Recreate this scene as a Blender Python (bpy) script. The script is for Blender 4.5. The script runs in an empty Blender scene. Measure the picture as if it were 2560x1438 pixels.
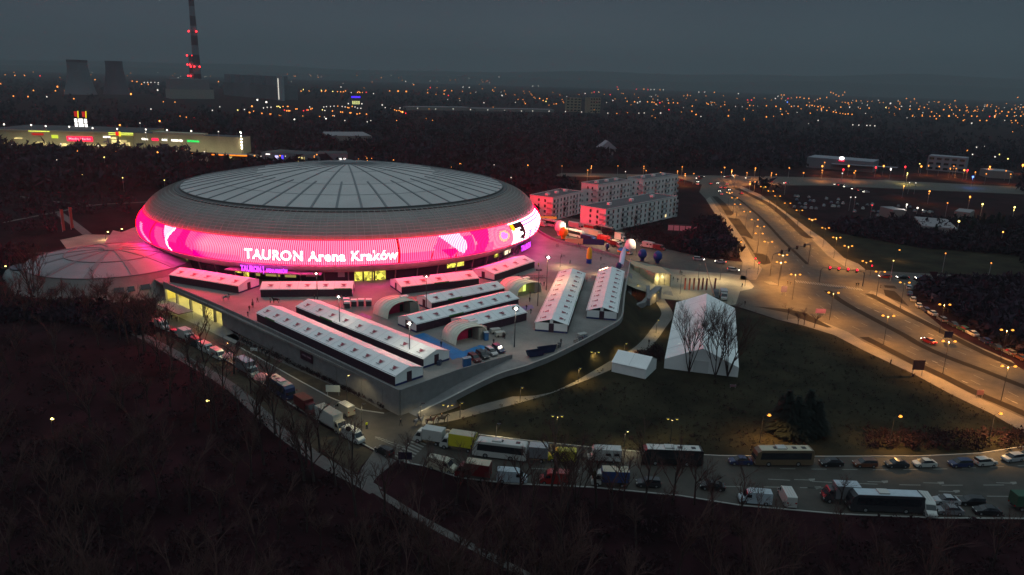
import bpy, math, random, hashlib
import numpy as np
from mathutils import Matrix, Vector

# ------------------------------------------------------------------ camera, world, exposure
S = bpy.context.scene
COL = S.collection
PI = math.pi
CAM_H = 70.0
FPX, PITCH, ROLL = 1860.0, math.atan((719 - 196) / 1860.0), 0.030
_F = Vector((0, math.cos(PITCH), -math.sin(PITCH)))
_D0 = Vector((0, -math.sin(PITCH), -math.cos(PITCH)))
_R0 = Vector((1, 0, 0))
_R = _R0 * math.cos(ROLL) - _D0 * math.sin(ROLL)
_D = _D0 * math.cos(ROLL) + _R0 * math.sin(ROLL)
cam = bpy.data.cameras.new('camera')
camo = bpy.data.objects.new('camera', cam)
COL.objects.link(camo)
m3 = Matrix((_R, -_D, -_F)).transposed()
camo.matrix_world = Matrix.Translation((0, 0, CAM_H)) @ m3.to_4x4()
cam.sensor_width = 36.0
cam.lens = 36.0 * FPX / 2560.0
cam.clip_start = 0.5
cam.clip_end = 60000
S.camera = camo

world = bpy.data.worlds.new('World')
S.world = world
world.use_nodes = True
wn, wl = world.node_tree.nodes, world.node_tree.links
wn.clear()
w_out = wn.new('ShaderNodeOutputWorld')
w_bg = wn.new('ShaderNodeBackground')
w_tc = wn.new('ShaderNodeTexCoord')
w_sep = wn.new('ShaderNodeSeparateXYZ')
w_rmp = wn.new('ShaderNodeValToRGB')
w_noi = wn.new('ShaderNodeTexNoise')
w_mix = wn.new('ShaderNodeMixRGB')
wl.new(w_tc.outputs['Generated'], w_sep.inputs[0])
wl.new(w_sep.outputs['Z'], w_rmp.inputs[0])
cr = w_rmp.color_ramp
cr.elements[0].position = 0.0
cr.elements[0].color = (.072, .106, .130, 1)
cr.elements[1].position = 1.0
cr.elements[1].color = (.46, .60, .66, 1)
for p_, c_ in ((.06, (.070, .097, .120)), (.13, (.052, .067, .092)), (.30, (.16, .19, .23)), (.6, (.40, .52, .58))):
    e_ = cr.elements.new(p_)
    e_.color = (*c_, 1)
w_noi.inputs['Scale'].default_value = 3.0
w_noi.inputs['Detail'].default_value = 3.0
w_mix.blend_type = 'OVERLAY'
w_mix.inputs[0].default_value = .18
wl.new(w_tc.outputs['Generated'], w_noi.inputs['Vector'])
wl.new(w_rmp.outputs[0], w_mix.inputs[1])
wl.new(w_noi.outputs['Fac'], w_mix.inputs[2])
w_rx = wn.new('ShaderNodeValToRGB'); w_mx = wn.new('ShaderNodeMixRGB'); w_mx.blend_type = 'MULTIPLY'; w_mx.inputs[0].default_value = 1
w_map = wn.new('ShaderNodeMapRange'); w_map.inputs[1].default_value = -1; w_map.inputs[2].default_value = 1
wl.new(w_sep.outputs['X'], w_map.inputs[0]); wl.new(w_map.outputs[0], w_rx.inputs[0])
cx_ = w_rx.color_ramp; cx_.elements[0].position = .1; cx_.elements[0].color = (.74, .66, .70, 1); cx_.elements[1].position = .9; cx_.elements[1].color = (.70, .84, .84, 1)
e_ = cx_.elements.new(.52); e_.color = (1, .98, .965, 1)
wl.new(w_mix.outputs[0], w_mx.inputs[1]); wl.new(w_rx.outputs[0], w_mx.inputs[2]); wl.new(w_mx.outputs[0], w_bg.inputs[0])
w_bg.inputs[1].default_value = 1.0
wl.new(w_bg.outputs[0], w_out.inputs[0])

S.view_settings.view_transform = 'Standard'
S.view_settings.look = 'None'
S.view_settings.exposure = 0.0
S.view_settings.gamma = 1.0
S.render.engine = 'CYCLES'
cy = S.cycles
cy.max_bounces = 4
cy.diffuse_bounces = 2
cy.glossy_bounces = 2
cy.transmission_bounces = 2
cy.volume_bounces = 0
cy.transparent_max_bounces = 6
cy.sample_clamp_indirect = 2.0
cy.sample_clamp_direct = 0.0
cy.use_denoising = True
cy.caustics_reflective = False
cy.caustics_refractive = False

# ------------------------------------------------------------------ helpers
def ray(px, py):
    return _F + _R * ((px - 1280) / FPX) + _D * ((py - 719) / FPX)
def G(px, py, z=0.0):
    d = ray(px, py)
    t = (z - CAM_H) / d.z
    return Vector((d.x * t, d.y * t, z))
def px_of(P):
    v = Vector(P) - Vector((0, 0, CAM_H))
    z = v.dot(_F)
    return (1280 + FPX * v.dot(_R) / z, 719 + FPX * v.dot(_D) / z)
def top_z(P, py):
    """height above P at which the picture row py is reached"""
    lo, hi = 0.0, 400.0
    for _ in range(40):
        mid = (lo + hi) / 2
        if px_of((P.x, P.y, P.z + mid))[1] > py: lo = mid
        else: hi = mid
    return lo
def lerp(a, b, t): return a + (b - a) * t
def in_poly(x, y, poly):
    c = False
    n = len(poly)
    for i in range(n):
        x1, y1 = poly[i]; x2, y2 = poly[i - 1]
        if (y1 > y) != (y2 > y) and x < (x2 - x1) * (y - y1) / (y2 - y1) + x1: c = not c
    return c

class MB:
    def __init__(s): s.v = []; s.f = []; s.m = []; s.cur = 0
    def add(s, vs, fs):
        o = len(s.v)
        s.v += [tuple(v) for v in vs]
        s.f += [tuple(i + o for i in f) for f in fs]
        s.m += [s.cur] * len(fs)
        return s
    def mat(s, i): s.cur = i; return s
    def box(s, c, d, rz=0.0, M=None):
        hx, hy, hz = d[0] / 2, d[1] / 2, d[2] / 2
        co, si = math.cos(rz), math.sin(rz)
        vs = []
        for z in (-hz, hz):
            for x, y in ((-hx, -hy), (hx, -hy), (hx, hy), (-hx, hy)):
                p = Vector((c[0] + x * co - y * si, c[1] + x * si + y * co, c[2] + z))
                vs.append(M @ p if M else p)
        return s.add(vs, [(3, 2, 1, 0), (4, 5, 6, 7), (0, 1, 5, 4), (1, 2, 6, 5), (2, 3, 7, 6), (3, 0, 4, 7)])
    def prism(s, poly, z0, z1):
        a = sum(poly[i - 1][0] * poly[i][1] - poly[i][0] * poly[i - 1][1] for i in range(len(poly)))
        if a < 0: poly = poly[::-1]
        n = len(poly)
        vs = [(p[0], p[1], z0) for p in poly] + [(p[0], p[1], z1) for p in poly]
        fs = [tuple(range(n - 1, -1, -1)), tuple(range(n, 2 * n))]
        fs += [(i, (i + 1) % n, n + (i + 1) % n, n + i) for i in range(n)]
        return s.add(vs, fs)
    def tube(s, pts, rad, n=6, cap=True):
        pts = [Vector(p) for p in pts]
        if not hasattr(rad, '__len__'): rad = [rad] * len(pts)
        rings = []
        for i, p in enumerate(pts):
            d = (pts[min(i + 1, len(pts) - 1)] - pts[max(i - 1, 0)])
            d = d.normalized() if d.length > 1e-9 else Vector((0, 0, 1))
            a = d.cross(Vector((0, 0, 1)) if abs(d.z) < .9 else Vector((1, 0, 0))).normalized()
            b = d.cross(a)
            rings.append([p + (a * math.cos(2 * PI * k / n) + b * math.sin(2 * PI * k / n)) * rad[i] for k in range(n)])
        vs = [v for r in rings for v in r]
        fs = []
        for i in range(len(pts) - 1):
            for k in range(n):
                k2 = (k + 1) % n
                fs.append((i * n + k, i * n + k2, (i + 1) * n + k2, (i + 1) * n + k))
        if cap:
            fs.append(tuple(range(n)))
            fs.append(tuple(range(len(vs) - 1, len(vs) - 1 - n, -1)))
        return s.add(vs, fs)
    def lathe(s, prof, n=24, c=(0, 0), a0=0.0, a1=2 * PI):
        full = abs(a1 - a0 - 2 * PI) < 1e-6
        m = n if full else n + 1
        vs = []
        for r, z in prof:
            for k in range(m):
                a = a0 + (a1 - a0) * k / n
                vs.append((c[0] + r * math.cos(a), c[1] + r * math.sin(a), z))
        fs = []
        for i in range(len(prof) - 1):
            for k in range(n):
                k2 = (k + 1) % m if full else k + 1
                fs.append((i * m + k, i * m + k2, (i + 1) * m + k2, (i + 1) * m + k))
        return s.add(vs, fs)
    def ball(s, c, r, n=10, sq=(1, 1, 1)):
        prof = [(r * math.sin(PI * i / (n // 2 + 1)) if 0 < i <= n // 2 else 1e-4, -r * math.cos(PI * i / (n // 2 + 1))) for i in range(n // 2 + 2)]
        o = len(s.v)
        s.lathe(prof, n)
        for i in range(o, len(s.v)):
            v = s.v[i]
            s.v[i] = (c[0] + v[0] * sq[0], c[1] + v[1] * sq[1], c[2] + v[2] * sq[2])
        return s
    def mesh(s, name, mats, smooth=False):
        me = bpy.data.meshes.new(name)
        me.from_pydata([tuple(v) for v in s.v], [], s.f)
        if not isinstance(mats, (list, tuple)): mats = [mats]
        for m in mats: me.materials.append(m)
        if len(mats) > 1: me.polygons.foreach_set('material_index', s.m)
        if smooth: me.polygons.foreach_set('use_smooth', [True] * len(me.polygons))
        me.update()
        return me
    def build(s, name, mats, parent=None, smooth=False, loc=None, rz=None):
        o = bpy.data.objects.new(name, s.mesh(name, mats, smooth))
        COL.objects.link(o)
        if parent: o.parent = parent
        if loc is not None: o.location = loc
        if rz is not None: o.rotation_euler[2] = rz
        return o

def tag(o, label, cat, group=None):
    o['label'] = label; o['category'] = cat
    if group: o['group'] = group
    elif 'group' in o: del o['group']
    return o
def thing(name, label, cat, loc=(0, 0, 0), rz=0.0, group=None):
    o = bpy.data.objects.new(name, None)
    o.empty_display_size = .5
    COL.objects.link(o)
    o.location = loc; o.rotation_euler[2] = rz
    return tag(o, label, cat, group)
def struct(name, mb, mats, kind='structure', smooth=False):
    o = mb.build(name, mats, None, smooth)
    o['kind'] = kind
    return o
def copy_tree(o, parent=None):
    c = o.copy(); COL.objects.link(c)
    if parent: c.parent = parent
    for ch in o.children: copy_tree(ch, c)
    return c
PROTO = {}
def inst(key, fn, label, cat, loc, rz=0.0, group=None, sc=None):
    """first use builds the thing, later uses copy it with its parts"""
    if key in PROTO: r = copy_tree(PROTO[key])
    else: r = PROTO[key] = fn()
    r.location = loc; r.rotation_euler = (0, 0, rz)
    r.scale = (sc, sc, sc) if sc else (1, 1, 1)
    return tag(r, label, cat, group)
def empty(name):
    o = bpy.data.objects.new(name, None); COL.objects.link(o); return o

# materials
MC = {}
def mat(name, col, rough=.8, metal=0.0, var=0.0, scale=1.0, bump=0.0, spec=.3, detail=4.0):
    if name in MC: return MC[name]
    m = bpy.data.materials.new(name); m.use_nodes = True
    nt = m.node_tree; b = nt.nodes['Principled BSDF']
    b.inputs['Base Color'].default_value = (*col, 1)
    b.inputs['Roughness'].default_value = rough
    b.inputs['Metallic'].default_value = metal
    b.inputs['Specular IOR Level'].default_value = spec
    if var > 0 or bump > 0:
        tc = nt.nodes.new('ShaderNodeTexCoord')
        no = nt.nodes.new('ShaderNodeTexNoise')
        no.inputs['Scale'].default_value = scale
        no.inputs['Detail'].default_value = detail
        no.inputs['Roughness'].default_value = .65
        nt.links.new(tc.outputs['Object'], no.inputs['Vector'])
        rp = nt.nodes.new('ShaderNodeValToRGB')
        rp.color_ramp.elements[0].position = .3
        rp.color_ramp.elements[1].position = .7
        rp.color_ramp.elements[0].color = (*[max(0, c * (1 - var)) for c in col], 1)
        rp.color_ramp.elements[1].color = (*[min(1, c * (1 + var)) for c in col], 1)
        nt.links.new(no.outputs['Fac'], rp.inputs[0])
        nt.links.new(rp.outputs[0], b.inputs['Base Color'])
        if bump > 0:
            bp = nt.nodes.new('ShaderNodeBump')
            bp.inputs['Strength'].default_value = bump
            nt.links.new(no.outputs['Fac'], bp.inputs['Height'])
            nt.links.new(bp.outputs[0], b.inputs['Normal'])
    MC[name] = m
    return m
def emi(name, col, s, samp='AUTO'):
    if name in MC: return MC[name]
    m = bpy.data.materials.new(name); m.use_nodes = True
    nt = m.node_tree; nt.nodes.clear()
    o = nt.nodes.new('ShaderNodeOutputMaterial'); e = nt.nodes.new('ShaderNodeEmission')
    e.inputs[0].default_value = (*col, 1); e.inputs[1].default_value = s
    nt.links.new(e.outputs[0], o.inputs[0])
    m.cycles.emission_sampling = samp
    MC[name] = m
    return m
def room_glow(name, col, s, scale=1.1):
    """lit room behind glass: brighter and darker bays"""
    m = emi(name, col, s); nt = m.node_tree; e = [n for n in nt.nodes if n.type == 'EMISSION'][0]
    tc = nt.nodes.new('ShaderNodeTexCoord'); vo = nt.nodes.new('ShaderNodeTexVoronoi'); vo.inputs['Scale'].default_value = scale; rp = nt.nodes.new('ShaderNodeValToRGB')
    rp.color_ramp.elements[0].color = (*[c * .18 for c in col], 1); rp.color_ramp.elements[1].color = (*col, 1); rp.color_ramp.elements[0].position = .15; rp.color_ramp.elements[1].position = .75
    nt.links.new(tc.outputs['Object'], vo.inputs['Vector']); nt.links.new(vo.outputs['Color'], rp.inputs[0]); nt.links.new(rp.outputs[0], e.inputs[0])
    return m
def paver(name, c1, c2, size, mortar, rough=.75):
    """paving slabs as a brick pattern, with blotchy wear"""
    m = bpy.data.materials.new(name); m.use_nodes = True
    nt = m.node_tree; b = nt.nodes['Principled BSDF']
    tc = nt.nodes.new('ShaderNodeTexCoord'); br = nt.nodes.new('ShaderNodeTexBrick')
    br.inputs['Scale'].default_value = 1.0 / size
    br.inputs['Mortar Size'].default_value = .03
    br.inputs['Color1'].default_value = (*c1, 1); br.inputs['Color2'].default_value = (*c2, 1); br.inputs['Mortar'].default_value = (*mortar, 1)
    nt.links.new(tc.outputs['Object'], br.inputs['Vector'])
    no = nt.nodes.new('ShaderNodeTexNoise'); no.inputs['Scale'].default_value = .12; no.inputs['Detail'].default_value = 6
    nt.links.new(tc.outputs['Object'], no.inputs['Vector'])
    mx = nt.nodes.new('ShaderNodeMixRGB'); mx.blend_type = 'MULTIPLY'; mx.inputs[0].default_value = .75
    rp = nt.nodes.new('ShaderNodeValToRGB'); rp.color_ramp.elements[0].position = .35; rp.color_ramp.elements[0].color = (.55, .55, .55, 1); rp.color_ramp.elements[1].position = .65
    nt.links.new(no.outputs['Fac'], rp.inputs[0]); nt.links.new(br.outputs['Color'], mx.inputs[1]); nt.links.new(rp.outputs[0], mx.inputs[2])
    nt.links.new(mx.outputs[0], b.inputs['Base Color']); b.inputs['Roughness'].default_value = rough
    MC[name] = m
    return m

M_grass = mat('grass', (.021, .018, .010), .95, var=.75, scale=.09, bump=.3, spec=.1, detail=8)
M_ground = mat('ground_soil', (.017, .0055, .0075), .95, var=.85, scale=.07, bump=.0, spec=.05, detail=10)
M_asph = mat('asphalt', (.048, .041, .034), .7, var=.28, scale=.25, bump=.05, detail=8)
M_asph2 = mat('asphalt_dark', (.064, .056, .047), .75, var=.3, scale=.3, bump=.05, detail=8)
M_foot = paver('footpath_paving', (.21, .185, .155), (.17, .15, .125), .8, (.10, .09, .08))
M_path = mat('path_paving', (.10, .09, .085), .85, var=.2, scale=.8)
M_plaza = paver('plaza_paving', (.27, .25, .235), (.23, .215, .20), 1.2, (.15, .14, .13))
M_conc = mat('concrete', (.185, .18, .18), .85, var=.18, scale=.5, bump=.08, detail=8)
M_concd = mat('concrete_dark', (.15, .15, .145), .85, var=.2, scale=.6, bump=.08)
M_kerb = mat('kerb_stone', (.30, .29, .27), .8)
M_white = mat('white_marking', (.19, .185, .165), .6, var=.15, scale=2)
M_blue_floor = mat('blue_floor_paint', (.015, .14, .36), .6, var=.2, scale=.7)
M_violet_floor = mat('violet_floor_paint', (.20, .09, .30), .6, var=.2, scale=.7)
M_fabric = mat('white_tent_fabric', (.80, .81, .80), .55, var=.05, scale=.35, bump=.06)
M_fabric2 = mat('white_canvas', (.74, .75, .74), .6, var=.06, scale=.5, bump=.05)
M_tentdark = mat('dark_tent_skirt', (.045, .02, .035), .6, var=.3, scale=1.5)
M_tentblue = mat('blue_tent_base', (.015, .025, .11), .6)
M_logo = mat('dark_red_print', (.24, .015, .045), .6)
M_logob = mat('black_print', (.03, .03, .035), .6)
M_green = mat('green_banner', (.05, .20, .06), .6)
M_dk = mat('dark_metal', (.05, .05, .055), .5, .3)
M_steel = mat('galvanised_steel', (.30, .30, .30), .5, .4)
M_glass = mat('dark_glass', (.012, .014, .018), .12, spec=.6)
M_tyre = mat('tyre_rubber', (.015, .015, .015), .8)
M_rim = mat('wheel_rim', (.35, .35, .36), .35, .6)
M_bark = mat('bark', (.035, .022, .020), .95, var=.4, scale=3)
M_twig = mat('twigs', (.070, .034, .030), .95)
M_conif = mat('conifer_needles', (.007, .011, .008), .95)
M_shrub = mat('shrub_leaves', (.040, .030, .022), .95)
E_head = emi('headlight_glow', (1, .93, .75), 14, 'NONE')
E_tail = emi('tail_light_glow', (1, .05, .03), 5, 'NONE')
M_headoff = mat('headlight_lens', (.55, .55, .5), .1, spec=.8)
M_tailoff = mat('tail_light_lens', (.30, .01, .01), .2, spec=.6)
E_sodium = emi('sodium_lamp_glow', (1, .36, .05), 2.3, 'NONE')
E_lampw = emi('white_lamp_glow', (1, .93, .78), 40, 'NONE')
E_yel = emi('yellow_lamp_glow', (1, .80, .22), 8, 'NONE')

def poly_px(pts, z): return [G(x, y, z) for x, y in pts]
def sheet(name, pts, z, m, kind='structure', thick=.0, parent=None):
    P = poly_px(pts, z)
    mb = MB()
    if thick > 0: mb.prism([(p.x, p.y) for p in P], z - thick, z)
    else:
        poly = [(p.x, p.y) for p in P]
        a = sum(poly[i - 1][0] * poly[i][1] - poly[i][0] * poly[i - 1][1] for i in range(len(poly)))
        if a < 0: poly = poly[::-1]
        mb.add([(x, y, z) for x, y in poly], [tuple(range(len(poly)))])
    o = mb.build(name, m, parent)
    if kind: o['kind'] = kind
    return o
def smooth_line(pts, sub=6):
    P = [Vector(p) for p in pts]
    if len(P) < 3: return P
    out = []
    for i in range(len(P) - 1):
        a, b, c, d = P[max(i - 1, 0)], P[i], P[i + 1], P[min(i + 2, len(P) - 1)]
        for k in range(sub):
            t = k / sub
            out.append(.5 * ((2 * b) + (c - a) * t + (2 * a - 5 * b + 4 * c - d) * t * t + (3 * b - a - 3 * c + d) * t ** 3))
    out.append(P[-1])
    return out
def ribbon(mb, line, w, z=None, side=0.0, zoff=0.0):
    """flat strip along a ground line, w wide, shifted sideways"""
    L = [Vector(p) for p in line]
    vs = []
    n = len(L)
    for i, p in enumerate(L):
        d = (L[min(i + 1, n - 1)] - L[max(i - 1, 0)]); d.z = 0
        d = d.normalized()
        q = Vector((-d.y, d.x, 0))
        ww = w[i] if hasattr(w, '__len__') else w
        zz = (p.z if z is None else z) + zoff
        a = p + q * (side + ww / 2); b = p + q * (side - ww / 2)
        vs += [(a.x, a.y, zz), (b.x, b.y, zz)]
    mb.add(vs, [(2 * i + 1, 2 * i + 3, 2 * i + 2, 2 * i) for i in range(n - 1)])
    return mb
def wall_strip(mb, line, th, z0, z1):
    """upright wall along a line; z0 and z1 may be numbers or functions of the vertex number"""
    L = [Vector(p) for p in line]
    n = len(L); vs = []
    for i, p in enumerate(L):
        d = (L[min(i + 1, n - 1)] - L[max(i - 1, 0)]); d.z = 0; d = d.normalized()
        q = Vector((-d.y, d.x, 0)) * th / 2
        a0 = z0(i) if callable(z0) else z0; a1 = z1(i) if callable(z1) else z1
        vs += [(p.x + q.x, p.y + q.y, a0), (p.x - q.x, p.y - q.y, a0), (p.x - q.x, p.y - q.y, a1), (p.x + q.x, p.y + q.y, a1)]
    fs = [(0, 1, 2, 3), (4 * n - 1, 4 * n - 2, 4 * n - 3, 4 * n - 4)]
    for i in range(n - 1):
        for k in range(4):
            k2 = (k + 1) % 4
            fs.append((4 * i + k, 4 * i + 4 + k, 4 * i + 4 + k2, 4 * i + k2))
    mb.add(vs, fs)
    return mb
_txt = {}
def text_geo(s, size, bold=0.0, ext=0.0):
    key = (s, size, bold, ext)
    if key in _txt: return _txt[key]
    cu = bpy.data.curves.new('t', 'FONT'); cu.body = s; cu.size = size; cu.offset = bold; cu.extrude = ext; cu.resolution_u = 3; cu.space_character = 1.06
    ob = bpy.data.objects.new('t', cu); COL.objects.link(ob)
    dg = bpy.context.evaluated_depsgraph_get(); dg.update()
    me = bpy.data.meshes.new_from_object(ob.evaluated_get(dg))
    vs = [v.co.copy() for v in me.vertices]; fs = [tuple(p.vertices) for p in me.polygons]
    bpy.data.objects.remove(ob); bpy.data.curves.remove(cu); bpy.data.meshes.remove(me)
    _txt[key] = (vs, fs)
    return vs, fs
def text_on(name, s, size, origin, xd, yd, m, parent, bold=0.0, width=None, ext=0.0):
    vs, fs = text_geo(s, size, bold, ext)
    w = max(v.x for v in vs)
    k = (width / w) if width else 1.0
    nd = xd.cross(yd)
    mb = MB(); mb.add([origin + xd * v.x * k + yd * v.y + nd * v.z for v in vs], fs)
    return mb.build(name, m, parent)
# ------------------------------------------------------------------ ground, roads, plaza (picture rows and columns are turned into ground points)
PZ = 5.0
g = MB()
xs = [-30000, -8000, -3000, -1200, -500, 0, 500, 1200, 3000, 8000, 30000]
ys = [-3000, -200, 60, 150, 300, 500, 900, 1800, 4000, 9000, 30000]
vs = [(x, y, 0) for y in ys for x in xs]
fs = [(j * 11 + i, j * 11 + i + 1, (j + 1) * 11 + i + 1, (j + 1) * 11 + i) for j in range(10) for i in range(10)]
g.add(vs, fs); struct('ground', g, M_ground)

# distant hills, low ridges behind the town
M_hill = mat('hill_land', (.035, .040, .040), 1.0)
def hills(name, dist, h0, h1, seed, x0=-9000, x1=12000):
    rnd = random.Random(seed); mb = MB(); n = 90
    ph = [rnd.random() * 6 for _ in range(5)]
    vs = []
    for i in range(n + 1):
        t = i / n; x = lerp(x0, x1, t)
        h = lerp(h0, h1, t) * (1 + .16 * math.sin(9 * t + ph[0]) + .09 * math.sin(23 * t + ph[1]) + .05 * math.sin(51 * t + ph[2]))
        vs += [(x, dist, -1), (x, dist + 900, h * .7), (x, dist + 1800, h), (x, dist + 4000, h * .6)]
    mb.add(vs, [(4 * i + k, 4 * i + 4 + k, 4 * i + 5 + k, 4 * i + 1 + k) for i in range(n) for k in range(3)])
    struct(name, mb, M_hill, smooth=True)
hills('hills', 10500, 110, 300, 3)
hills('hills', 7500, 45, 150, 8, -6000, 9000)

# south road and the road left of the arena
road_south = [(372, 803), (487, 862), (579, 908), (640, 945), (720, 1006), (787, 1047), (860, 1085), (945, 1130), (1000, 1152), (1070, 1168), (1150, 1195), (1280, 1210), (1480, 1219),
              (1700, 1240), (1850, 1264), (2100, 1286), (2350, 1296), (3300, 1302), (3300, 1040), (2560, 1117), (2450, 1134), (2300, 1141), (2050, 1142), (1800, 1140), (1600, 1130), (1480, 1119), (1300, 1100),
              (1200, 1088), (1130, 1078), (1062, 1066), (1046, 1048), (1049, 1036), (1000, 1021), (960, 1033), (900, 1024), (827, 994), (755, 955), (600, 868), (516, 823), (440, 788), (395, 770)]
sheet('road', road_south, .004, M_asph)
ent_yard = [(388, 738), (420, 742), (520, 790), (575, 824), (600, 846), (588, 860), (516, 824), (440, 789), (392, 770)]
sheet('forecourt_paving', ent_yard, .008, M_plaza)
# kerbs of that road
kb = MB()
for ln in ([(372, 803), (487, 862), (579, 908), (640, 945), (720, 1006), (787, 1047), (860, 1085), (940, 1128)], [(3300, 1040), (2560, 1117), (2450, 1134), (2300, 1141), (2050, 1142), (1800, 1140), (1600, 1130), (1480, 1119), (1300, 1100), (1130, 1078), (1062, 1066)],
           [(1010, 1156), (1070, 1168), (1150, 1195), (1280, 1210), (1480, 1219), (1700, 1240), (1850, 1264), (2100, 1286), (2350, 1296), (3300, 1302)], [(960, 1034), (900, 1025), (827, 995), (755, 956), (600, 869)]):
    wall_strip(kb, [G(x, y) for x, y in ln], .28, 0, .13)
struct('kerb', kb, M_kerb)
# pavement along the arena wall
pv = MB(); ribbon(pv, smooth_line([G(575, 836), G(640, 866), (G(700, 896)), G(820, 950), G(900, 985), G(965, 1020)]), 2.6, .008)
struct('pavement', pv, M_path)
# winding path through the wood and its spur to the crossing
pp = MB(); ribbon(pp, smooth_line([G(230, 790), G(330, 828), G(430, 880), G(560, 955), G(640, 1022), G(700, 1078), G(760, 1122), G(820, 1163), G(905, 1207), G(940, 1228)]), 2.8, .008); ribbon(pp, smooth_line([G(935, 1225), G(985, 1256), G(1060, 1302), G(1190, 1372), G(1320, 1440)]), 1.5, .007)
sheet('verge', [(395, 830), (487, 868), (579, 914), (640, 951), (720, 1014), (787, 1055), (860, 1092), (935, 1130), (903, 1165), (890, 1192), (820, 1156), (760, 1114), (700, 1070), (640, 1012), (560, 945), (430, 868), (380, 842)], .003, mat('rough_grass', (.042, .030, .018), .95, var=.5, scale=.4, detail=8))
sheet('verge', [(600, 868), (755, 957), (827, 997), (900, 1026), (960, 1034), (985, 1022), (960, 1013), (840, 948), (700, 880), (600, 830)], .0035, MC['rough_grass'])
struct('path', pp, M_path)
sp_ = MB(); sp_.prism([(p.x, p.y) for p in poly_px([(935, 1127), (992, 1152), (945, 1190), (928, 1212), (893, 1197), (905, 1170)], 0)], 0.0, .012)
struct('path', sp_, M_path)
# path up the lawn east of the arena
ep_line = smooth_line([G(1052, 1052), G(1120, 1044), G(1200, 1023), G(1330, 988), G(1420, 957), G(1500, 925), G(1570, 892), G(1615, 860), G(1648, 818), G(1668, 785), G(1652, 755), G(1640, 735)])
ep = MB(); ribbon(ep, ep_line, 3.6, .008); struct('path', ep, M_foot)

# highway with its pavements: one paved sheet, then verges and markings on it
pave = [(1700, 447), (1755, 462), (1748, 480), (1765, 498), (1797, 550), (1835, 620), (1857, 655), (1777, 648), (1710, 632), (1660, 622), (1600, 600), (1560, 570), (1480, 552), (1380, 540), (1330, 560), (1390, 604), (1480, 622), (1560, 643),
        (1590, 700), (1640, 746), (1700, 752), (1832, 764), (1862, 772), (1944, 799), (2010, 815), (2085, 838), (2160, 877), (2285, 936), (2377, 986), (2477, 1034), (2560, 1082), (3250, 1490), (3250, 1300),
        (2560, 925), (2477, 880), (2410, 848), (2360, 822), (2310, 780), (2284, 752), (2275, 728), (2300, 716), (2352, 719), (2485, 719), (2560, 708), (3300, 690), (3300, 662), (2560, 694), (2400, 688), (2260, 681), (2165, 675), (2147, 660),
        (2110, 645), (2062, 600), (2010, 564), (1950, 520), (1902, 487), (1853, 465), (1900, 463), (2060, 464), (2200, 470), (2330, 476), (2560, 486), (2560, 468), (2300, 455), (2060, 444), (1860, 440), (1660, 437), (1500, 434), (1380, 433), (1380, 440), (1500, 443), (1640, 449)]
sheet('road', pave, .004, M_asph2)
# lighter pavements
foot_l = [(1765, 499), (1775, 492), (1800, 530), (1815, 540), (1858, 598), (1880, 640), (1905, 672), (1890, 700), (1850, 700), (1857, 656), (1835, 620), (1797, 550)]
sheet('pavement', foot_l, .010, M_foot)
foot_r = [(1853, 465), (1902, 487), (1950, 520), (2010, 564), (2062, 600), (2110, 645), (2147, 660), (2165, 675), (2120, 672), (2070, 640), (2030, 598), (1985, 555), (1945, 525), (1895, 494), (1850, 473)]
sheet('pavement', foot_r, .010, M_foot)
foot_b = [(1950, 800), (1990, 796), (2060, 806), (2120, 830), (2160, 855), (2285, 915), (2360, 950), (2444, 993), (2560, 1046), (3250, 1440), (3250, 1490), (2560, 1081), (2477, 1033), (2377, 985), (2285, 935), (2160, 876), (2085, 837), (2010, 814)]
sheet('pavement', foot_b, .010, M_foot)
foot_c = [(2178, 727), (2206, 735), (2250, 762), (2310, 797), (2360, 826), (2440, 864), (2530, 902), (2540, 912), (2444, 870), (2355, 825), (2243, 768), (2170, 732)]
sheet('pavement', foot_c, .010, M_foot)
# paved square between the arena and the crossing
sq = [(1673, 672), (1757, 680), (1824, 684), (1862, 690), (1885, 716), (1880, 722), (1850, 728), (1840, 760), (1832, 763), (1700, 751), (1640, 745), (1650, 700)]
M_square = paver('square_paving', (.34, .30, .22), (.30, .26, .19), 1.0, (.2, .18, .13))
sheet('pavement', sq, .010, M_square)
# verges
M_verge = mat('verge_grass', (.010, .006, .003), .95, var=.45, scale=.6, detail=8)
for nm, v in enumerate([
    [(1780, 491), (1793, 491), (1815, 510), (1835, 535), (1827, 539), (1817, 539), (1800, 513)],
    [(1820, 545), (1848, 547), (1882, 594), (1880, 598), (1863, 590), (1852, 589), (1833, 562)],
    [(1853, 592), (1863, 594), (1885, 629), (1882, 630)],
    [(1882, 632), (1907, 635), (1920, 641), (1927, 658), (1910, 662), (1900, 659)],
    [(2210, 713), (2236, 715), (2243, 722), (2212, 719)],
    [(2209, 724), (2236, 728), (2247, 738), (2273, 767), (2260, 760), (2235, 750), (2213, 739)],
    [(1885, 766), (1960, 772), (2010, 781), (2080, 819), (2068, 819), (2010, 800), (1968, 782)],
    ]):
    sheet('verge', v, .016, M_verge)
mv = MB()
for ln, w in (([(1817, 485), (1845, 497), (1905, 547), (1960, 605), (1990, 633), (2019, 661)], 1.6),
              ([(2068, 727), (2110, 757), (2177, 794), (2260, 838), (2300, 862), (2368, 893), (2494, 941), (2700, 1030), (3200, 1310)], 2.6),
              ([(1835, 468), (1880, 489), (1920, 510), (1955, 536), (1985, 563), (2012, 588), (2026, 596)], 4.0),
              ([(2172, 735), (2243, 772), (2355, 829), (2444, 874), (2536, 915)], 3.0),
              ([(2160, 843), (2285, 907), (2360, 942), (2444, 984), (2560, 1034), (2700, 1104), (3200, 1405)], 3.0)):
    ribbon(mv, smooth_line([G(x, y) for x, y in ln]), w, .020)
struct('verge', mv, M_verge)
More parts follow.
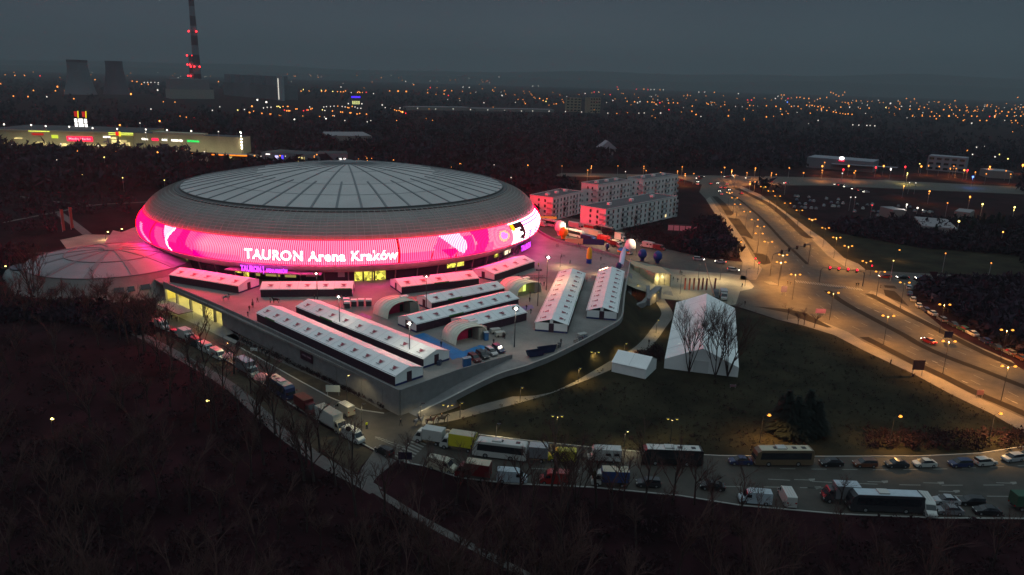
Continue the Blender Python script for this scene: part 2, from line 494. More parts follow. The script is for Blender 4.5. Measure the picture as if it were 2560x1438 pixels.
# lawns: the big one in the middle, and the dark one beyond the highway
lawn = [(1060, 1056), (1200, 1030), (1330, 995), (1430, 958), (1520, 920), (1590, 885), (1640, 840), (1680, 790), (1690, 752), (1832, 766), (1944, 801), (2010, 816), (2085, 839), (2160, 878), (2285, 937), (2377, 987), (2477, 1035), (2600, 1108), (2450, 1132),
        (2300, 1139), (2050, 1140), (1800, 1138), (1600, 1128), (1480, 1117), (1300, 1098), (1130, 1076), (1066, 1064)]
sheet('lawn', lawn, .003, M_grass)
sheet('lawn', [(1062, 1049), (1200, 1020), (1330, 983), (1420, 952), (1500, 920), (1570, 887), (1612, 857), (1645, 814), (1655, 770), (1640, 748), (1572, 778), (1560, 800), (1440, 870), (1340, 915), (1240, 950), (1110, 1012)], .002, M_grass)
lawn2 = [(1900, 492), (1950, 521), (2010, 565), (2062, 601), (2110, 646), (2150, 660), (2170, 676), (2260, 680), (2560, 692), (2560, 640), (2300, 620), (2080, 580), (1990, 530), (1940, 490)]
sheet('lawn', lawn2, .003, M_grass)
# park paths left of the arena
pk = MB()
for ln, w in (([(-20, 562), (143, 530), (234, 513), (350, 506), (420, 500)], 2.2), ([(40, 490), (143, 505), (234, 513)], 1.8), ([(143, 530), (180, 556), (218, 586)], 3.6), ([(-20, 640), (60, 634), (150, 632)], 1.8)):
    ribbon(pk, smooth_line([G(x, y) for x, y in ln]), w, .006)
struct('path', pk, M_path)
# road markings
mk = MB()
def dash(line, w, on, off, z=.012, mb=None):
    L = smooth_line([G(x, y) for x, y in line], 10)
    mb = mb or mk
    seg = []; acc = 0; drawing = True; cur = [L[0]]
    for a, b in zip(L, L[1:]):
        d = (b - a).length; pos = 0
        while True:
            lim = on if drawing else off
            if acc + (d - pos) < lim:
                acc += d - pos
                if drawing: cur.append(b.copy())
                break
            step = lim - acc; pos += step
            p = a.lerp(b, pos / d)
            if drawing: cur.append(p); ribbon(mb, cur, w, z); cur = []
            else: cur = [p]
            drawing = not drawing; acc = 0
    return mb
dash([(1560, 1160), (1750, 1172), (1920, 1185), (2050, 1191), (2300, 1195), (2450, 1190), (2640, 1178)], .22, 400, 1)
dash([(1560, 1164), (1750, 1176), (1920, 1189), (2050, 1195), (2300, 1199), (2450, 1194), (2640, 1182)], .22, 400, 1)
dash([(1920, 1198), (2100, 1207), (2300, 1213), (2640, 1212)], .25, 4, 4)
dash([(1800, 1216), (2100, 1222), (2330, 1238), (2640, 1242)], .25, 4, 4)
dash([(1100, 1140), (1240, 1165), (1480, 1178)], .22, 3, 3)
dash([(1950, 1172), (2300, 1174), (2600, 1162)], .2, 3, 3)
dash([(840, 1050), (870, 1062), (905, 1078)], .18, 2, 1.6)
for (x, y) in ((2015, 1200), (2198, 1205), (2338, 1208), (2520, 1208), (2030, 1220), (2377, 1229), (2555, 1228)):
    p = G(x, y); mk.add([(p.x - 2.2, p.y - .12, .012), (p.x + .6, p.y - .12, .012), (p.x + .6, p.y + .12, .012), (p.x - 2.2, p.y + .12, .012)], [(0, 1, 2, 3)])
    mk.add([(p.x + .6, p.y - .45, .012), (p.x + 1.6, p.y - .1, .012), (p.x + 1.9, p.y + .6, .012), (p.x + .6, p.y + .45, .012)], [(0, 1, 2, 3)])
# hatched island and zebra crossings on the near road
A_, B_ = G(938, 1092), G(1012, 1122); dv = (B_ - A_).normalized(); qv = Vector((-dv.y, dv.x, 0))
for k in range(9):
    c_ = A_.lerp(B_, (k + .5) / 9); ribbon(mk, [c_ - qv * .5, c_ + qv * .5 + dv * .5], .14, .012)
for s_ in (-.55, .55): ribbon(mk, [A_ + qv * s_ * .2, B_ + qv * s_], .12, .013)
def zebra(a, b, n, w, length, ang=None, z=.012, mb=None):
    A, B = G(*a), G(*b); d = (B - A).normalized(); q = Vector((-d.y, d.x, 0))
    if ang: q = Matrix.Rotation(ang, 3, 'Z') @ q
    for k in range(n):
        c = A.lerp(B, (k + .5) / n)
        ribbon(mb or mk, [c - q * length / 2, c + q * length / 2], w, z)
ZA, ZB = G(1056, 1096), G(1002, 1150); zd = (G(1085, 1138) - G(1000, 1100)).normalized()
for k in range(9):
    c_ = ZA.lerp(ZB, (k + .5) / 9); ribbon(mk, [c_ - zd * 1.9, c_ + zd * 1.9], .45, .012)
ZA, ZB = G(1988, 703), G(2156, 724); zd = (G(2016, 716) - G(2004, 705)).normalized()
for k in range(26):
    c_ = ZA.lerp(ZB, (k + .5) / 26); ribbon(mk, [c_ - zd * 1.7, c_ + zd * 1.7], .42, .014)
zebra((1918, 704), (1936, 712), 4, .5, 3.0, -.3, .014)
zebra((2112, 652), (2128, 662), 4, .5, 3.0, 0, .014)
# highway lanes
for ln in ([(1850, 497), (1900, 540), (1950, 590), (1985, 640), (2030, 692)], [(1836, 500), (1880, 545), (1925, 600), (1965, 660), (1985, 690)], [(1870, 492), (1935, 540), (1985, 590), (2030, 640), (2060, 670)], [(1895, 502), (1950, 545), (2000, 590), (2050, 640)],
           [(2115, 742), (2200, 782), (2330, 850), (2460, 905), (2640, 975)], [(2135, 737), (2230, 782), (2340, 838), (2470, 895), (2640, 962)], [(2150, 733), (2250, 782), (2350, 832), (2480, 888)],
           [(2040, 735), (2110, 785), (2200, 830), (2330, 892), (2450, 945), (2640, 1040)], [(2020, 742), (2100, 800), (2180, 838), (2330, 905), (2450, 962), (2640, 1060)]):
    dash(ln, .16, 3.2, 7.5, .014)
for (x, y, k) in ((2135, 767, 1), (2185, 775, 1), (2168, 742, 1), (2213, 769, 1), (2240, 829, 1), (2262, 801, 1), (2320, 833, 1), (2305, 903, 1), (2330, 902, 1), (2405, 952, 1), (2530, 1003, 1)):
    p = G(x, y); q = G(x + 14, y + 6); ribbon(mk, [p, q], .45, .015)
struct('road_marking', mk, M_white)

# ---- raised plaza: slab, retaining walls with the lit garage mouth, ramp and embankment
Wt = [G(998, 975, 5.9), G(762, 861.5, 5.9), G(554, 764, 5.9), G(408, 703, 5.9)]
a_, d_ = Wt[0], Wt[3]
LW = [Vector((p.x, p.y, 0)) for p in Wt]                           # the straight left wall, corner first
cornr = LW[0]
ring_out = [G(1045, 1035, .8), G(1110, 1008, 2.0), G(1240, 940, 4.0), G(1340, 905, 5.9), G(1440, 860, 5.9), G(1524, 815, 5.9), G(1548, 800, 5.9), G(1556, 785, 5.9), G(1558, 767, 5.9), G(1562, 730, 5.9), G(1567, 700, 5.9), G(1576, 650, 5.9)]
ring_out = smooth_line([Vector((p.x, p.y, 0)) for p in ring_out], 4)
inner = [Vector((p.x, p.y, 0)) for p in (G(998, 975, 5.9), G(1140, 925, 5.9), G(1280, 886, 5.9))]
R_end = min(range(len(ring_out)), key=lambda i: (ring_out[i] - Vector((*G(1335, 905, 5)[:2], 0))).length)
north = [G(1576, 650, 5), G(1480, 618, 5), G(1390, 598, 5), G(1350, 577, 5), G(1336, 563, 5)]
AC = Vector((-67.9, 302.4, 0))
n_end = G(1336, 563, 5) - AC
back = [AC + Vector((math.cos(a), math.sin(a), 0)) * 92 for a in np.linspace(math.atan2(n_end.y, n_end.x) + .25, PI * 1.02, 28)]
west = [G(150, 607, 5), G(160, 600, 5), G(225, 640, 5), G(330, 700, 5)]
plaza_poly = [inner[0], inner[1], inner[2]] + ring_out[R_end:] + [p for p in north[1:]] + back + [Vector((-165, 300, 0)), Vector((-150, 262, 0)), LW[3]]
pm_ = MB(); pm_.prism([(p.x, p.y) for p in plaza_poly], PZ - .55, PZ)
struct('plaza', pm_, M_plaza)
# ramp from the corner up to the plaza, between the wall and the outer parapet
rp_ = MB()
ro = ring_out[:R_end + 1]
N = 24
def along(L, t):
    T = [0]
    for a, b in zip(L, L[1:]): T.append(T[-1] + (b - a).length)
    s = t * T[-1]
    for i in range(len(L) - 1):
        if s <= T[i + 1] + 1e-9: return L[i].lerp(L[i + 1], (s - T[i]) / max(1e-9, T[i + 1] - T[i]))
    return L[-1].copy()
vs = []
for i in range(N + 1):
    t = i / N; z = PZ * min(1, t * 1.02)
    a = along([Vector((*G(1000, 1021)[:2], 0)), inner[1] * 1.0, inner[2]], t) if i else Vector((*G(1000, 1021)[:2], 0)); b = along(ro, t)
    vs += [(a.x, a.y, z + .006), (b.x, b.y, z + .006)]
rp_.add(vs, [(2 * i, 2 * i + 1, 2 * i + 3, 2 * i + 2) for i in range(N)])
struct('ramp', rp_, M_conc)
# ---- retaining wall of the plaza
rw = thing('retaining_wall', 'long grey concrete wall holding up the plaza, with yellow lit garage bays at its left end', 'wall')
mb = MB(); wall_strip(mb, [LW[2], LW[1], LW[0]], .35, 0, 5.9); wall_strip(mb, [inner[0] + Vector((.18, .1, 0)), inner[1], inner[2]], .35, 0, lambda i: (5.898, 5.9, 5.9)[i])
mb.build('wall', M_conc, rw)
mb = MB(); wall_strip(mb, [LW[3], LW[2] + (LW[3] - LW[2]).normalized() * .01], .36, 3.7, 5.9); mb.build('parapet', M_conc, rw)
wd = (LW[3] - LW[2]).normalized(); wq = Vector((wd.y, -wd.x, 0))          # wq points into the plaza
if wq.dot(AC - LW[2]) < 0: wq = -wq
glen = (LW[3] - LW[2]).length
for t in (.12, .30, .52, .76, .97):
    p = LW[2] + wd * glen * t
    mb = MB(); mb.box((p.x, p.y, 1.85), (.6, .6, 3.7), math.atan2(wd.y, wd.x)); mb.build('pillar', M_conc, rw)
M_garage = mat('garage_wall_paint', (.55, .50, .18), .7, var=.1, scale=1)
mb = MB()
p0, p1 = LW[2] + wd * .2, LW[3] - wd * .2
q0, q1 = p0 + wq * 9, p1 + wq * 9
wall_strip(mb, [q0, q1], .2, 0, 4.4); wall_strip(mb, [p0, q0], .2, 0, 4.4); wall_strip(mb, [p1, q1], .2, 0, 4.4)
mb.build('garage_wall', M_garage, rw)
mb = MB(); mb.prism([(p.x, p.y) for p in (p0, p1, q1, q0)], 0.01, .02); mb.build('garage_floor', mat('garage_floor', (.30, .28, .20), .6), rw)
for t in (.1, .38, .62, .88):
    for u in (3.0, 6.5):
        p = p0.lerp(p1, t) + wq * u
        mb = MB(); mb.box((p.x, p.y, 4.3), (2.4, .25, .1), math.atan2(wd.y, wd.x)); lt = mb.build('ceiling_lamp', emi('garage_lamp_glow', (1, .86, .28), 9), rw)
    ld = bpy.data.lights.new('garage_light', 'POINT'); ld.energy = 1300; ld.color = (1, .83, .25); ld.shadow_soft_size = .4
    lo = bpy.data.objects.new('garage_light', ld); COL.objects.link(lo); lo.location = p0.lerp(p1, t) + wq * 3.5 + Vector((0, 0, 3.3)); lo.parent = rw
for t, w_, c_ in ((.2, 1.2, (.4, .35, .3)), (.45, 1.5, (.5, .48, .4)), (.7, 1.4, (.35, .3, .15))):
    p = p0.lerp(p1, t) + wq * 8.8
    mb = MB(); mb.box((p.x, p.y, 1.1), (w_, .12, 2.2), math.atan2(wd.y, wd.x)); mb.build('door', mat('garage_door_%d' % int(t * 100), c_, .6), rw)
# dark banner and wall joints
bx = LW[2].lerp(LW[0], 0)
tb = [G(753, 890, 3.2), G(783, 905, 3.2)]
def on_wall(px, z):
    """point of the left wall seen in picture column px"""
    lo, hi = 0.0, 1.0
    A, B = LW[2], LW[0]
    for _ in range(40):
        m_ = (lo + hi) / 2; P = A.lerp(B, m_)
        if px_of((P.x, P.y, z))[0] < px: lo = m_
        else: hi = m_
    return A.lerp(B, lo)
wv = (LW[0] - LW[2]).normalized(); wn_ = Vector((wv.y, -wv.x, 0))
if wn_.dot(AC - LW[2]) > 0: wn_ = -wn_
a, b = on_wall(753, 3.3), on_wall(783, 3.3)
mb = MB(); c = (a + b) / 2 + wn_ * .24; mb.box((c.x, c.y, 3.2), ((b - a).length, .08, 2.3), math.atan2(wv.y, wv.x)); ban = mb.build('banner', mat('banner_purple_black', (.035, .008, .022), .5), rw)
text_on('banner_text', 'OPEN PARK', .55, a + wn_ * .30 + wv * .7 + Vector((0, 0, 3.1)), wv, Vector((0, 0, 1)), mat('banner_ink', (.35, .22, .28), .6), ban, .02, (b - a).length - 1.1)
mb = MB()
for px in (615, 668, 720, 782, 842, 905, 958):
    p = on_wall(px, 2) + wn_ * .18; mb.box((p.x, p.y, 2.9), (.06, .03, 5.7), math.atan2(wv.y, wv.x))
mb.build('wall_joint', M_concd, rw)

def zr(i):
    t = min(1, i / max(1, R_end)); return PZ * t + .95
pw = thing('parapet_wall', 'low curved concrete parapet along the ramp and the right rim of the plaza', 'wall')
mb = MB(); wall_strip(mb, ring_out, .4, 0, zr); mb.build('wall', M_conc, pw)
mb = MB(); wall_strip(mb, [Vector((p.x, p.y, 0)) for p in ring_out], .5, lambda i: zr(i) + .002, lambda i: zr(i) + .12); mb.build('coping', M_kerb, pw)
# railing at the rim
mb = MB(); ed = [Vector(p) for p in ring_out[R_end:]]
mb.tube([p + Vector((0, 0, 6.6)) for p in ed], .035, 4)
for p in ed[::1]: mb.tube([p + Vector((0, 0, 6.0)), p + Vector((0, 0, 6.6))], .03, 4)
mb.build('handrail', M_steel, pw)
# grass embankment outside the parapet
mb = MB(); vs = []; i0 = int(R_end * .45)
idx = list(range(i0, len(ring_out) - 6))
for i in idx:
    p = ring_out[i]; d = ring_out[min(i + 1, len(ring_out) - 1)] - ring_out[i - 1]; d.z = 0; d.normalize(); q = Vector((d.y, -d.x, 0))
    zz = max(0, zr(i) - 1.3); w_ = 1.1 * zz
    a = p + q * .21; b = p + q * (.3 + w_)
    vs += [(a.x, a.y, zz), (lerp(a.x, b.x, .5), lerp(a.y, b.y, .5), zz * .56), (b.x, b.y, .01)]
mb.add(vs, [(3 * k + j, 3 * k + j + 1, 3 * k + 4 + j, 3 * k + 3 + j) for k in range(len(idx) - 1) for j in (0, 1)])
struct('embankment', mb, M_grass, smooth=True)
# low wall on the far side between the plaza and the lorry yard
nw = thing('yard_wall', 'low pink-lit wall between the plaza and the yard full of lorries', 'wall')
L_ = smooth_line([Vector((*G(x, y, 5.9)[:2], 0)) for x, y in ((1562, 644), (1480, 619), (1390, 598), (1350, 577), (1338, 566))], 3)
mb = MB(); wall_strip(mb, L_, .4, 0, 5.95); mb.build('wall', M_conc, nw)

# ---- the big arena
ar = thing('arena', 'huge round arena with a ribbed grey dome above a glowing pink screen band', 'arena', AC + Vector((0, 0, 0)))
ACP = AC.copy()
def at_px(px, z, r):
    """arena angle at which a ring of radius r and height z is seen in picture column px (near side)"""
    base = math.atan2(-AC.y, -AC.x); lo, hi = base - math.radians(77), base + math.radians(77)
    for _ in range(50):
        m_ = (lo + hi) / 2
        if px_of((AC.x + r * math.cos(m_), AC.y + r * math.sin(m_), z))[0] < px: lo = m_
        else: hi = m_
    return lo
Z3, R3, Z2, R2, Z1, R1, ZA = 12.1, 78.0, 19.6, 75.9, 27.4, 62.7, 35.0
M_dome = mat('dome_membrane', (.44, .415, .405), .55, var=.11, scale=.06, detail=8)
M_rib = mat('dome_rib', (.17, .175, .185), .6)
def dome_z(r): return ZA - (ZA - Z1) * (r / R1) ** 1.75
mb = MB(); mb.lathe([(.5, dome_z(.5))] + [(r, dome_z(r)) for r in (3, 8, 15, 23, 31, 39, 47, 55, 60, R1)][::1], 144)
mb.f = [f[::-1] for f in mb.f]
mb.build('roof', M_dome, ar, True)
n_rib = 48; a_off = at_px(905, 27.4, R1)
def rib_geo(r0, w=.75, h=.2):
    mb = MB(); rr = np.linspace(r0, R1 - .2, 10); vs = []
    for r in rr:
        z = dome_z(r); ww = w * (.5 + .5 * r / R1)
        vs += [(r, -ww / 2, z - .1), (r, -ww / 2, z + h), (r, ww / 2, z + h), (r, ww / 2, z - .1)]
    fs = [(0, 1, 2, 3), (4 * len(rr) - 1, 4 * len(rr) - 2, 4 * len(rr) - 3, 4 * len(rr) - 4)]
    for i in range(len(rr) - 1):
        for k in range(3): fs.append((4 * i + k, 4 * i + 4 + k, 4 * i + 5 + k, 4 * i + k + 1))
    mb.add(vs, fs); return mb.mesh('rib', M_rib)
long_rib, short_rib = rib_geo(3.5), rib_geo(35)
for k in range(n_rib):
    o = bpy.data.objects.new('roof_rib', long_rib if k % 2 == 0 else short_rib); COL.objects.link(o); o.parent = ar
    o.rotation_euler[2] = a_off + 2 * PI * k / n_rib
mb = MB()
for r_ in (20, 38, 50): mb.lathe([(r_ - .12, dome_z(r_) + .03), (r_ - .12, dome_z(r_) + .1), (r_ + .12, dome_z(r_) + .09), (r_ + .12, dome_z(r_) + .02)], 144)
mb.build('roof_seam', mat('roof_seam', (.38, .38, .39), .6), ar)
mb = MB(); mb.lathe([(3.6, dome_z(3.6) - .1), (3.4, dome_z(3) + .7), (2.0, ZA + 1.3), (.01, ZA + 1.5)][::-1], 24); mb.tube([(0, 0, ZA + 1.4), (0, 0, ZA + 3)], .12, 6); mb.build('roof_cap', M_rib, ar)
mb = MB(); mb.lathe([(R1 - .1, Z1 - .3), (R1 + .05, Z1 + .25), (R1 + .4, Z1 + .25), (R1 + .5, Z1 - .3), (R1 + 1.0, Z1 - .3), (R1 + 2.0, Z1 - .25), (R1 + 2.3, Z1 - .8)][::-1], 144)
mb.f = [f[::-1] for f in mb.f]
mb.build('roof_gutter', mat('roof_gutter', (.09, .085, .085), .6), ar)
# upper shell: dark skin with a metal lattice in front
def shell(t):                                                         # t 0 at the screen, 1 at the rim
    r = lerp(R2, R1 + 2.0, t); z = Z2 + (Z1 - Z2 - .3) * (t ** .82)
    return r + 1.2 * math.sin(PI * t) * .9, z + .5 * math.sin(PI * t)
M_skin = mat('shell_skin', (.30, .265, .25), .6, var=.15, scale=.15)
M_lat = mat('shell_lattice', (.40, .365, .345), .5, .25)
tt = np.linspace(0, 1, 13)
mb = MB(); mb.lathe([(shell(t)[0] - .55, shell(t)[1] - .45) for t in tt], 144); mb.build('upper_shell', M_skin, ar, True)
mb = MB()
for k in range(200):
    a = 2 * PI * k / 200; ca, sa = math.cos(a), math.sin(a); h = .07
    vs = []
    for t in tt:
        r, z = shell(t); vs += [(r * ca + h * sa, r * sa - h * ca, z), (r * ca - h * sa, r * sa + h * ca, z)]
    mb.add(vs, [(2 * i, 2 * i + 1, 2 * i + 3, 2 * i + 2) for i in range(len(tt) - 1)])
    mb.add([(x - .25 * ca, y - .25 * sa, z - .2) for x, y, z in vs[::2]] + list(vs[::2]), [(i, i + 1, len(tt) + i + 1, len(tt) + i) for i in range(len(tt) - 1)])
for t in np.linspace(.0, .97, 11):
    r, z = shell(t); mb.lathe([(r + .06, z - .06), (r + .07, z + .04), (r - .05, z + .1)], 144)
mb.build('lattice', M_lat, ar)
# lower shell and the recessed glass base
mb = MB(); mb.lathe([(73.4, 8.7), (74.2, 8.9), (75.6, 9.9), (77.0, 11.0), (R3 - .1, Z3 - .05)], 144); mb.build('lower_shell', mat('lower_shell', (.50, .42, .38), .6, var=.25, scale=.4), ar, True)
mb = MB()
for k in range(240):
    a = 2 * PI * k / 240; ca, sa = math.cos(a), math.sin(a); vs = []
    for r, z in ((74.3, 8.9), (75.7, 9.9), (77.1, 11.0), (R3, Z3 - .05)): vs += [((r + .05) * ca + .06 * sa, (r + .05) * sa - .06 * ca, z), ((r + .05) * ca - .06 * sa, (r + .05) * sa + .06 * ca, z)]
    mb.add(vs, [(2 * i, 2 * i + 1, 2 * i + 3, 2 * i + 2) for i in range(3)])
mb.build('lower_lattice', M_lat, ar)
mb = MB(); mb.lathe([(66, 8.68), (73.5, 8.68)], 96); mb.build('soffit', mat('soffit', (.12, .10, .10), .8), ar)
mb = MB(); mb.lathe([(71.3, PZ), (71.3, 8.7)], 120); mb.build('glass_wall', mat('base_glass', (.03, .02, .028), .15, spec=.6), ar)
mb = MB()
col_m = None
for k in range(60):
    a = 2 * PI * k / 60; mb = MB(); mb.tube([(72.0 * math.cos(a), 72.0 * math.sin(a), PZ), (72.9 * math.cos(a), 72.9 * math.sin(a), 8.7)], .22, 6)
    mb.build('slanted_column', mat('column_paint', (.22, .18, .17), .6), ar)
E_door = room_glow('entrance_glow', (.85, .74, .10), 1.5)
E_door2 = emi('window_glow', (.55, .45, .12), .55)
def arc_panel(x0, x1, z0, z1, r, m, nm, inset=0):
    a0, a1 = at_px(x0, 7, r), at_px(x1, 7, r); n = max(2, int(abs(a1 - a0) * 30)); mb = MB()
    mb.lathe([(r, z0), (r, z1)], n, (0, 0), a0, a1); return mb.build(nm, m, ar)
for x0, x1, z0, z1, m in ((588, 604, 6.4, 8.5, E_door), (608, 622, 5.1, 7.4, E_door), (636, 650, 6.0, 8.4, E_door2), (664, 700, 6.2, 8.4, E_door2), (712, 740, 6.2, 8.4, E_door2), (886, 906, 5.1, 8.5, E_door), (910, 934, 5.1, 8.5, E_door), (938, 964, 5.1, 8.5, E_door), (1118, 1160, 6.6, 8.5, E_door), (1236, 1246, 6.5, 8.5, E_door), (1262, 1276, 6.0, 8.6, emi('window_white_glow', (1, .8, .5), 1.6)), (455, 470, 5.5, 8.5, E_door2)):
    arc_panel(x0, x1, z0, z1, 71.5, m, 'entrance_window')
for x0, x1 in ((656, 663), (765, 790), (845, 862)): arc_panel(x0, x1, 6.6, 8.2, 71.55, mat('grey_panel', (.45, .38, .38), .6), 'facade_panel')
# canopy fascia that carries the purple letters
a0, a1 = at_px(575, 8.9, 75.5), at_px(806, 8.9, 75.5)
mb = MB(); mb.lathe([(73.5, 8.7), (78.2, 8.9), (78.2, 9.2), (73.5, 9.2)], 40, (0, 0), a0, a1); mb.build('canopy', mat('canopy_metal', (.22, .18, .18), .5), ar)
E_purple = emi('purple_sign_glow', (.62, .05, 1.0), 4.0)
def ring_text(s, x0, x1, zb, r, size, m, nm, bold=.04, xh=1.0):
    """letters bent round the arena so that they span picture columns x0 to x1"""
    aa, ab = at_px(x0, zb, r), at_px(x1, zb, r)
    vs, fs = text_geo(s, size, bold, 0); w = max(v.x for v in vs)
    out = []
    for v in vs:
        a = aa + (ab - aa) * v.x / w; out.append((r * math.cos(a), r * math.sin(a), zb + v.y * xh))
    mb = MB(); mb.add(out, fs); return mb.build(nm, m, ar)
ring_text('TAURON', 602, 653, 9.3, 78.1, 2.5, E_purple, 'sign_letters', .06)
ring_text('ARENA KRAK\u00d3W', 665, 719, 9.4, 78.1, 1.7, E_purple, 'sign_letters', .02)
arc_mb = MB(); a = at_px(659, 9.2, 78.1); arc_mb.box((78.1 * math.cos(a), 78.1 * math.sin(a), 10.0), (.1, .22, 2.4), a); arc_mb.build('sign_divider', E_purple, ar)
ring_text('TAURON', 1303, 1326, 8.2, 78.3, 3.0, E_purple, 'sign_letters', .05)

# LED band: louvred screen whose picture is stored per face column
NC, NR = 1500, 14
def scr(a, v, off=0.0):
    r = lerp(R3, R2, v) + 1.5 * math.sin(PI * v) + off; z = lerp(Z3, Z2, v)
    return (r * math.cos(a), r * math.sin(a), z)
def hsh(i): return (math.sin(i * 12.9898) * 43758.5453) % 1
deep, mid, light, white_, pale = (28.0, .008, .34), (24.0, .05, .44), (25.0, .26, .52), (16.0, 1.1, 1.4), (22.0, .44, .66)
def mix(a, b, t): return tuple(x + (y - x) * t for x, y in zip(a, b))
def sstep(a, b, x):
    t = max(0, min(1, (x - a) / (b - a))); return t * t * (3 - 2 * t)
def led(x, v, a):
    """colour shown at picture column x and height v (0 bottom, 1 top) of the band"""
    if x is None: return mix(mid, deep, .5 + .5 * math.sin(a * 9))
    y = 1 - v
    if x < 373: return (3.0, .5, .9) if x < 349.5 + 26 * y * y and x > 346 + 20 * y * y - 2 and y > .3 else deep
    if x < 377: return (1.2, .01, .12)
    if x < 480:
        c = deep
        if (x - 377) > 18 * y and x < 392 + 34 * y and y > .15: c = mix(mid, (1.9, .12, .45), .8)
        if x > 396 + 32 * y and x < 423 - 4 * y and y < .9: c = white_
        e = 425 - 12 * math.sin(min(1, y * 1.25) * PI / 2) + 22 * max(0, y - .45) ** 1.3
        if e - 2.2 < x < e + 2.2: return (3.6, 2.7, 2.9)
        if e + 3 < x < 445 - 10 * y and y < .6: c = mid
        if x > 462 and y < .5 + (x - 462) / 60: c = mix(mid, light, .4)
        return c
    if x < 600:
        d = math.hypot((x - 560) / 90, (y - .45) * 1.1)
        c = mix(light, pale, max(0, 1 - abs(y - .35) * 2.2))
        return mix(c, mid, sstep(.55, 1.05, d) + (.45 if y > .72 else 0) * (1 - sstep(0, 1, (x - 500) / 200)))
    if x < 996:
        w = .5 + .5 * math.sin(x * .013 + y * 1.6)
        return mix(light, pale, .25 + .5 * w * (1 - y * .5))
    if x < 999.5: return (.25, .005, .02)
    if x < 1235:
        c = mix(light, pale, .6 - .5 * abs(y - .5))
        if y > .6: c = mix(light, mid, .45)
        if abs(x - 1106) / 22 + abs(y - .45) / .42 < 1: c = mix(mid, light, .35)
        if 1100 < x < 1158 and y > .55 and abs(x - 1128) < (1 - y) * 60: c = deep
        if x > 1104 + 0 and x < 1172 - 8 * (y - .4) ** 2 and (x - 1104) / 66 > y * .98 - .05 and y < .93: c = white_
        if x > 1158 + 10 * math.sin(PI * y) and x < 1186: c = mid if y > .15 else light
        if 1184 + 8 * math.sin(PI * y) < x < 1232 - 20 * y: c = mix(deep, mid, .3)
        return c
    if x < 1282:
        d = math.hypot((x - 1262) / 22, (y - .45) / .42); w = .5 + .5 * math.sin(d * 16)
        if d < .35: return (1.6, .45, 2.6)
        if d < .6: return (2.8, .9, .55)
        return mix(light, pale, w)
    if x < 1313:
        if y < .10 or y > .90: return (3.8, 2.8, 2.7)
        if 1284 < x < 1292 and y < .35: return (2.8, .9, .02)
        if 1283 < x < 1304 - 5 * math.sin(y * 19) and y > .32: return (3.8, 3.2, 3.1)
        return (.05, .01, .02)
    s_ = (y * 6.5) % 1
    return (13, 4.5, 5.0) if s_ < .62 and not (.58 < y < .98 and hsh(int(x / 2)) < .45) else (12, .3, .9)
lm = MB(); lm.add([scr(2 * PI * k / NC, j / NR) for j in range(NR + 1) for k in range(NC)], [(j * NC + k, j * NC + (k + 1) % NC, (j + 1) * NC + (k + 1) % NC, (j + 1) * NC + k) for j in range(NR) for k in range(NC)])
M_led = bpy.data.materials.new('led_screen'); M_led.use_nodes = True
nt = M_led.node_tree; nt.nodes.clear()
o_ = nt.nodes.new('ShaderNodeOutputMaterial'); e_ = nt.nodes.new('ShaderNodeEmission'); at_ = nt.nodes.new('ShaderNodeAttribute'); at_.attribute_name = 'picture'
nt.links.new(at_.outputs['Color'], e_.inputs[0]); e_.inputs[1].default_value = 1.0; nt.links.new(e_.outputs[0], o_.inputs[0])
LEDO = lm.build('led_screen', M_led, ar)
me = LEDO.data; ca_ = me.attributes.new('picture', 'FLOAT_COLOR', 'FACE')
base = math.atan2(-AC.y, -AC.x); cols = []
colx = []
for k in range(NC):
    a = 2 * PI * (k + .5) / NC; da = (a - base + PI) % (2 * PI) - PI
    P = scr(a, .5); colx.append(px_of((AC.x + P[0], AC.y + P[1], P[2]))[0] if abs(da) < math.radians(76) else None)
for j in range(NR):
    for k in range(NC):
        c = led(colx[k], (j + .5) / NR, 2 * PI * k / NC)
        st = (1.25, 1.3, 1.25) if k % 2 == 0 else (.85, .18, .35)         # lit louvre, dark gap
        if colx[k] is not None and colx[k] > 1282: st = (1, 1, 1)
        if j in (0, NR - 1): c = (min(c[0], 1.6), c[1], c[2])
        cols += [c[0] * st[0], c[1] * st[1], c[2] * st[2], 1]
ca_.data.foreach_set('color', cols)
mb = MB()
for v, w_ in ((0.0, .16), (1.0, .16)):
    r0, z0 = lerp(R3, R2, v), lerp(Z3, Z2, v); mb.lathe([(r0 - .1, z0 - w_ / 2), (r0 + .22, z0 - w_ / 2), (r0 + .22, z0 + w_ / 2), (r0 - .1, z0 + w_ / 2)], 180)
mb.build('screen_edge', emi('screen_edge_glow', (3.0, .01, .12), 1.0, 'NONE'), ar)
mb = MB(); mb.lathe([(77.1, 11.72), (78.15, 12.02)], 180); mb.build('added_spill_strip', emi('added_spill_glow', (66, 1.6, 21), 1.0), ar)  # added strip, unseen from above, glowing downward to throw pink on the plaza
vs, fs = text_geo('TAURON Arena Krak\u00f3w', 3.9, .085, 0); w = max(v.x for v in vs)
a0, a1 = at_px(609, 14.9, 79), at_px(996, 14.9, 79)
mb = MB(); tv = []
for v in vs: tv.append(scr(a0 + (a1 - a0) * v.x / w, .21 + v.y * 1.12 / 7.7, .22))
mb.add(tv, fs); mb.build('screen_letters', emi('screen_letters_glow', (4.0, 3.3, 3.2), 1.0, 'NONE'), ar)
for px, v0, v1 in ((998, 0, 1), (1078, 0, .42), (1141, 0, .25)):
    a = at_px(px, 15, 78.5); mb = MB(); mb.tube([scr(a + (.0 if v1 > .9 else .003) * (v - v0) * 6, v, .15) for v in np.linspace(v0, v1, 8)], .16, 5); mb.build('screen_seam', mat('screen_seam', (.10, .01, .02), .6), ar)
for o in ar.children: pass

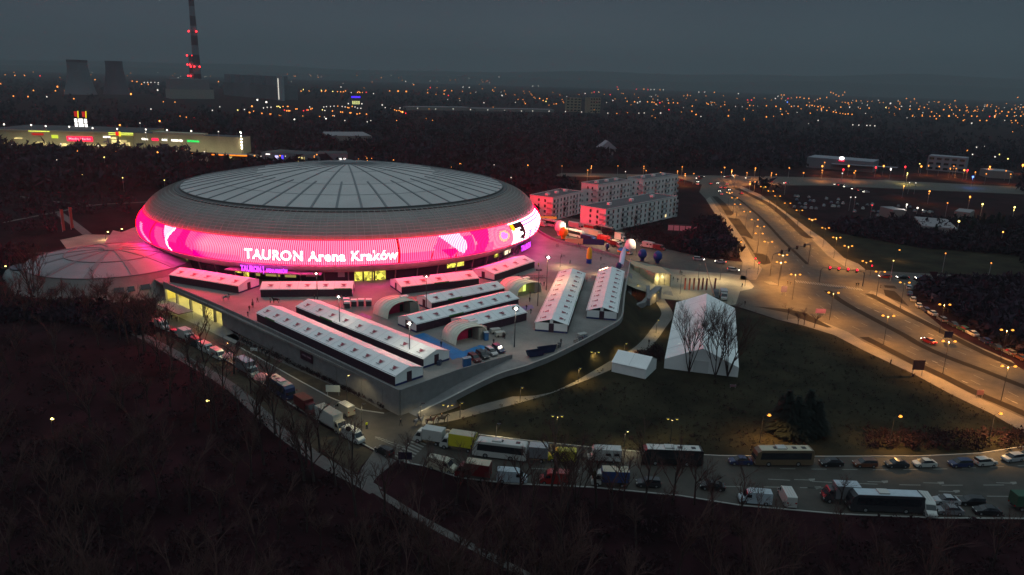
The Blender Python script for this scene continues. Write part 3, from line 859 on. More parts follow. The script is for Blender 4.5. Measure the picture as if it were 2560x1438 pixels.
# ---- small training hall left of the arena
c0 = G(290, 694, 7.0); dd = Vector((c0.x, c0.y, 0)).normalized(); TC = Vector((c0.x, c0.y, 0)) + dd * 26
th = thing('training_hall', 'low grey domed hall left of the arena, its right half lit pink', 'hall', TC)
M_hall = mat('hall_roof', (.22, .21, .22), .6, var=.14, scale=.12, detail=8)
RT = 26.0
def tz(r): return 10.5 - 3.5 * (r / RT) ** 2.0
mb = MB(); mb.lathe([(.3, tz(.3))] + [(r, tz(r)) for r in (3, 7, 12, 17, 21, 24, RT)], 72); mb.f = [f[::-1] for f in mb.f]; mb.build('roof', M_hall, th, True)
M_hrib = mat('hall_rib', (.165, .155, .165), .6)
mb = MB(); rr = np.linspace(3, RT, 8); vs = []
for r in rr: vs += [(r, -.9 * r / RT - .25, tz(r) + .02), (r, -.9 * r / RT - .25, tz(r) + .14), (r, .9 * r / RT + .25, tz(r) + .14), (r, .9 * r / RT + .25, tz(r) + .02)]
mb.add(vs, [(4 * i + k, 4 * i + 4 + k, 4 * i + 5 + k, 4 * i + k + 1) for i in range(7) for k in range(3)])
hr = mb.mesh('hall_rib', M_hrib)
for k in range(12):
    o = bpy.data.objects.new('roof_rib', hr); COL.objects.link(o); o.parent = th; o.rotation_euler[2] = -1.9 + 2 * PI * k / 12
mb = MB()
for r_ in (14.5, 25.9): mb.lathe([(r_ - .2, tz(r_) + .05), (r_ - .2, tz(r_) + .22), (r_ + .25, tz(r_) + .18), (r_ + .25, tz(r_) - .1)], 72)
mb.build('roof_ring', M_hrib, th)
mb = MB(); mb.lathe([(3.0, tz(3) - .1), (2.9, tz(3) + .4), (.01, tz(0) + .55)][::-1], 20); mb.build('roof_cap', M_hrib, th)
mb = MB(); mb.lathe([(30.5, 0), (28.4, 2.6), (27.0, 4.9), (RT, 7.0)], 72); mb.build('wall', mat('hall_wall', (.20, .175, .165), .7, var=.15, scale=.3), th, True)
for k, a in enumerate((-1.05, -.93, -.78, -1.2, -1.75, -2.0)):
    for r0, r1, z0, z1 in ((28.6, 27.6, 2.7, 4.1),):
        mb = MB(); w_ = .035 if k % 2 else .05
        mb.add([(r * math.cos(a + s) * 1.004, r * math.sin(a + s) * 1.004, z) for r, z in ((r0, z0), (r1, z1)) for s in (-w_, w_)], [(0, 1, 3, 2)]); mb.build('window', M_glass, th)
# round porch bulge on the left
mb = MB(); mb.lathe([(7.5, 0), (6.6, 3.0), (5.6, 4.6), (3.0, 5.6), (.01, 5.9)], 28); o = mb.build('porch', mat('hall_porch', (.19, .20, .20), .6), th, True, (-25.5, -7.5, 0))
mb = MB(); mb.lathe([(4.3, 4.9), (4.6, 5.6), (4.2, 5.75), (.01, 5.95)], 24); mb.build('porch_opening', mat('porch_dark', (.07, .07, .09), .5), o)
# sand-coloured yard behind the hall
sheet('forecourt_paving', [(150, 600), (190, 592), (215, 586), (300, 588), (350, 597), (345, 640), (300, 700), (180, 640)], .012, M_square)
# ------------------------------------------------------------------ tents on the plaza
def logo_geo():
    """winged flame mark with a bar of small print under it"""
    mb = MB()
    mb.mat(0)
    for k, (x0, y0, ln) in enumerate(((-.95, .15, 2.1), (-.6, -.22, 1.7), (-.35, -.58, 1.2))):
        mb.add([(x0, y0, 0), (x0 + ln * .55, y0 - .10, 0), (x0 + ln, y0 + .42 - k * .05, 0), (x0 + ln * .5, y0 + .22, 0), (x0 + ln * .1, y0 + .26, 0)], [(0, 1, 2, 3, 4)])
    mb.mat(1)
    for k in range(4): mb.add([(-.7 + k * .36, -1.15, 0), (-.42 + k * .36, -1.15, 0), (-.42 + k * .36, -.93, 0), (-.7 + k * .36, -.93, 0)], [(0, 1, 2, 3)])
    return mb.mesh('roof_print', [M_logo, M_logob])
LOGO = logo_geo()
def tent(label, a, b, c, eave=2.45, ridge=1.25, n=8, z=PZ, w=None, skirt=True, green=(), door='b', logos=True, group='long white event tents on the plaza', both=False, swag=False, skipl=()):
    """a near gable corner on the long visible side, b the other near gable corner, c far end of the visible side"""
    A, B, C = G(*a, z), G(*b, z), G(*c, z)
    d = (C - A); L = d.length; d.normalize(); q = Vector((-d.y, d.x, 0))
    s = 1 if q.dot(B - A) > 0 else -1
    W = w or abs(q.dot(B - A))
    t = thing('event_tent', label, 'tent', A, math.atan2(d.y, d.x), group)
    def P(x, y, zz): return (x, y * s, zz)
    def quad(mb, *p):
        mb.add([P(*v) for v in p], [(0, 1, 2, 3)[:len(p)] if s > 0 else (3, 2, 1, 0)[-len(p):]])
    # roof: two sheets with slight sag between the frames
    mb = MB(); seg = n * 4; vs = []
    ys = [-.25, W * .25, W * .5, W * .75, W + .25]
    for i in range(seg + 1):
        x = L * i / seg; sg = .06 * math.sin(PI * (i % 4) / 4)
        for j, y in enumerate(ys):
            zz = eave + ridge * (1 - abs(y - W / 2) / (W / 2)) if 0 <= y <= W else eave - .12
            vs.append(P(x if 0 < i < seg else x + (-.15 if i == 0 else .15), y, zz - (sg if j in (1, 3) else sg * .3)))
    fs = []
    for i in range(seg):
        for j in range(4):
            f = (5 * i + j, 5 * i + 5 + j, 5 * i + 6 + j, 5 * i + j + 1); fs.append(f if s > 0 else f[::-1])
    mb.add(vs, fs); mb.build('roof', M_fabric, t)
    # walls
    for yy, nm in ((0, 'side_wall'), (W, 'side_wall')):
        mb = MB(); mb.box(P(L / 2, yy, eave / 2), (L, .06, eave)); mb.build(nm, M_tentdark if skirt else M_fabric2, t)
    for xx in (0, L):
        mb = MB()
        if xx == 0 and door:
            dx = W * .5 - .7
            mb.add([P(xx, 0, .45), P(xx, dx, .45), P(xx, dx, eave), P(xx, 0, eave), P(xx, dx + 1.4, .45), P(xx, W, .45), P(xx, W, eave), P(xx, dx + 1.4, eave), P(xx, W / 2, eave + ridge - .03)], [(0, 1, 2, 3), (4, 5, 6, 7), (3, 2, 8), (2, 7, 8), (7, 6, 8)])
            gw = mb.build('gable_wall', M_fabric2, t)
            m2 = MB(); m2.box(P(xx - .02, W * .5, (eave) / 2), (.05, 1.35, eave)); m2.build('doorway', M_tentdark, t)
            if skirt:
                m2 = MB(); m2.box(P(xx - .03, dx / 2, .23), (.06, dx, .46)); m2.box(P(xx - .03, W - dx / 2, .23), (.06, dx, .46)); m2.build('base_band', M_tentblue, t)
            if swag:
                m2 = MB()
                for s0, s1 in ((.3, .47), (.53, .7)): m2.add([P(xx - .05, W * .06 if s0 < .4 else W * .55, eave + .12), P(xx - .05, W * .45 if s0 < .4 else W * .94, eave + .12), P(xx - .05, W * .45 if s0 < .4 else W * .55, eave + ridge * .82)], [(0, 1, 2)])
                m2.build('gable_window', M_glass, t)
        else:
            mb.add([P(xx, 0, 0), P(xx, W, 0), P(xx, W, eave), P(xx, 0, eave), P(xx, W / 2, eave + ridge - .03)], [(0, 1, 2, 3), (3, 2, 4)])
            mb.build('gable_wall', M_fabric2, t)
    # bay seams and small roof lamps
    mb = MB()
    sl = math.atan2(ridge, W / 2)
    for i in range(1, n):
        x = L * i / n
        for y0, y1 in ((0, W / 2), (W, W / 2)):
            mb.add([P(x - .035, y0, eave + .02), P(x + .035, y0, eave + .02), P(x + .035, y1, eave + ridge + .03), P(x - .035, y1, eave + ridge + .03)], [(0, 1, 2, 3)])
    mb.build('roof_seam', mat('seam_grey', (.42, .43, .43), .6), t)
    if logos:
        for i in range(n):
            if i in skipl: continue
            for side in ((0, 1) if both else (0,)):
                o = bpy.data.objects.new('roof_print', LOGO); COL.objects.link(o); o.parent = t
                x = L * (i + .5) / n; k = .46 if not side else .54
                cy_ = W * (.24 if side == 0 else .76)
                # print lies on the slope; local y runs up the roof
                up = Vector((0, (1 if side == 0 else -1) * s * math.cos(sl), math.sin(sl))); nx = up.cross(Vector((0, 0, 1))).normalized()
                if s > 0: nx = nx if side == 0 else nx
                nrm = nx.cross(up)
                if nrm.z < 0: nx = -nx; nrm = -nrm
                sc = W / 8.5
                M = Matrix((nx * sc, up * sc, nrm * sc)).transposed().to_4x4(); M.translation = Vector(P(x, cy_, eave + ridge * .48 + .12)); o.matrix_local = M
    for i in green:
        mb = MB(); x = L * (i + .5) / n; mb.box(P(x, -.3, eave - .05), (L / n * .95, .05, .45)); mb.build('awning_banner', M_green, t)
    return t
tent('longest white tent, standing right along the edge of the grey retaining wall', (988, 966), (1066, 946), (643, 803), n=12, green=(10,))
tent('long white tent just behind the one on the wall edge, same direction', (1059, 921), (1131, 903), (741, 786), n=9, green=(6,))
tent('long white tent seen end-on, left one of the pair running away up the plaza', (1418, 834), (1336, 830), (1462, 700), n=10, door='b', both=True, swag=True, green=(3, 5))
tent('white tent seen end-on beside the right rim parapet, shorter of the pair', (1541, 802), (1466, 796), (1559, 695), n=9, both=True, swag=True, green=(3,))
tent('pink-lit tent under the left part of the arena screen, gable to the right', (597, 734), (647, 716), (425, 705), n=5)
tent('pink-lit tent with five bays below the arena name, centre of the front row', (881, 741), (893, 722), (652, 743), n=5, green=(0,))
tent('pink-lit tent right of the yellow arena entrance, gable to the left', (1004, 736), (977, 716), (1197, 713), n=5, green=(2,), skipl=(3,))
tent('small pink-lit tent at the right end of the front row', (1236, 703), (1184, 690), (1336, 669), n=4)
tent('white tent running behind the first arched pavilion, uppermost of the three parallel ones', (1079, 777), (1046, 760), (1261, 738), n=5, green=(1,), skipl=(2,))
tent('white tent in the middle of the three parallel ones, with a green banner', (1041, 832), (990, 814), (1296, 765), n=7, green=(2,))
tent('short white tent joined to the second arched pavilion, lowest of the three parallel ones', (1176, 838), (1130, 822), (1316, 801), n=4, w=8.2)

# arched pavilions
def pavilion(label, fl, fr, bl, h=4.1, lit=False):
    A, B, C = G(*fl, PZ), G(*fr, PZ), G(*bl, PZ)
    W = (B - A).length; d = (B - A).normalized(); q = Vector((-d.y, d.x, 0)); D_ = abs(q.dot(C - A)) + 1.5
    t = thing('arched_pavilion', label, 'pavilion', A, math.atan2(d.y, d.x), 'arched pavilions on the plaza')
    n = 16
    def prof(k):
        u = k / n; x = W * u; e = 2.6
        return x, h * (1 - abs(2 * u - 1) ** e) ** (1 / e)
    pr = [(0.0, 0.0)] + [prof(k / 2) for k in range(1, 2 * n)] + [(W, 0.0)]
    mb = MB(); m = len(pr); vs = []
    for y in (0, D_):
        for x, z in pr: vs.append((x, y, z))
    for y in (0, D_):
        for x, z in pr: vs.append((W / 2 + (x - W / 2) * .95, y, max(0, z * .95)))
    fs = [(k, k + 1, m + k + 1, m + k) for k in range(m - 1)] + [(2 * m + k + 1, 2 * m + k, 3 * m + k, 3 * m + k + 1) for k in range(m - 1)]
    fs += [(k + 1, k, 2 * m + k, 2 * m + k + 1) for k in range(m - 1)] + [(m + k, m + k + 1, 3 * m + k + 1, 3 * m + k) for k in range(m - 1)]
    mb.add(vs, fs); mb.build('shell', mat('pavilion_fabric', (.68, .66, .56), .55, var=.08, scale=.6), t, True)
    mb = MB()
    for i in range(5):
        y = D_ * (i + .5) / 5
        mb.tube([(x, y, z + .03) for x, z in pr[::2]], .06, 4)
    mb.build('shell_rib', mat('pavilion_rib', (.42, .40, .33), .6), t)
    yb = D_ * .45
    mb = MB(); mb.add([(W / 2 + (x - W / 2) * .94, yb, z * .94) for x, z in pr], [tuple(range(m))])
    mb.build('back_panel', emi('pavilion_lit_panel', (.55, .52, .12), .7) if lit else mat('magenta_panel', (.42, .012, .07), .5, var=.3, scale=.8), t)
    mb = MB(); mb.box((W * .82, yb * .5, 1.6), (W * .25, yb, 3.2)); mb.build('entrance_box', mat('pavilion_box', (.20, .20, .18), .6), t)
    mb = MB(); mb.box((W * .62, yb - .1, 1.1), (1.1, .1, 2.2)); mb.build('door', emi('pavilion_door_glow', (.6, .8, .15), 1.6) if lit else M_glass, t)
    mb = MB(); mb.box((W * .75, D_ * .55, h * .97 + .1), (2.4, 1.1, .5)); mb.build('roof_unit', M_fabric2, t)
    return t
pavilion('arched cream pavilion with a magenta back wall, between the tents at the left', (968, 798), (1050, 778), (934, 788))
pavilion('arched cream pavilion beside the blue painted parking bays', (1138, 864), (1221, 845), (1100, 853))
pavilion('arched pavilion glowing yellow inside, smallest and farthest right', (1292, 744), (1355, 729), (1262, 729), 3.9, True)

# blue and violet bays, pitch lines
sheet('floor_paint', [(1032, 840), (1060, 832), (1160, 880), (1224, 862), (1210, 870), (1131, 900), (1120, 888)], PZ + .006, M_blue_floor)
sheet('floor_paint', [(1134, 888), (1200, 862), (1222, 868), (1150, 896)], PZ + .009, M_blue_floor)
sheet('floor_paint', [(888, 790), (905, 782), (930, 792), (925, 800)], PZ + .006, M_violet_floor)
sheet('floor_paint', [(1298, 768), (1330, 762), (1336, 770), (1312, 778)], PZ + .006, mat('lilac_floor', (.14, .13, .30), .6))
pl = MB()
def ring_line(cx, cy, r, a0, a1, mb, w=.12):
    c = G(cx, cy, PZ); ribbon(mb, [Vector((c.x + r * math.cos(a), c.y + r * math.sin(a), 0)) for a in np.linspace(a0, a1, 24)], w, PZ + .012)
ring_line(1348, 848, 7, 2.0, 5.6, pl); ring_line(1296, 880, 5.5, -1.9, 1.4, pl); ring_line(1440, 690, 5, 0, 6.28, pl)
for a, b in (((1300, 752), (1365, 738)), ((1250, 800), (1330, 850)), ((1060, 835), (1150, 878)), ((1165, 872), (1195, 884)), ((1190, 866), (1215, 878)), ((880, 782), (925, 797)), ((1240, 856), (1330, 825)), ((1140, 900), (1190, 885)), ((1380, 890), (1480, 850)), ((760, 790), (720, 775)), ((1330, 700), (1280, 690))):
    A, B = G(*a, PZ), G(*b, PZ); ribbon(pl, [A, B], .14, PZ + .013)
struct('floor_marking', pl, M_white)

# big storage hall tent and the small marquee on the lawn
def big_tent():
    A, B = G(1660, 921), G(1844, 945); C = G(1691, 756, 2.6)
    d = Vector((C.x - A.x, C.y - A.y, 0)); L = d.length; d.normalize(); q = Vector((-d.y, d.x, 0)); s = 1 if q.dot(B - A) > 0 else -1; W = abs(q.dot(B - A))
    t = thing('storage_tent', 'very large plain white canvas hall on the lawn behind the bare trees', 'tent', A, math.atan2(d.y, d.x))
    H1, H2 = 2.6, 3.9
    def P(x, y, z): return (x, y * s, z)
    mb = MB(); vs = []; n = 24
    for i in range(n + 1):
        sg = .12 * math.sin(PI * (i % 4) / 4); x = L * i / n
        for y in (0, W * .25, W / 2, W * .75, W): vs.append(P(x, y, H1 + H2 * (1 - abs(y - W / 2) / (W / 2)) - (sg if y not in (0, W / 2, W) else 0)))
    mb.add(vs, [(5 * i + j, 5 * i + 5 + j, 5 * i + 6 + j, 5 * i + j + 1) if s > 0 else (5 * i + j + 1, 5 * i + 6 + j, 5 * i + 5 + j, 5 * i + j) for i in range(n) for j in range(4)])
    mb.build('roof', M_fabric, t)
    for y in (0, W):
        mb = MB(); mb.box(P(L / 2, y, H1 / 2), (L, .08, H1)); mb.build('side_wall', M_fabric2, t)
    for x in (0, L):
        mb = MB(); mb.add([P(x, 0, 0), P(x, W, 0), P(x, W, H1), P(x, W / 2, H1 + H2 - .03), P(x, 0, H1)], [(0, 1, 2, 3, 4)]); mb.build('gable_wall', M_fabric2, t)
    mb = MB()
    for i in range(1, 7):
        x = L * i / 7
        for y0 in (0, W): mb.add([P(x - .09, y0, H1 + .03), P(x + .09, y0, H1 + .03), P(x + .09, W / 2, H1 + H2 + .04), P(x - .09, W / 2, H1 + H2 + .04)], [(0, 1, 2, 3)])
    mb.build('roof_seam', mat('seam_grey', (.42, .43, .43)), t)
    mb = MB(); mb.box(P(-.06, W * .5, 1.6), (.06, 3.6, 3.2)); mb.build('door', mat('canvas_door', (.55, .56, .55), .7), t)
big_tent()
tent('small white marquee on the lawn, left of the very large canvas hall', (1613, 948), (1652, 925), (1529, 929), eave=2.7, ridge=1.9, n=2, z=0, skirt=False, door='', logos=False, group=None)
# ------------------------------------------------------------------ flats, far buildings, yard objects
M_flat = mat('flat_render', (.68, .66, .64), .8, var=.06, scale=.3)
M_flatr = mat('flat_roof_felt', (.09, .09, .095), .9, var=.2, scale=.3)
M_slab = mat('balcony_slab', (.50, .48, .47), .8)
M_rail = mat('balcony_rail', (.30, .30, .31), .6)
WIN = {}
def win_mesh(w, h, lit=False):
    k = (w, h, lit)
    if k in WIN: return WIN[k]
    mb = MB(); mb.box((0, .02, 0), (w, .12, h)); mb.mat(1)
    mb.box((0, -.04, h / 2 + .03), (w + .12, .06, .06)); mb.box((0, -.04, -h / 2 - .04), (w + .2, .14, .07)); mb.box((0, -.05, 0), (.06, .04, h))
    WIN[k] = mb.mesh('window', [emi('flat_window_glow', (1, .75, .35), 1.6, 'NONE') if lit else M_glass, M_slab]); return WIN[k]
def block(label, L, C, R, floors, fh=2.8, bays=14, seed=0, group='white blocks of flats behind the arena', balc=True):
    """L-C gable side, C-R long side (ground corners in the picture)"""
    c = G(*C); r = G(*R); l = G(*L)
    d = (r - c); LL = d.length; d.normalize(); q = Vector((-d.y, d.x, 0)); W = abs(q.dot(l - c)); H = floors * fh + .6
    if q.dot(l - c) < 0: q = -q
    t = thing('block_of_flats', label, 'flats', c, math.atan2(d.y, d.x), group)
    s = 1 if Vector((-d.y, d.x, 0)).dot(q) > 0 else -1
    mb = MB(); mb.box((LL / 2, s * W / 2, H / 2), (LL, W, H)); mb.build('wall', M_flat, t)
    mb = MB(); mb.box((LL / 2, s * W / 2, H + .05), (LL - .5, W - .5, .12)); rf = mb.build('roof', M_flatr, t)
    mb = MB()
    for a, b, w1, w2 in ((LL / 2, 0, LL, .25), (LL / 2, W, LL, .25), (0, W / 2, .25, W), (LL, W / 2, .25, W)): mb.box((a, s * b, H + .2), (w1 + .1, w2 + .1, .4))
    mb.build('roof_edge', M_slab, rf)
    rnd = random.Random(seed)
    for i in range(3):
        mb = MB(); mb.box((LL * (.2 + .3 * i), s * W * .5, H + .7), (2.2, 1.6, 1.2)); mb.build('stair_hatch', M_flat, rf)
    for f in range(floors):
        z = f * fh + 1.75
        for b in range(bays):
            x = LL * (b + .5) / bays
            o = bpy.data.objects.new('window', win_mesh(1.1 if b % 3 else 1.5, 1.5, rnd.random() < .012)); COL.objects.link(o); o.parent = t
            o.location = (x, -.05 * s if s > 0 else .05, z); o.rotation_euler[2] = 0 if s > 0 else PI
            if balc and b % 3 == 0:
                mb = MB(); mb.box((x, -s * .75, f * fh + .45), (3.0, 1.5, .16)); bo = mb.build('balcony', M_slab, t)
                m2 = MB(); m2.box((x, -s * 1.47, f * fh + 1.0), (3.0, .06, .95)); m2.build('balcony_rail', M_rail, bo)
        for y in (W * .33, W * .6):
            o = bpy.data.objects.new('window', win_mesh(1.0, 1.4)); COL.objects.link(o); o.parent = t
            o.location = (-.05, s * y, z); o.rotation_euler[2] = -PI / 2
        if balc:
            for xe in (-.9, LL + .9):
                mb = MB(); mb.box((xe, s * 1.2, f * fh + .45), (1.8, 2.6, .16)); bo = mb.build('balcony', M_slab, t)
                m2 = MB(); m2.box((xe + (-.88 if xe < 0 else .88), s * 1.2, f * fh + 1.0), (.06, 2.6, .95)); m2.build('balcony_rail', M_rail, bo)
    return t
block('nearest block of flats, its end wall lit pink, long side with many balconies', (1455, 569), (1512, 582), (1688, 542), 4, 2.6, 16, 1)
block('pink-lit block of flats close to the right end of the arena screen', (1318, 546), (1380, 553), (1452, 533), 4, 2.8, 9, 2)
block('block of flats in the middle of the group, half hidden by the nearest one', (1446, 520), (1492, 526), (1572, 511), 4, 3.4, 9, 3)
block('farthest block of flats at the upper right of the group', (1562, 503), (1606, 509), (1690, 494), 4, 3.4, 10, 4)

def house(name, label, cat, L, R, h, depth, m, mr=None, group=None, z=0, wins=0, glow=None, floors=1, roof_parts=True):
    a, b = G(*L, z), G(*R, z); d = (b - a); LL = d.length; d.normalize()
    t = thing(name, label, cat, a, math.atan2(d.y, d.x), group)
    mb = MB(); mb.box((LL / 2, depth / 2, h / 2), (LL, depth, h)); mb.build('wall', m, t)
    mb = MB(); mb.box((LL / 2, depth / 2, h + .1), (LL - .4, depth - .4, .2)); mb.build('roof', mr or M_flatr, t)
    for f in range(floors):
        for i in range(wins):
            mb = MB(); w_ = LL / wins * .62; mb.box((LL * (i + .5) / wins, -.08, h * (f + .5) / floors), (w_, .1, h / floors * .45)); mb.build('window', glow or M_glass, t)
    return t, LL
M_mall = mat('mall_cladding', (.42, .36, .20), .7, var=.2, scale=.05)
M_mallr = mat('mall_roof', (.045, .045, .05), .8, var=.3, scale=.03)
def glow_box(parent, name, c, d, m):
    mb = MB(); mb.box(c, d); return mb.build(name, m, parent)
# shopping centre, long low front
t, LL = house('shopping_centre', 'long low shopping centre with lit shop signs at the far left', 'building', (-40, 362), (336, 371), 13, 70, M_mall, M_mallr)
d0 = lambda px, L0=-40, L1=336: LL * (px - L0) / (L1 - L0)
mb = MB(); mb.box((LL * .5, -.3, 13.4), (LL, 1.0, .9)); mb.build('roof_edge', mat('mall_edge', (.4, .36, .25), .6), t)
glow_box(t, 'light_strip', (d0(103), -.9, 13.0), (18, .3, .5), emi('strip_yellow_green', (.75, .85, .12), 2.2, 'NONE'))
glow_box(t, 'light_strip', (d0(308), -.9, 13.2), (22, .3, .5), emi('strip_yellow_green', (.75, .85, .12), 2.2, 'NONE')); glow_box(t, 'light_strip', (d0(308), -.9, 11.8), (22, .3, .4), emi('strip_yellow_green', (.75, .85, .12), 2.2, 'NONE'))
E_red = emi('sign_red_glow', (1, .012, .06), 2.4, 'NONE'); E_wh = emi('sign_white_glow', (1, .96, .9), 2.6, 'NONE'); E_or = emi('sign_orange_glow', (1, .30, .02), 1.8, 'NONE'); E_ye = emi('sign_yellow_glow', (.9, .75, .02), 1.4, 'NONE')
E_gr = emi('sign_green_glow', (.01, .75, .12), 2.0, 'NONE'); E_win = room_glow('shop_window_glow', (1, .80, .32), 1.5, .35); E_redd = emi('sign_dim_red_glow', (.5, .02, .015), 1.0, 'NONE')
rs = glow_box(t, 'shop_sign', (d0(202), -.6, 7.2), (22, .5, 4.2), E_red)
text_on('sign_text', 'Media Markt', 2.6, Vector((d0(202) - 9.5, -.95, 6.4)), Vector((1, 0, 0)), Vector((0, 0, 1)), emi('sign_text_pink', (1, .25, .3), 2.6, 'NONE'), rs, .05, 19)
glow_box(t, 'shop_sign', (d0(98), -.5, 10.4), (10, .4, 1.8), E_redd); glow_box(t, 'shop_sign', (d0(140), -.5, 8.6), (5.5, .4, 2.8), emi('sign_lime', (.6, .7, .05), 1.3, 'NONE')); glow_box(t, 'shop_sign', (d0(270), -.5, 9.4), (6, .4, 1.2), E_wh)
glow_box(t, 'shop_sign', (d0(299), -1.3, 12.6), (3.2, .5, 3.2), emi('sign_red_square', (.9, .01, .01), 1.4, 'NONE')); glow_box(t, 'shop_sign', (d0(304.5), -1.3, 12.4), (1.5, .5, 4), E_ye)
for px, w_, z_, h_ in ((100, 10, 2.6, 2.6), (130, 6, 1.4, 1.4), (160, 4, 1.8, 2.2), (300, 13, 5.4, 3.2), (296, 5, 2.6, 3.5), (322, 3, 2.8, 4.5), (70, 3, 1.4, 1.0), (20, 9, 2.0, .8), (48, 7, 6.5, .9), (118, 8, 2.2, .9), (178, 9, 2.0, .8), (232, 12, 2.2, .7), (262, 8, 2.0, .9), (286, 5, 8.6, 1.6)): glow_box(t, 'lit_window', (d0(px), -.4, z_), (w_, .4, h_), E_win)
t, LL = house('shopping_centre', 'right wing of the shopping centre with a row of small white and green signs', 'building', (337, 372), (605, 385), 14, 16, M_mall, M_mallr)
d1 = lambda px: LL * (px - 337) / 268
for px, w_, s_, m in ((366, 6.5, 'C&A', E_wh), (416, 5.5, 'SMYK', E_wh), (447, 11, 'RESERVED', E_wh), (487, 11.5, 'DEICHMANN', E_gr)):
    text_on('sign_text', s_, 2.2, Vector((d1(px) - w_ / 2, -.4, 8.2)), Vector((1, 0, 0)), Vector((0, 0, 1)), m, t, .10, w_)
glow_box(t, 'shop_sign', (d1(392), -.5, 9.0), (6, .4, 2.0), E_red)
mb = MB(); mb.box((d1(450), 4, 14.9), (48, 8, 1.6)); mb.build('roof_box', mat('mall_edge', (.4, .36, .25)), t)
for k in range(6):
    mb = MB(); mb.ball((LL + .6, -.6, 5 + k * 2.6), .5, 6); mb.build('edge_lamp', E_lampw, t)
# sign tower of the shopping centre
p = G(208, 352); t = thing('sign_tower', 'tall lit sign tower with white and orange boards above the shopping centre', 'sign', p, -.1)
for x in (-3, 3):
    mb = MB(); mb.tube([(x, 0, 0), (x, 0, 22)], .5, 6); mb.build('post', M_dk, t)
for z_, h_, m in ((10.6, 2.6, E_or), (14.4, 3.6, E_wh), (18.8, 3.6, E_wh)):
    for s in (-1, 1):
        mb = MB(); mb.box((s * 3.2, abs(s) * .6, z_), (6.2, .6, h_), -.25 * s); mb.build('sign_board', m, t)
for s, x in ((-1, -4.3), (1, 3.8)):
    mb = MB(); mb.box((x, 0, 25), (3.0, .5, 5)); mb.build('sign_board', E_redd, t)
    mb = MB(); mb.tube([(x + 2.0, 0, 21.5), (x + 2.6, 0, 28)], .5, 4); mb.build('sign_post_glow', E_ye, t)
# petrol station canopy, dealers
p = G(578, 408); t = thing('petrol_station', 'petrol station with an orange lit canopy edge behind the arena', 'building', p, -.05)
mb = MB(); mb.box((0, 4, 6.2), (28, 12, .8)); mb.build('canopy', mat('canopy_grey', (.2, .18, .15)), t); glow_box(t, 'light_strip', (0, -2.2, 6.3), (28, .25, .7), emi('strip_orange', (1, .22, .01), 2.4, 'NONE'))
glow_box(t, 'lit_window', (-6, 9, 2.4), (6, .4, 3.2), E_win); glow_box(t, 'shop', (2, 14, 2.6), (26, 8, 5.2), mat('station_wall', (.3, .26, .2)))
for x in (-11, 0, 11):
    mb = MB(); mb.tube([(x, 3, 0), (x, 3, 6)], .3, 5); mb.build('post', M_steel, t)
p = G(468, 402); t, LL = house('kiosk_hall', 'pale flat-roofed shed beside the petrol station', 'building', (496, 404), (520, 404), 5, 8, mat('pale_wall', (.5, .45, .34), .7))
t, LL = house('car_showroom', 'low car showroom with a lit yellow upper window, behind the arena roof on the left', 'building', (655, 402), (765, 410), 7, 25, mat('showroom_wall', (.20, .18, .20), .6), mat('mall_roof', (.1, .1, .11)))
for x, w_, z_, h_, m in ((.88, 8, 4.4, 1.6, E_win), (.88, 8, 2.0, 1.6, E_win), (.48, 1.5, 4, 3, emi('sign_blue_glow', (.08, .05, 1), 2, 'NONE')), (.35, 3, 3, 4, emi('sign_bluewhite', (.6, .55, 1), 1.6, 'NONE')), (.15, 4, 5.6, .6, E_wh)): glow_box(t, 'lit_window', (LL * x, -.3, z_), (w_, .3, h_), m)
t, LL = house('car_showroom', 'grey box-like car showroom with small white lettering, just above the arena roof cap', 'building', (798, 424), (870, 424), 11.5, 22, mat('showroom_grey', (.16, .17, .20), .5), mat('mall_roof', (.1, .1, .11)))
text_on('sign_text', 'RENAULT', 1.6, Vector((LL * .69, -.3, 7.3)), Vector((1, 0, 0)), Vector((0, 0, 1)), E_wh, t, .06, LL * .25); text_on('sign_text', 'DACIA', 1.6, Vector((LL * .1, -.3, 7.3)), Vector((1, 0, 0)), Vector((0, 0, 1)), E_wh, t, .06, LL * .17)
t, LL = house('car_showroom', 'wide low car dealer right of the main road, oval white logo on its roof', 'building', (2015, 418), (2180, 432), 9, 30, mat('dealer_wall', (.16, .15, .17), .7), mat('dealer_roof', (.20, .20, .23), .7))
mb = MB(); mb.lathe([(2.2, 0), (2.2, .4), (.01, .4)], 20); o = mb.build('oval_sign', E_wh, t, loc=(LL * .53, -.6, 10.4)); o.rotation_euler[0] = PI / 2; o.scale = (1, .7, 1)
glow_box(t, 'shop_sign', (LL * .53, -.6, 8.4), (4.4, .4, 1.0), E_red)
mb = MB(); mb.add([(LL * .4, -6, 5.2), (LL * 1.35, -4, 6.2), (LL * 1.35, 2, 6.4), (LL * .4, 2, 5.4)], [(0, 1, 2, 3)]); mb.build('canopy', mat('dealer_roof', (.2, .2, .23)), t)
t, LL = house('office_building', 'three-storey office with bands of windows, right of the wide car dealer', 'building', (2315, 425), (2410, 433), 13, 18, mat('office_wall', (.24, .22, .24), .7), mat('dealer_roof', (.2, .2, .23)), wins=5, floors=3)
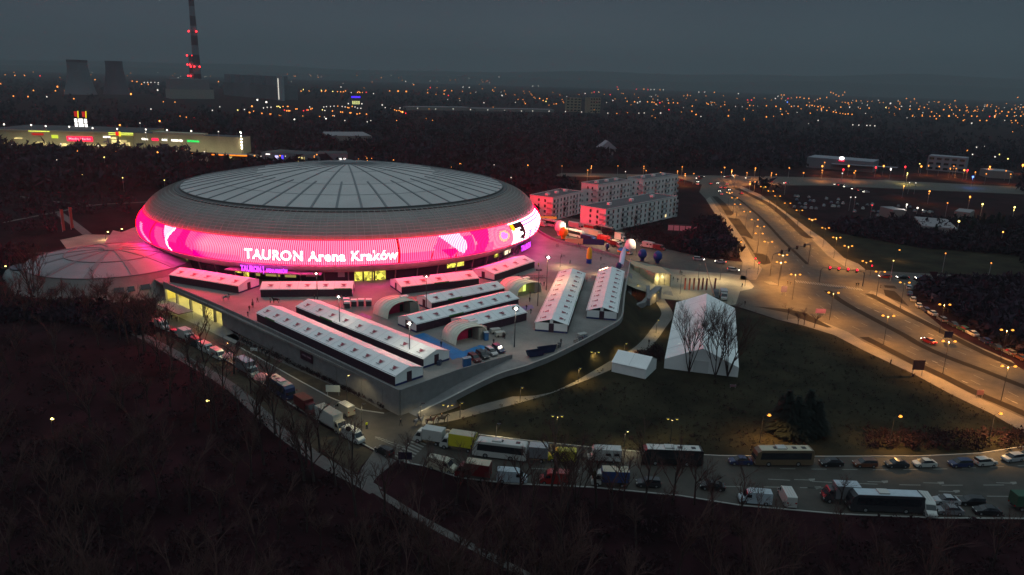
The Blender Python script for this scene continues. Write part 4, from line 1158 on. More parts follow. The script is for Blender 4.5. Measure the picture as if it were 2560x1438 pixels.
for (L, R, h, dp, lb) in (((2470, 445), (2530, 448), 6, 20, 'dark shed near the right edge, beyond the crossing road'), ((2380, 560), (2420, 565), 7, 14, 'dark house with a lit porch beside the conifers at the right'), ((2230, 548), (2262, 548), 5, 12, 'bluish flat shed left of the dark house at the right'),
                         ((1020, 276), (1175, 277), 7, 30, 'long low pale warehouse in the far middle, left of the towers'), ((1180, 278), (1385, 281), 6, 30, 'long low warehouse far away, its roof catching the last light'), ((820, 352), (930, 352), 5, 60, 'flat brownish hall among the woods above the arena'),
                         ((1395, 470), (1400, 470), 4, 10, 'tiny hut by the road left of the flats'), ((2300, 590), (2390, 598), 5, 30, 'long low roofs by the bus stop at the upper right')):
    t, LL = house('shed', lb, 'building', L, R, h, dp, mat('shed_wall', (.20, .17, .16), .8), mat('shed_roof_pale', (.22, .20, .21), .7))
# house with a steep roof in the woods
p = G(1518, 392); t = thing('house', 'steep-roofed pale house alone in the dark woods, upper middle', 'house', p, .1)
mb = MB(); mb.box((0, 6, 4), (16, 12, 8)); mb.build('wall', mat('house_wall', (.22, .19, .2)), t)
mb = MB(); mb.add([(-9, -1, 7.8), (9, -1, 7.8), (9, 13, 7.8), (-9, 13, 7.8), (0, -1, 15), (0, 13, 15)], [(0, 1, 4), (2, 3, 5), (1, 2, 5, 4), (3, 0, 4, 5)]); mb.build('roof', mat('house_roof', (.30, .27, .30)), t)
# blue lit office far away
t, LL = house('office_building', 'far office with a blue glowing roof line and yellow windows', 'building', (880, 266), (900, 266), 16, 20, mat('office_dark', (.1, .1, .12)), wins=4, glow=emi('far_window_glow', (.8, .85, .3), 1.2, 'NONE'))
glow_box(t, 'roof_light', (LL / 2, -.5, 20), (LL * 1.1, 1, 3.5), emi('blue_roof_glow', (.06, .02, 1), 2.2, 'NONE'))
# tower blocks at the far centre
for (L, R, py, lb) in (((1415, 279), (1452, 280), 244, 'pale tower block in the far middle, left of the pair'), ((1474, 283), (1500, 283), 244, 'slimmer pale tower block in the far middle, right of the pair')):
    a = G(*L); h = top_z(a, py); t, LL = house('tower_block', lb, 'flats', L, R, h, 18, mat('far_tower', (.30, .24, .16), .8), wins=4, floors=5)

# ---- power station
M_cool = mat('cooling_concrete', (.15, .15, .165), .9, var=.15, scale=.01); M_coold = mat('cooling_dark', (.11, .08, .095), .9, var=.15, scale=.01)
def cooling(px0, px1, pyb, pyt, m, lb):
    c = G((px0 + px1) / 2, pyb); h = top_z(c, pyt); rb = (G(px1, pyb) - G(px0, pyb)).length / 2
    t = thing('cooling_tower', lb, 'cooling tower', c, 0, 'cooling towers of the power station')
    pr = [(rb * (.60 + .40 * (1 - u) ** 1.7 + .05 * max(0, u - .75)), h * u) for u in np.linspace(0, 1, 14)]
    mb = MB(); mb.lathe(pr + [(pr[-1][0] * .96, h), (pr[-1][0] * .94, h * .9)], 40); mb.build('shell', m, t, True)
    mb = MB(); r_ = pr[-1][0]; mb.lathe([(r_ + .3, h * .93), (r_ + .6, h + .3), (r_ * .97, h + .3)], 40); mb.build('rim', M_coold, t)
cooling(164, 240, 236, 150, M_cool, 'pale cooling tower at the far left of the power station')
cooling(262, 324, 236, 153, M_coold, 'darker cooling tower, right of the pale one')
def chimney(px, pyb, pyt, r0, r1, lb, lamps, bands=11):
    c = G(px, pyb); h = top_z(c, pyt) if pyt > -50 else 330
    t = thing('chimney', lb, 'chimney', c, 0)
    for i in range(bands):
        u0, u1 = i / bands, (i + 1) / bands
        mb = MB(); mb.lathe([(lerp(r0, r1, u0), h * u0), (lerp(r0, r1, u1), h * u1)], 20); mb.build('band', mat('chimney_red', (.06, .008, .02), .8) if i % 2 else mat('chimney_pale', (.17, .15, .17), .8), t)
    for py in lamps:
        z = top_z(c, py); r = lerp(r0, r1, z / h) + 2.5
        mb = MB(); mb.lathe([(r - 2.5, z - 2), (r, z - 1.5), (r, z - .5), (r - 2.5, z)], 20); mb.build('gallery', M_dk, t)
        for a in (-PI * .5 - .9, -PI * .5 + .0, -PI * .5 + .9) if py != lamps[0] else (-PI * .5 - .9, -PI * .5 + .9):
            mb = MB(); mb.ball((r * 1.25 * math.cos(a), r * 1.25 * math.sin(a), z), 2.9, 6); mb.build('warning_lamp', emi('red_warning_glow', (1, .02, .03), 7, 'NONE'), t)
chimney(497, 232, -80, 12, 6.5, 'tall red and white striped chimney running out of the top of the picture', (79, 167), 12)
chimney(484, 228, 138, 9, 6.5, 'shorter chimney ringed with red lamps, left of the tall striped one', (139, 162, 190), 6)
t, LL = house('power_station', 'long pale two-step power station building at the foot of the chimneys', 'building', (427, 247), (536, 248), 22, 60, mat('power_wall', (.28, .25, .22), .8)); 
mb = MB(); mb.box((LL * .47, 30, 34), (LL * .9, 50, 24)); mb.build('upper_wall', mat('power_wall2', (.20, .18, .19), .8), t)
t, LL = house('boiler_house', 'big grey boiler house right of the chimneys', 'building', (560, 238), (690, 250), 36, 60, mat('boiler_wall', (.12, .12, .13), .8, var=.3, scale=.01))
for i in range(5):
    mb = MB(); mb.box((LL * (i + .5) / 5, 20, 46), (LL * .13, 40, 24)); mb.build('roof_box', mat('boiler_box', (.16, .16, .18)), t)
p = G(703, 252); t = thing('silo_tower', 'slim lit steel tower right of the boiler house', 'tower', p); mb = MB(); mb.box((0, 0, 30), (14, 14, 60)); mb.build('frame', mat('silo_grey', (.3, .3, .32)), t); mb = MB(); mb.box((-3, -7.4, 28), (1.6, .8, 50)); mb.build('light_strip', emi('silo_light', (1, .95, .8), 1.2, 'NONE'), t)

# ---- things in the yard right of the arena
def balloon(label, px, py, ptop, col, key, neck=True, group=None, z=0, text=None, squash=1.0):
    b = G(px, py, z); h = top_z(b, ptop); r = h * .36 * squash
    def f():
        t = empty('balloon'); mb = MB(); prof = []
        for i in range(17):
            u = i / 16; zz = h * (.04 + .96 * u)
            if u < .35 and neck: rr = r * (.42 + .5 * (u / .35) ** 2)
            else: v = (u - (.35 if neck else 0)) / (1 - (.35 if neck else 0)); rr = r * (math.sqrt(max(0, 1 - (v * 2 - 1) ** 2)) * (.08 if neck else 1) + (math.sqrt(max(0, 1 - v ** 2.4)) * .92 if neck else 0)) if v < 1 else .01
            prof.append((max(.01, rr), zz))
        mb.lathe(prof, 20); mb.build('envelope', mat('balloon_' + key, col, .4, spec=.4), t, True)
        mb = MB(); mb.lathe([(r * .5, 0), (r * .48, h * .05), (r * .38, h * .05)], 16); mb.build('base_ring', M_dk, t)
        if text:
            o_ = text_geo(text, r * .42, .01, 0); mb = MB(); w = max(v.x for v in o_[0]); R_ = r * 1.01
            mb.add([(R_ * math.sin((v.x - w / 2) / R_), -R_ * math.cos((v.x - w / 2) / R_), h * .62 + v.y) for v in o_[0]], o_[1]); mb.build('printed_text', M_white, t)
        return t
    return inst(('balloon', label), f, label, 'balloon', b, 0, group)
gb = 'big advertising balloons'
balloon('big white balloon at the left end of the lorry yard', 1400, 590, 551, (.82, .78, .76), 'white', group=gb)
balloon('orange balloon touching the left white balloon', 1408, 598, 567, (.85, .30, .015), 'orange', group=gb)
balloon('largest white balloon, at the top of the stairs beside the parasol', 1574, 636, 597, (.82, .82, .78), 'white', group=gb)
balloon('round blue balloon right of the largest white one', 1605, 652, 622, (.010, .035, .20), 'blue', group=gb)
balloon('round blue balloon farthest right, above the glazed stair hall', 1643, 658, 627, (.010, .035, .20), 'blue', group=gb)
balloon('dark blue balloon on the plaza near the rim, above the shorter tent', 1546, 676, 656, (.015, .03, .13), 'navy', group=gb, z=PZ)
balloon('blue balloon among the parked lorries', 1518, 624, 608, (.015, .03, .15), 'navy', group=gb)
# inflatable pillar, tube, parasol
p = G(1472, 658, PZ); h = top_z(p, 618); t = thing('inflatable_pillar', 'yellow inflatable pillar with a blue foot standing alone on the plaza', 'pillar', p)
mb = MB(); mb.lathe([(.9, 0), (1.0, .4), (.95, h * .28)], 14); mb.build('foot', mat('balloon_blue2', (.01, .05, .32), .4), t, True); mb = MB(); mb.lathe([(.95, h * .28), (1.05, h * .5), (.9, h * .85), (.5, h * .97), (.01, h)], 14); mb.build('column', mat('pillar_yellow', (.85, .42, .03), .4), t, True)
p = G(1552, 668, PZ); q_ = G(1560, 646, PZ + 1); t = thing('inflatable_tube', 'slanting white and lilac inflatable tube next to the parasol', 'inflatable', p)
mb = MB(); e = q_ - p; mb.tube([(0, 0, .6), e * .5 + Vector((0, 0, 3.2)), e + Vector((0, 0, 4.2))], [.9, 1.0, .5], 10); mb.build('tube', mat('tube_white', (.7, .62, .8), .4), t, True)
p = G(1557, 644, PZ); h = top_z(p, 615)
def f_par():
    t = empty('parasol'); mb = MB(); mb.tube([(0, 0, 0), (0, 0, 3.6)], .07, 6); mb.build('pole', M_steel, t)
    mb = MB()
    for k in range(8):
        mb.mat(0); a0_, a1_ = 2 * PI * k / 8, 2 * PI * (k + 1) / 8
        mb.add([(0, 0, 4.0), (2.4 * math.cos(a0_), 2.4 * math.sin(a0_), 3.0), (2.4 * math.cos(a1_), 2.4 * math.sin(a1_), 3.0)], [(0, 1, 2)])
        mb.mat(1); mb.add([(2.4 * math.cos(a0_), 2.4 * math.sin(a0_), 3.0), (2.4 * math.cos(a0_), 2.4 * math.sin(a0_), 2.4), (2.4 * math.cos(a1_), 2.4 * math.sin(a1_), 2.4), (2.4 * math.cos(a1_), 2.4 * math.sin(a1_), 3.0)], [(0, 1, 2, 3)])
    mb.build('canopy', [mat('parasol_blue', (.03, .13, .40), .6), mat('parasol_orange', (.85, .33, .02), .6)], t); return t
inst('parasol', f_par, 'blue parasol with an orange valance below the largest white balloon', 'parasol', p)
def f_par2():
    t = empty('parasol'); mb = MB(); mb.tube([(0, 0, 0), (0, 0, 3.0)], .06, 6); mb.build('pole', M_steel, t)
    mb = MB(); mb.lathe([(1.9, 2.4), (1.6, 2.9), (.9, 3.25), (.01, 3.4)], 12); mb.build('canopy', mat('parasol_pink', (.75, .28, .26), .6), t); return t
inst('parasol2', f_par2, 'round salmon-pink parasol between the parked coach and the patterned lorry', 'parasol', G(657, 968))
inst('parasol2', f_par2, 'small round pink parasol behind the row of white vans', 'parasol', G(572, 908), sc=.8)

# glazed stair hall with its stairs and side walls
t = thing('stair_hall', 'glazed stair hall glowing softly beside the ramp to the square', 'building', (0, 0, 0))
pts = [(1582, 694), (1606, 700), (1634, 712), (1652, 712), (1674, 716)]
L_ = smooth_line([G(x, y, 1.5) for x, y in pts], 3)
tops = 5.8
mb = MB(); wall_strip(mb, L_, .15, .5, tops); mb.build('glass_wall', mat('stair_glass', (.42, .38, .24), .25, spec=.6, var=.15, scale=.4), t)
mb = MB(); vs = []
for p in L_:
    vs += [(p.x + .4, p.y - .5, tops + .05), (p.x - 1.5, p.y + 9, tops + .3)]
mb.add(vs, [(2 * i, 2 * i + 2, 2 * i + 3, 2 * i + 1) for i in range(len(L_) - 1)]); mb.build('roof', mat('stair_roof', (.45, .36, .22), .7, var=.1, scale=.5), t)
for i in range(0, len(L_), 2):
    p = L_[i]; mb = MB(); mb.tube([(p.x + .1, p.y - .15, .5), (p.x + .1, p.y - .15, tops)], .09, 5); mb.build('mullion', M_dk, t)
mb = MB(); vs = []
for i, p in enumerate(L_): vs += [(p.x, p.y - .2, 1.6), (p.x, p.y - 7, .02)]
mb.add(vs, [(2 * i, 2 * i + 1, 2 * i + 3, 2 * i + 2) for i in range(len(L_) - 1)]); mb.build('apron', M_concd, t)
ld = bpy.data.lights.new('stair_light', 'POINT'); ld.energy = 500; ld.color = (1, .8, .4); ld.shadow_soft_size = .5; lo = bpy.data.objects.new('stair_light', ld); COL.objects.link(lo); lo.location = G(1640, 716, .5) + Vector((0, -3, 3.5)); lo.parent = t
t = thing('stairs', 'zigzag concrete stairs going down to the lawn at the right rim of the plaza', 'stairs', (0, 0, 0))
for (a, b, z0, z1) in (((1572, 775), (1606, 768), .1, 1.0), ((1606, 768), (1640, 742), .8, 3.0), ((1618, 742), (1620, 762), 3.2, 1.6), ((1620, 764), (1648, 746), 1.6, 3.4), ((1572, 775), (1574, 720), .1, 4.5)):
    A, B = G(*a), G(*b); mb = MB(); wall_strip(mb, [A, B], 1.2, 0, lambda i, z0=z0, z1=z1: z0 + .8 if i == 0 else z1 + .8); mb.build('stair_wall', M_conc, t)
for k in range(10):
    A = G(1610 + k * 2.6, 766 - k * 1.9); mb = MB(); mb.box((A.x, A.y + 1.2, .15 + k * .16), (1.0, 2.4, .3 + k * .32)); mb.build('step', M_concd, t)
# sloping approach from the square up to the plaza
mb = MB(); a = [G(1577, 650, 5), G(1567, 712, 5), G(1590, 722, 4.6)]; b = [G(1674, 672, .05), G(1668, 716, .05), G(1655, 742, .05)]
vs = [tuple(p) for p in a + b]; mb.add(vs, [(0, 1, 4, 3), (1, 2, 5, 4)]); struct('approach_ramp', mb, M_square)
# billboards, flags, poles on the square
p = G(1668, 584); q_ = G(1742, 588); h = top_z(p, 560); e = q_ - p; t = thing('billboard', 'wide billboard of five pale pink panels in the dark plot below the flats', 'billboard', p, math.atan2(e.y, e.x)); ln = e.length
for k in range(5):
    mb = MB(); mb.box((ln * (k + .5) / 5, 0, h * .62), (ln / 5 - .35, .2, h * .5)); mb.build('panel', mat('billboard_pink', (.55, .32, .36), .6), t)
mb = MB(); mb.box((ln / 2, .3, h * .93), (ln, .3, .5)); mb.box((ln / 2, .3, h * .3), (ln, .3, .4)); mb.build('frame', M_dk, t)
for k in range(4):
    mb = MB(); mb.tube([(ln * (k + .5) / 4, .3, 0), (ln * (k + .5) / 4, .3, h)], .15, 5); mb.build('post', M_dk, t)
def f_flag():
    t = empty('flagpole'); mb = MB(); mb.tube([(0, 0, 0), (0, 0, 4.6)], [.07, .04], 6); mb.build('pole', M_steel, t)
    mb = MB(); vs = []
    for i in range(5):
        for j in range(3): vs.append((.05 + .28 * j, .05 * math.sin(i + j), 4.5 - 1.05 * i))
    mb.add(vs, [(3 * i + j, 3 * i + j + 1, 3 * i + 4 + j, 3 * i + 3 + j) for i in range(4) for j in range(2)]); mb.build('flag', mat('flag_brown', (.26, .07, .05), .8), t); return t
for i, x in enumerate((1709, 1720, 1731, 1743, 1753, 1763, 1784)):
    inst('flag', f_flag, 'narrow reddish-brown flag, %s in the row on the square' % ('first from the left', 'second from the left', 'third from the left', 'fourth from the left', 'fifth from the left', 'sixth from the left', 'last and apart')[i], 'flag', G(x, 726 + (i % 2)), 0, 'row of flags on the square')
for i, (x, y) in enumerate(((157, 580), (178, 574))):
    inst('flag', f_flag, ('tall pale banner behind the training hall, left of two', 'tall pale banner behind the training hall, right of two')[i], 'flag', G(x, y), 0, 'banners behind the hall', sc=2.2)
# carport with a striped roof, dumpsters, booths
p = G(440, 788); t = thing('carport', 'flat carport with a striped slatted roof in front of the lit garage', 'shelter', p, math.atan2(wd.y, wd.x))
mb = MB(); mb.box((0, 0, 2.2), (13, 4.6, .12)); mb.build('roof', mat('carport_dark', (.10, .06, .06)), t)
mb = MB()
for k in range(14): mb.box((-6.1 + k * .94, 0, 2.31), (.3, 4.6, .08))
mb.build('roof_slats', mat('carport_slats', (.5, .42, .42)), t)
for x in (-6, -2, 2, 6):
    for y in (-2.1, 2.1):
        mb = MB(); mb.tube([(x, y, 0), (x, y, 2.15)], .08, 5); mb.build('post', M_steel, t)
def f_bin():
    t = empty('skip'); mb = MB(); mb.add([(-2.4, -1, .2), (2.4, -1, .2), (2.4, 1, .2), (-2.4, 1, .2), (-3, -1.2, 1.9), (3, -1.2, 1.9), (3, 1.2, 1.9), (-3, 1.2, 1.9)], [(3, 2, 1, 0), (0, 1, 5, 4), (1, 2, 6, 5), (2, 3, 7, 6), (3, 0, 4, 7)]); mb.build('body', mat('skip_blue', (.018, .025, .075), .6), t)
    mb = MB(); mb.add([(-3, -1.2, 1.9), (3, -1.2, 1.9), (3, -1.6, 3.0), (-3, -1.6, 3.0)], [(0, 1, 2, 3)]); mb.build('lid', mat('skip_blue', (.018, .025, .075)), t); return t
inst('skip', f_bin, 'dark blue skip with its lid up by the curved parapet, left of two', 'skip', G(1338, 890, PZ), .45, 'skips by the parapet', .75)
inst('skip', f_bin, 'dark blue skip by the curved parapet, right of two', 'skip', G(1366, 881, PZ), .45, 'skips by the parapet', .75)
def f_booth():
    t = empty('booth'); mb = MB(); mb.box((0, 0, .75), (1.5, 1.3, 1.5)); mb.build('body', mat('booth_dark', (.05, .05, .06)), t); mb = MB(); mb.box((0, 0, 1.75), (1.7, 1.5, .5)); mb.build('roof', M_fabric, t); return t
for i, (x, y) in enumerate(((866, 762), (885, 765), (903, 764), (922, 764))):
    inst('booth', f_booth, 'small white-topped stall, %s in the row left of the first arched pavilion' % ('first', 'second', 'third', 'last')[i], 'stall', G(x, y, PZ), .1, 'row of small stalls')
inst('booth', f_booth, 'small white table tent in front of the first stall', 'stall', G(868, 770, PZ), .2, None)
def f_cart():
    t = empty('trailer'); mb = MB(); mb.box((0, 0, .8), (2.6, 1.5, 1.0)); mb.build('body', mat('cart_grey', (.35, .35, .33)), t)
    for x in (-.8, .8):
        for y in (-.7, .7):
            mb = MB(); mb.tube([(x, y - .1, .3), (x, y + .1, .3)], .3, 10); mb.build('wheel', M_tyre, t)
    mb = MB(); mb.tube([(1.3, 0, .5), (2.2, 0, .4)], .06, 4); mb.build('drawbar', M_dk, t); return t
inst('cart', f_cart, 'small grey trailer right of the second arched pavilion, rear one', 'trailer', G(1238, 833, PZ), .4, 'small trailers')
inst('cart', f_cart, 'small grey trailer right of the second arched pavilion, front one', 'trailer', G(1250, 841, PZ), .4, 'small trailers')
inst('cart', f_cart, 'small pale trailer parked against the curved parapet', 'trailer', G(1455, 845, PZ), .6, 'small trailers')
def f_blue():
    t = empty('portable_toilet'); mb = MB(); mb.box((0, 0, 1.05), (1.1, 1.1, 2.1)); mb.build('body', mat('toilet_blue', (.02, .09, .22)), t); mb = MB(); mb.box((0, 0, 2.15), (1.2, 1.2, .12)); mb.build('roof', mat('toilet_roof', (.3, .35, .4)), t); mb = MB(); mb.box((0, -.57, 1.0), (.8, .04, 1.8)); mb.build('door', mat('toilet_door', (.03, .12, .3)), t); return t
inst('wc', f_blue, 'blue portable toilet at the corner of the second arched pavilion', 'toilet', G(1215, 850, PZ), .3, 'blue toilets'); inst('wc', f_blue, 'blue portable toilet near the wall, left of two standing together', 'toilet', G(1163, 917, PZ), .3, 'blue toilets'); inst('wc', f_blue, 'blue portable toilet near the wall, right of two standing together', 'toilet', G(1171, 915, PZ), .3, 'blue toilets')
# ------------------------------------------------------------------ vehicles
PAINT = {'white': (.46, .46, .43), 'cream': (.40, .36, .27), 'silver': (.34, .35, .36), 'grey': (.16, .16, .17), 'black': (.012, .012, .014), 'dark': (.03, .03, .035), 'navy': (.02, .03, .09),
         'red': (.32, .02, .02), 'darkred': (.12, .012, .015), 'brown': (.12, .045, .025), 'yellow': (.55, .48, .03), 'blue': (.03, .07, .22), 'bronze': (.13, .09, .055), 'paleblue': (.38, .44, .48), 'green': (.03, .08, .05)}
def paint(c): return mat('paint_' + c, PAINT[c], .32, .1, spec=.5)
def loft(mb, secs):
    """secs: (x, half width low, z low, half width high, z high)"""
    vs = []
    for x, w0, z0, w1, z1 in secs: vs += [(x, -w0, z0), (x, -w1, z1), (x, w1, z1), (x, w0, z0)]
    n = len(secs); fs = [(0, 1, 2, 3), (4 * n - 1, 4 * n - 2, 4 * n - 3, 4 * n - 4)]
    for i in range(n - 1):
        for k in range(4): k2 = (k + 1) % 4; fs.append((4 * i + k, 4 * i + 4 + k, 4 * i + 4 + k2, 4 * i + k2))
    mb.add(vs, fs); return mb
def wheel_mesh(r, w):
    mb = MB(); mb.tube([(0, -w / 2, 0), (0, w / 2, 0)], r, 14); mb.mat(1); mb.tube([(0, -w / 2 - .01, 0), (0, w / 2 + .01, 0)], r * .55, 10); return mb.mesh('wheel', [M_tyre, M_rim])
WM = {}
def wheels(t, xs_, hw, r=.33, w=.22):
    if (r, w) not in WM: WM[(r, w)] = wheel_mesh(r, w)
    for x in xs_:
        for s in (-1, 1):
            o = bpy.data.objects.new('wheel', WM[(r, w)]); COL.objects.link(o); o.parent = t; o.location = (x, s * (hw - w * .45), r)
def lights_(t, xf, xr, hw, zf, zr_, on):
    for s in (-1, 1):
        mb = MB(); mb.box((xf, s * hw, zf), (.10, .36, .18)); mb.build('headlight', E_head if on else M_headoff, t)
        mb = MB(); mb.box((xr, s * hw, zr_), (.08, .28, .22)); mb.build('tail_light', E_tail if on else M_tailoff, t)
def v_car(c, on=False, estate=False):
    t = empty('car'); mb = MB(); w = .88
    loft(mb, [(-2.2, w * .86, .38, w * .84, .78), (-2.12, w * .97, .26, w * .92, .95), (-1.5, w, .22, w * .97, 1.0 if not estate else .98), (1.0, w, .22, w * .97, .95), (1.95, w * .96, .24, w * .88, .80), (2.2, w * .82, .34, w * .74, .62)]); mb.build('body', paint(c), t, False)
    mb = MB()
    if estate: loft(mb, [(-2.05, w * .9, .93, w * .74, 1.42), (-.4, w * .93, .97, w * .76, 1.5), (.35, w * .92, .96, w * .74, 1.45), (1.15, w * .88, .92, w * .84, .96)])
    else: loft(mb, [(-1.75, w * .88, .96, w * .84, 1.0), (-1.0, w * .92, .98, w * .72, 1.40), (-.1, w * .92, .97, w * .73, 1.46), (.4, w * .92, .96, w * .72, 1.40), (1.2, w * .88, .92, w * .84, .95)])
    mb.build('window', M_glass, t)
    mb = MB(); x0 = -1.95 if estate else -.95
    loft(mb, [(x0, w * .73, 1.44 if estate else 1.41, w * .70, 1.47 if estate else 1.44), (-.1, w * .745, 1.50 if estate else 1.46, w * .71, 1.54 if estate else 1.50), (.4, w * .73, 1.43, w * .70, 1.46)]); mb.build('roof', paint(c), t)
    wheels(t, (-1.35, 1.38), w); lights_(t, 2.12, -2.2, w * .62, .66, .8, on)
    for s in (-1, 1):
        mb = MB(); mb.box((.85, s * (w + .06), .98), (.16, .14, .12)); mb.build('mirror', paint(c), t)
    return t
def v_van(c, on=False):
    t = empty('van'); w = .98; mb = MB()
    loft(mb, [(-2.75, w * .95, .35, w * .88, 2.25), (-2.65, w, .3, w * .90, 2.35), (.9, w, .3, w * .90, 2.35), (1.35, w, .3, w * .86, 2.12), (1.9, w * .99, .3, w * .90, 1.30), (2.6, w * .92, .32, w * .80, 1.02), (2.75, w * .8, .4, w * .74, .8)]); mb.build('body', paint(c), t)
    mb = MB(); mb.add([(1.42, -w * .80, 2.02), (1.42, w * .80, 2.02), (1.95, w * .84, 1.30), (1.95, -w * .84, 1.30)], [(3, 2, 1, 0)])
    for s in (-1, 1):
        f = [(.75, s * (w * .965 + .012), 1.35), (1.75, s * (w * .955 + .012), 1.35), (1.3, s * (w * .905 + .012), 1.95), (.75, s * (w * .905 + .03), 1.95)]
        mb.add(f, [(0, 1, 2, 3) if s < 0 else (3, 2, 1, 0)])
    mb.v = [(x + (.03 if abs(y) < w * .86 and x > 1.3 else 0), y, z) for x, y, z in mb.v]
    mb.build('window', M_glass, t)
    wheels(t, (-1.75, 1.85), w, .36); lights_(t, 2.66, -2.78, w * .72, .85, 1.2, on)
    for s in (-1, 1):
        mb = MB(); mb.box((1.65, s * (w + .12), 1.35), (.14, .18, .28)); mb.build('mirror', M_dk, t)
    mb = MB(); mb.box((-.9, 0, 2.37), (3.0, .06, .03)); mb.box((-.9, .45, 2.37), (3.0, .05, .03)); mb.box((-.9, -.45, 2.37), (3.0, .05, .03)); mb.build('roof_rib', mat('van_rib', (.35, .35, .34)), t)
    return t
def v_truck(c, cab, L=7.0, box_h=2.5, on=False, open_top=None):
    t = empty('lorry'); w = 1.12; mb = MB(); hb = L / 2
    mb.box((-.9, 0, 1.0 + box_h / 2), (L - 2.0, w * 2.05, box_h)); mb.build('cargo_box', paint(c), t)
    mb = MB(); mb.box((-.9, 0, 1.02 + box_h), (L - 2.1, w * 1.95, .05)); mb.build('box_roof', mat('box_roof_' + str(open_top), PAINT.get(open_top, (.55, .52, .48)), .7, var=.1, scale=1), t)
    mb = MB(); mb.box((-.2, 0, .72), (L - .6, 1.1, .3)); mb.build('chassis', M_dk, t)
    mb = MB(); loft(mb, [(hb - 1.75, w * .95, .5, w * .88, 2.55), (hb - .9, w * .95, .45, w * .88, 2.5), (hb - .25, w * .95, .4, w * .9, 1.45), (hb, w * .9, .42, w * .84, 1.0)]); cb = mb.build('cab', paint(cab), t)
    mb = MB(); mb.add([(hb - .86, -w * .80, 2.36), (hb - .86, w * .80, 2.36), (hb - .26, w * .84, 1.52), (hb - .26, -w * .84, 1.52)], [(3, 2, 1, 0)]); mb.v = [(x + .05, y, z + .02) for x, y, z in mb.v]
    for s in (-1, 1): mb.add([(hb - 1.6, s * (w * .925 + .01), 1.5), (hb - .45, s * (w * .925 + .01), 1.5), (hb - .95, s * (w * .885 + .02), 2.25), (hb - 1.6, s * (w * .885 + .02), 2.25)], [(0, 1, 2, 3) if s < 0 else (3, 2, 1, 0)])
    mb.build('window', M_glass, cb)
    wheels(t, (-hb + 1.3, hb - 1.0), w, .42, .28); lights_(t, hb - .02, -hb + .05, w * .72, .85, 1.0, on)
    return t
def v_bus(c, top, L=12.0, on=False, hatch=3, h=3.3):
    t = empty('coach'); w = 1.25; mb = MB(); hb = L / 2
    loft(mb, [(-hb, w * .95, .45, w * .88, h - .25), (-hb + .25, w, .32, w * .94, h), (hb - 1.1, w, .32, w * .94, h), (hb - .35, w, .32, w * .92, h - .5), (hb, w * .94, .4, w * .9, 1.3)]); mb.build('body', paint(c), t)
    mb = MB()
    for s in (-1, 1):
        mb.add([(-hb + .6, s * (w * .985), 1.5), (hb - .9, s * (w * .985), 1.5), (hb - 1.1, s * (w * .955), h - .45), (-hb + .6, s * (w * .955), h - .45)], [(0, 1, 2, 3) if s < 0 else (3, 2, 1, 0)])
    mb.v = [(x, y * 1.015, z) for x, y, z in mb.v]
    mb.add([(hb - .36, -w * .86, h - .6), (hb - .36, w * .86, h - .6), (hb + .02, w * .86, 1.35), (hb + .02, -w * .86, 1.35)], [(3, 2, 1, 0)]); mb.build('window', M_glass, t)
    mb = MB(); mb.box((-.2, 0, h + .02), (L - 1.6, w * 1.7, .05)); rf = mb.build('roof', mat('coach_roof_' + top, tuple(min(1, x * 1.1) for x in PAINT[top]), .5, var=.08, scale=.8), t)
    for k in range(hatch):
        mb = MB(); mb.box((-hb + 1.8 + k * (L - 4) / max(1, hatch), 0, h + .08), (.8, .8, .08)); mb.build('roof_hatch', M_dk, rf)
    mb = MB(); mb.box((.6, 0, h + .18), (1.8, 1.5, .28)); mb.build('air_unit', paint('white'), rf)
    wheels(t, (-hb + 3.0, hb - 2.6), w, .5, .3); lights_(t, hb - .02, -hb, w * .72, .75, 1.1, on)
    for s in (-1, 1):
        mb = MB(); mb.box((hb + .15, s * (w + .12), 2.2), (.2, .16, .45)); mb.build('mirror', M_dk, t)
    return t
def v_camper(c, on=False):
    t = empty('camper'); w = 1.1; mb = MB()
    loft(mb, [(-3.3, w, .45, w * .97, 2.7), (.9, w, .45, w * .97, 2.75), (1.9, w * .96, 1.75, w * .9, 2.7), (2.2, w * .85, 1.95, w * .8, 2.35)]); mb.build('body', paint(c), t)
    mb = MB(); loft(mb, [(.85, w * .9, .4, w * .85, 1.85), (1.7, w * .9, .4, w * .82, 1.75), (2.3, w * .9, .4, w * .82, 1.15), (3.0, w * .8, .45, w * .7, .85)]); mb.build('cab', paint(c), t)
    mb = MB()
    for s in (-1, 1):
        for x in (-2.4, -.8): mb.box((x, s * (w + .005), 1.8), (.9, .06, .5))
        mb.box((1.5, s * w * .9, 1.45), (.7, .06, .45))
    mb.build('window', M_glass, t); wheels(t, (-1.9, 2.0), w, .35); lights_(t, 2.95, -3.32, w * .7, .8, 1.0, on)
    return t
VK = {'car': (v_car, 'car'), 'van': (v_van, 'van'), 'truck': (v_truck, 'lorry'), 'bus': (v_bus, 'coach'), 'camper': (v_camper, 'camper van')}
def veh(kind, label, c, h, args, group=None, z=0.0, zoff=.012):
    """c: ground point in the picture, h: another ground point towards which the front faces"""
    p = G(c[0], c[1], z); q = G(h[0], h[1], z) if isinstance(h, tuple) else None
    rz = math.atan2(q.y - p.y, q.x - p.x) if q is not None else h
    fn, cat = VK[kind]
    return inst((kind,) + tuple(sorted(args.items())), lambda: fn(**args), label, cat, (p.x, p.y, z + zoff), rz, group)
g1, g2, g3 = 'vehicles queued along the left kerb', 'vehicles on the far side of the south road', 'vehicles on the near side of the south road'
veh('van', 'white van with a pink-lit roof, first at the upper end of the left kerb queue', (406, 820), (450, 841), dict(c='white'), g1)
veh('car', 'dark red estate car behind the first van of the left kerb queue', (441, 839), (470, 853), dict(c='darkred', estate=True), g1)
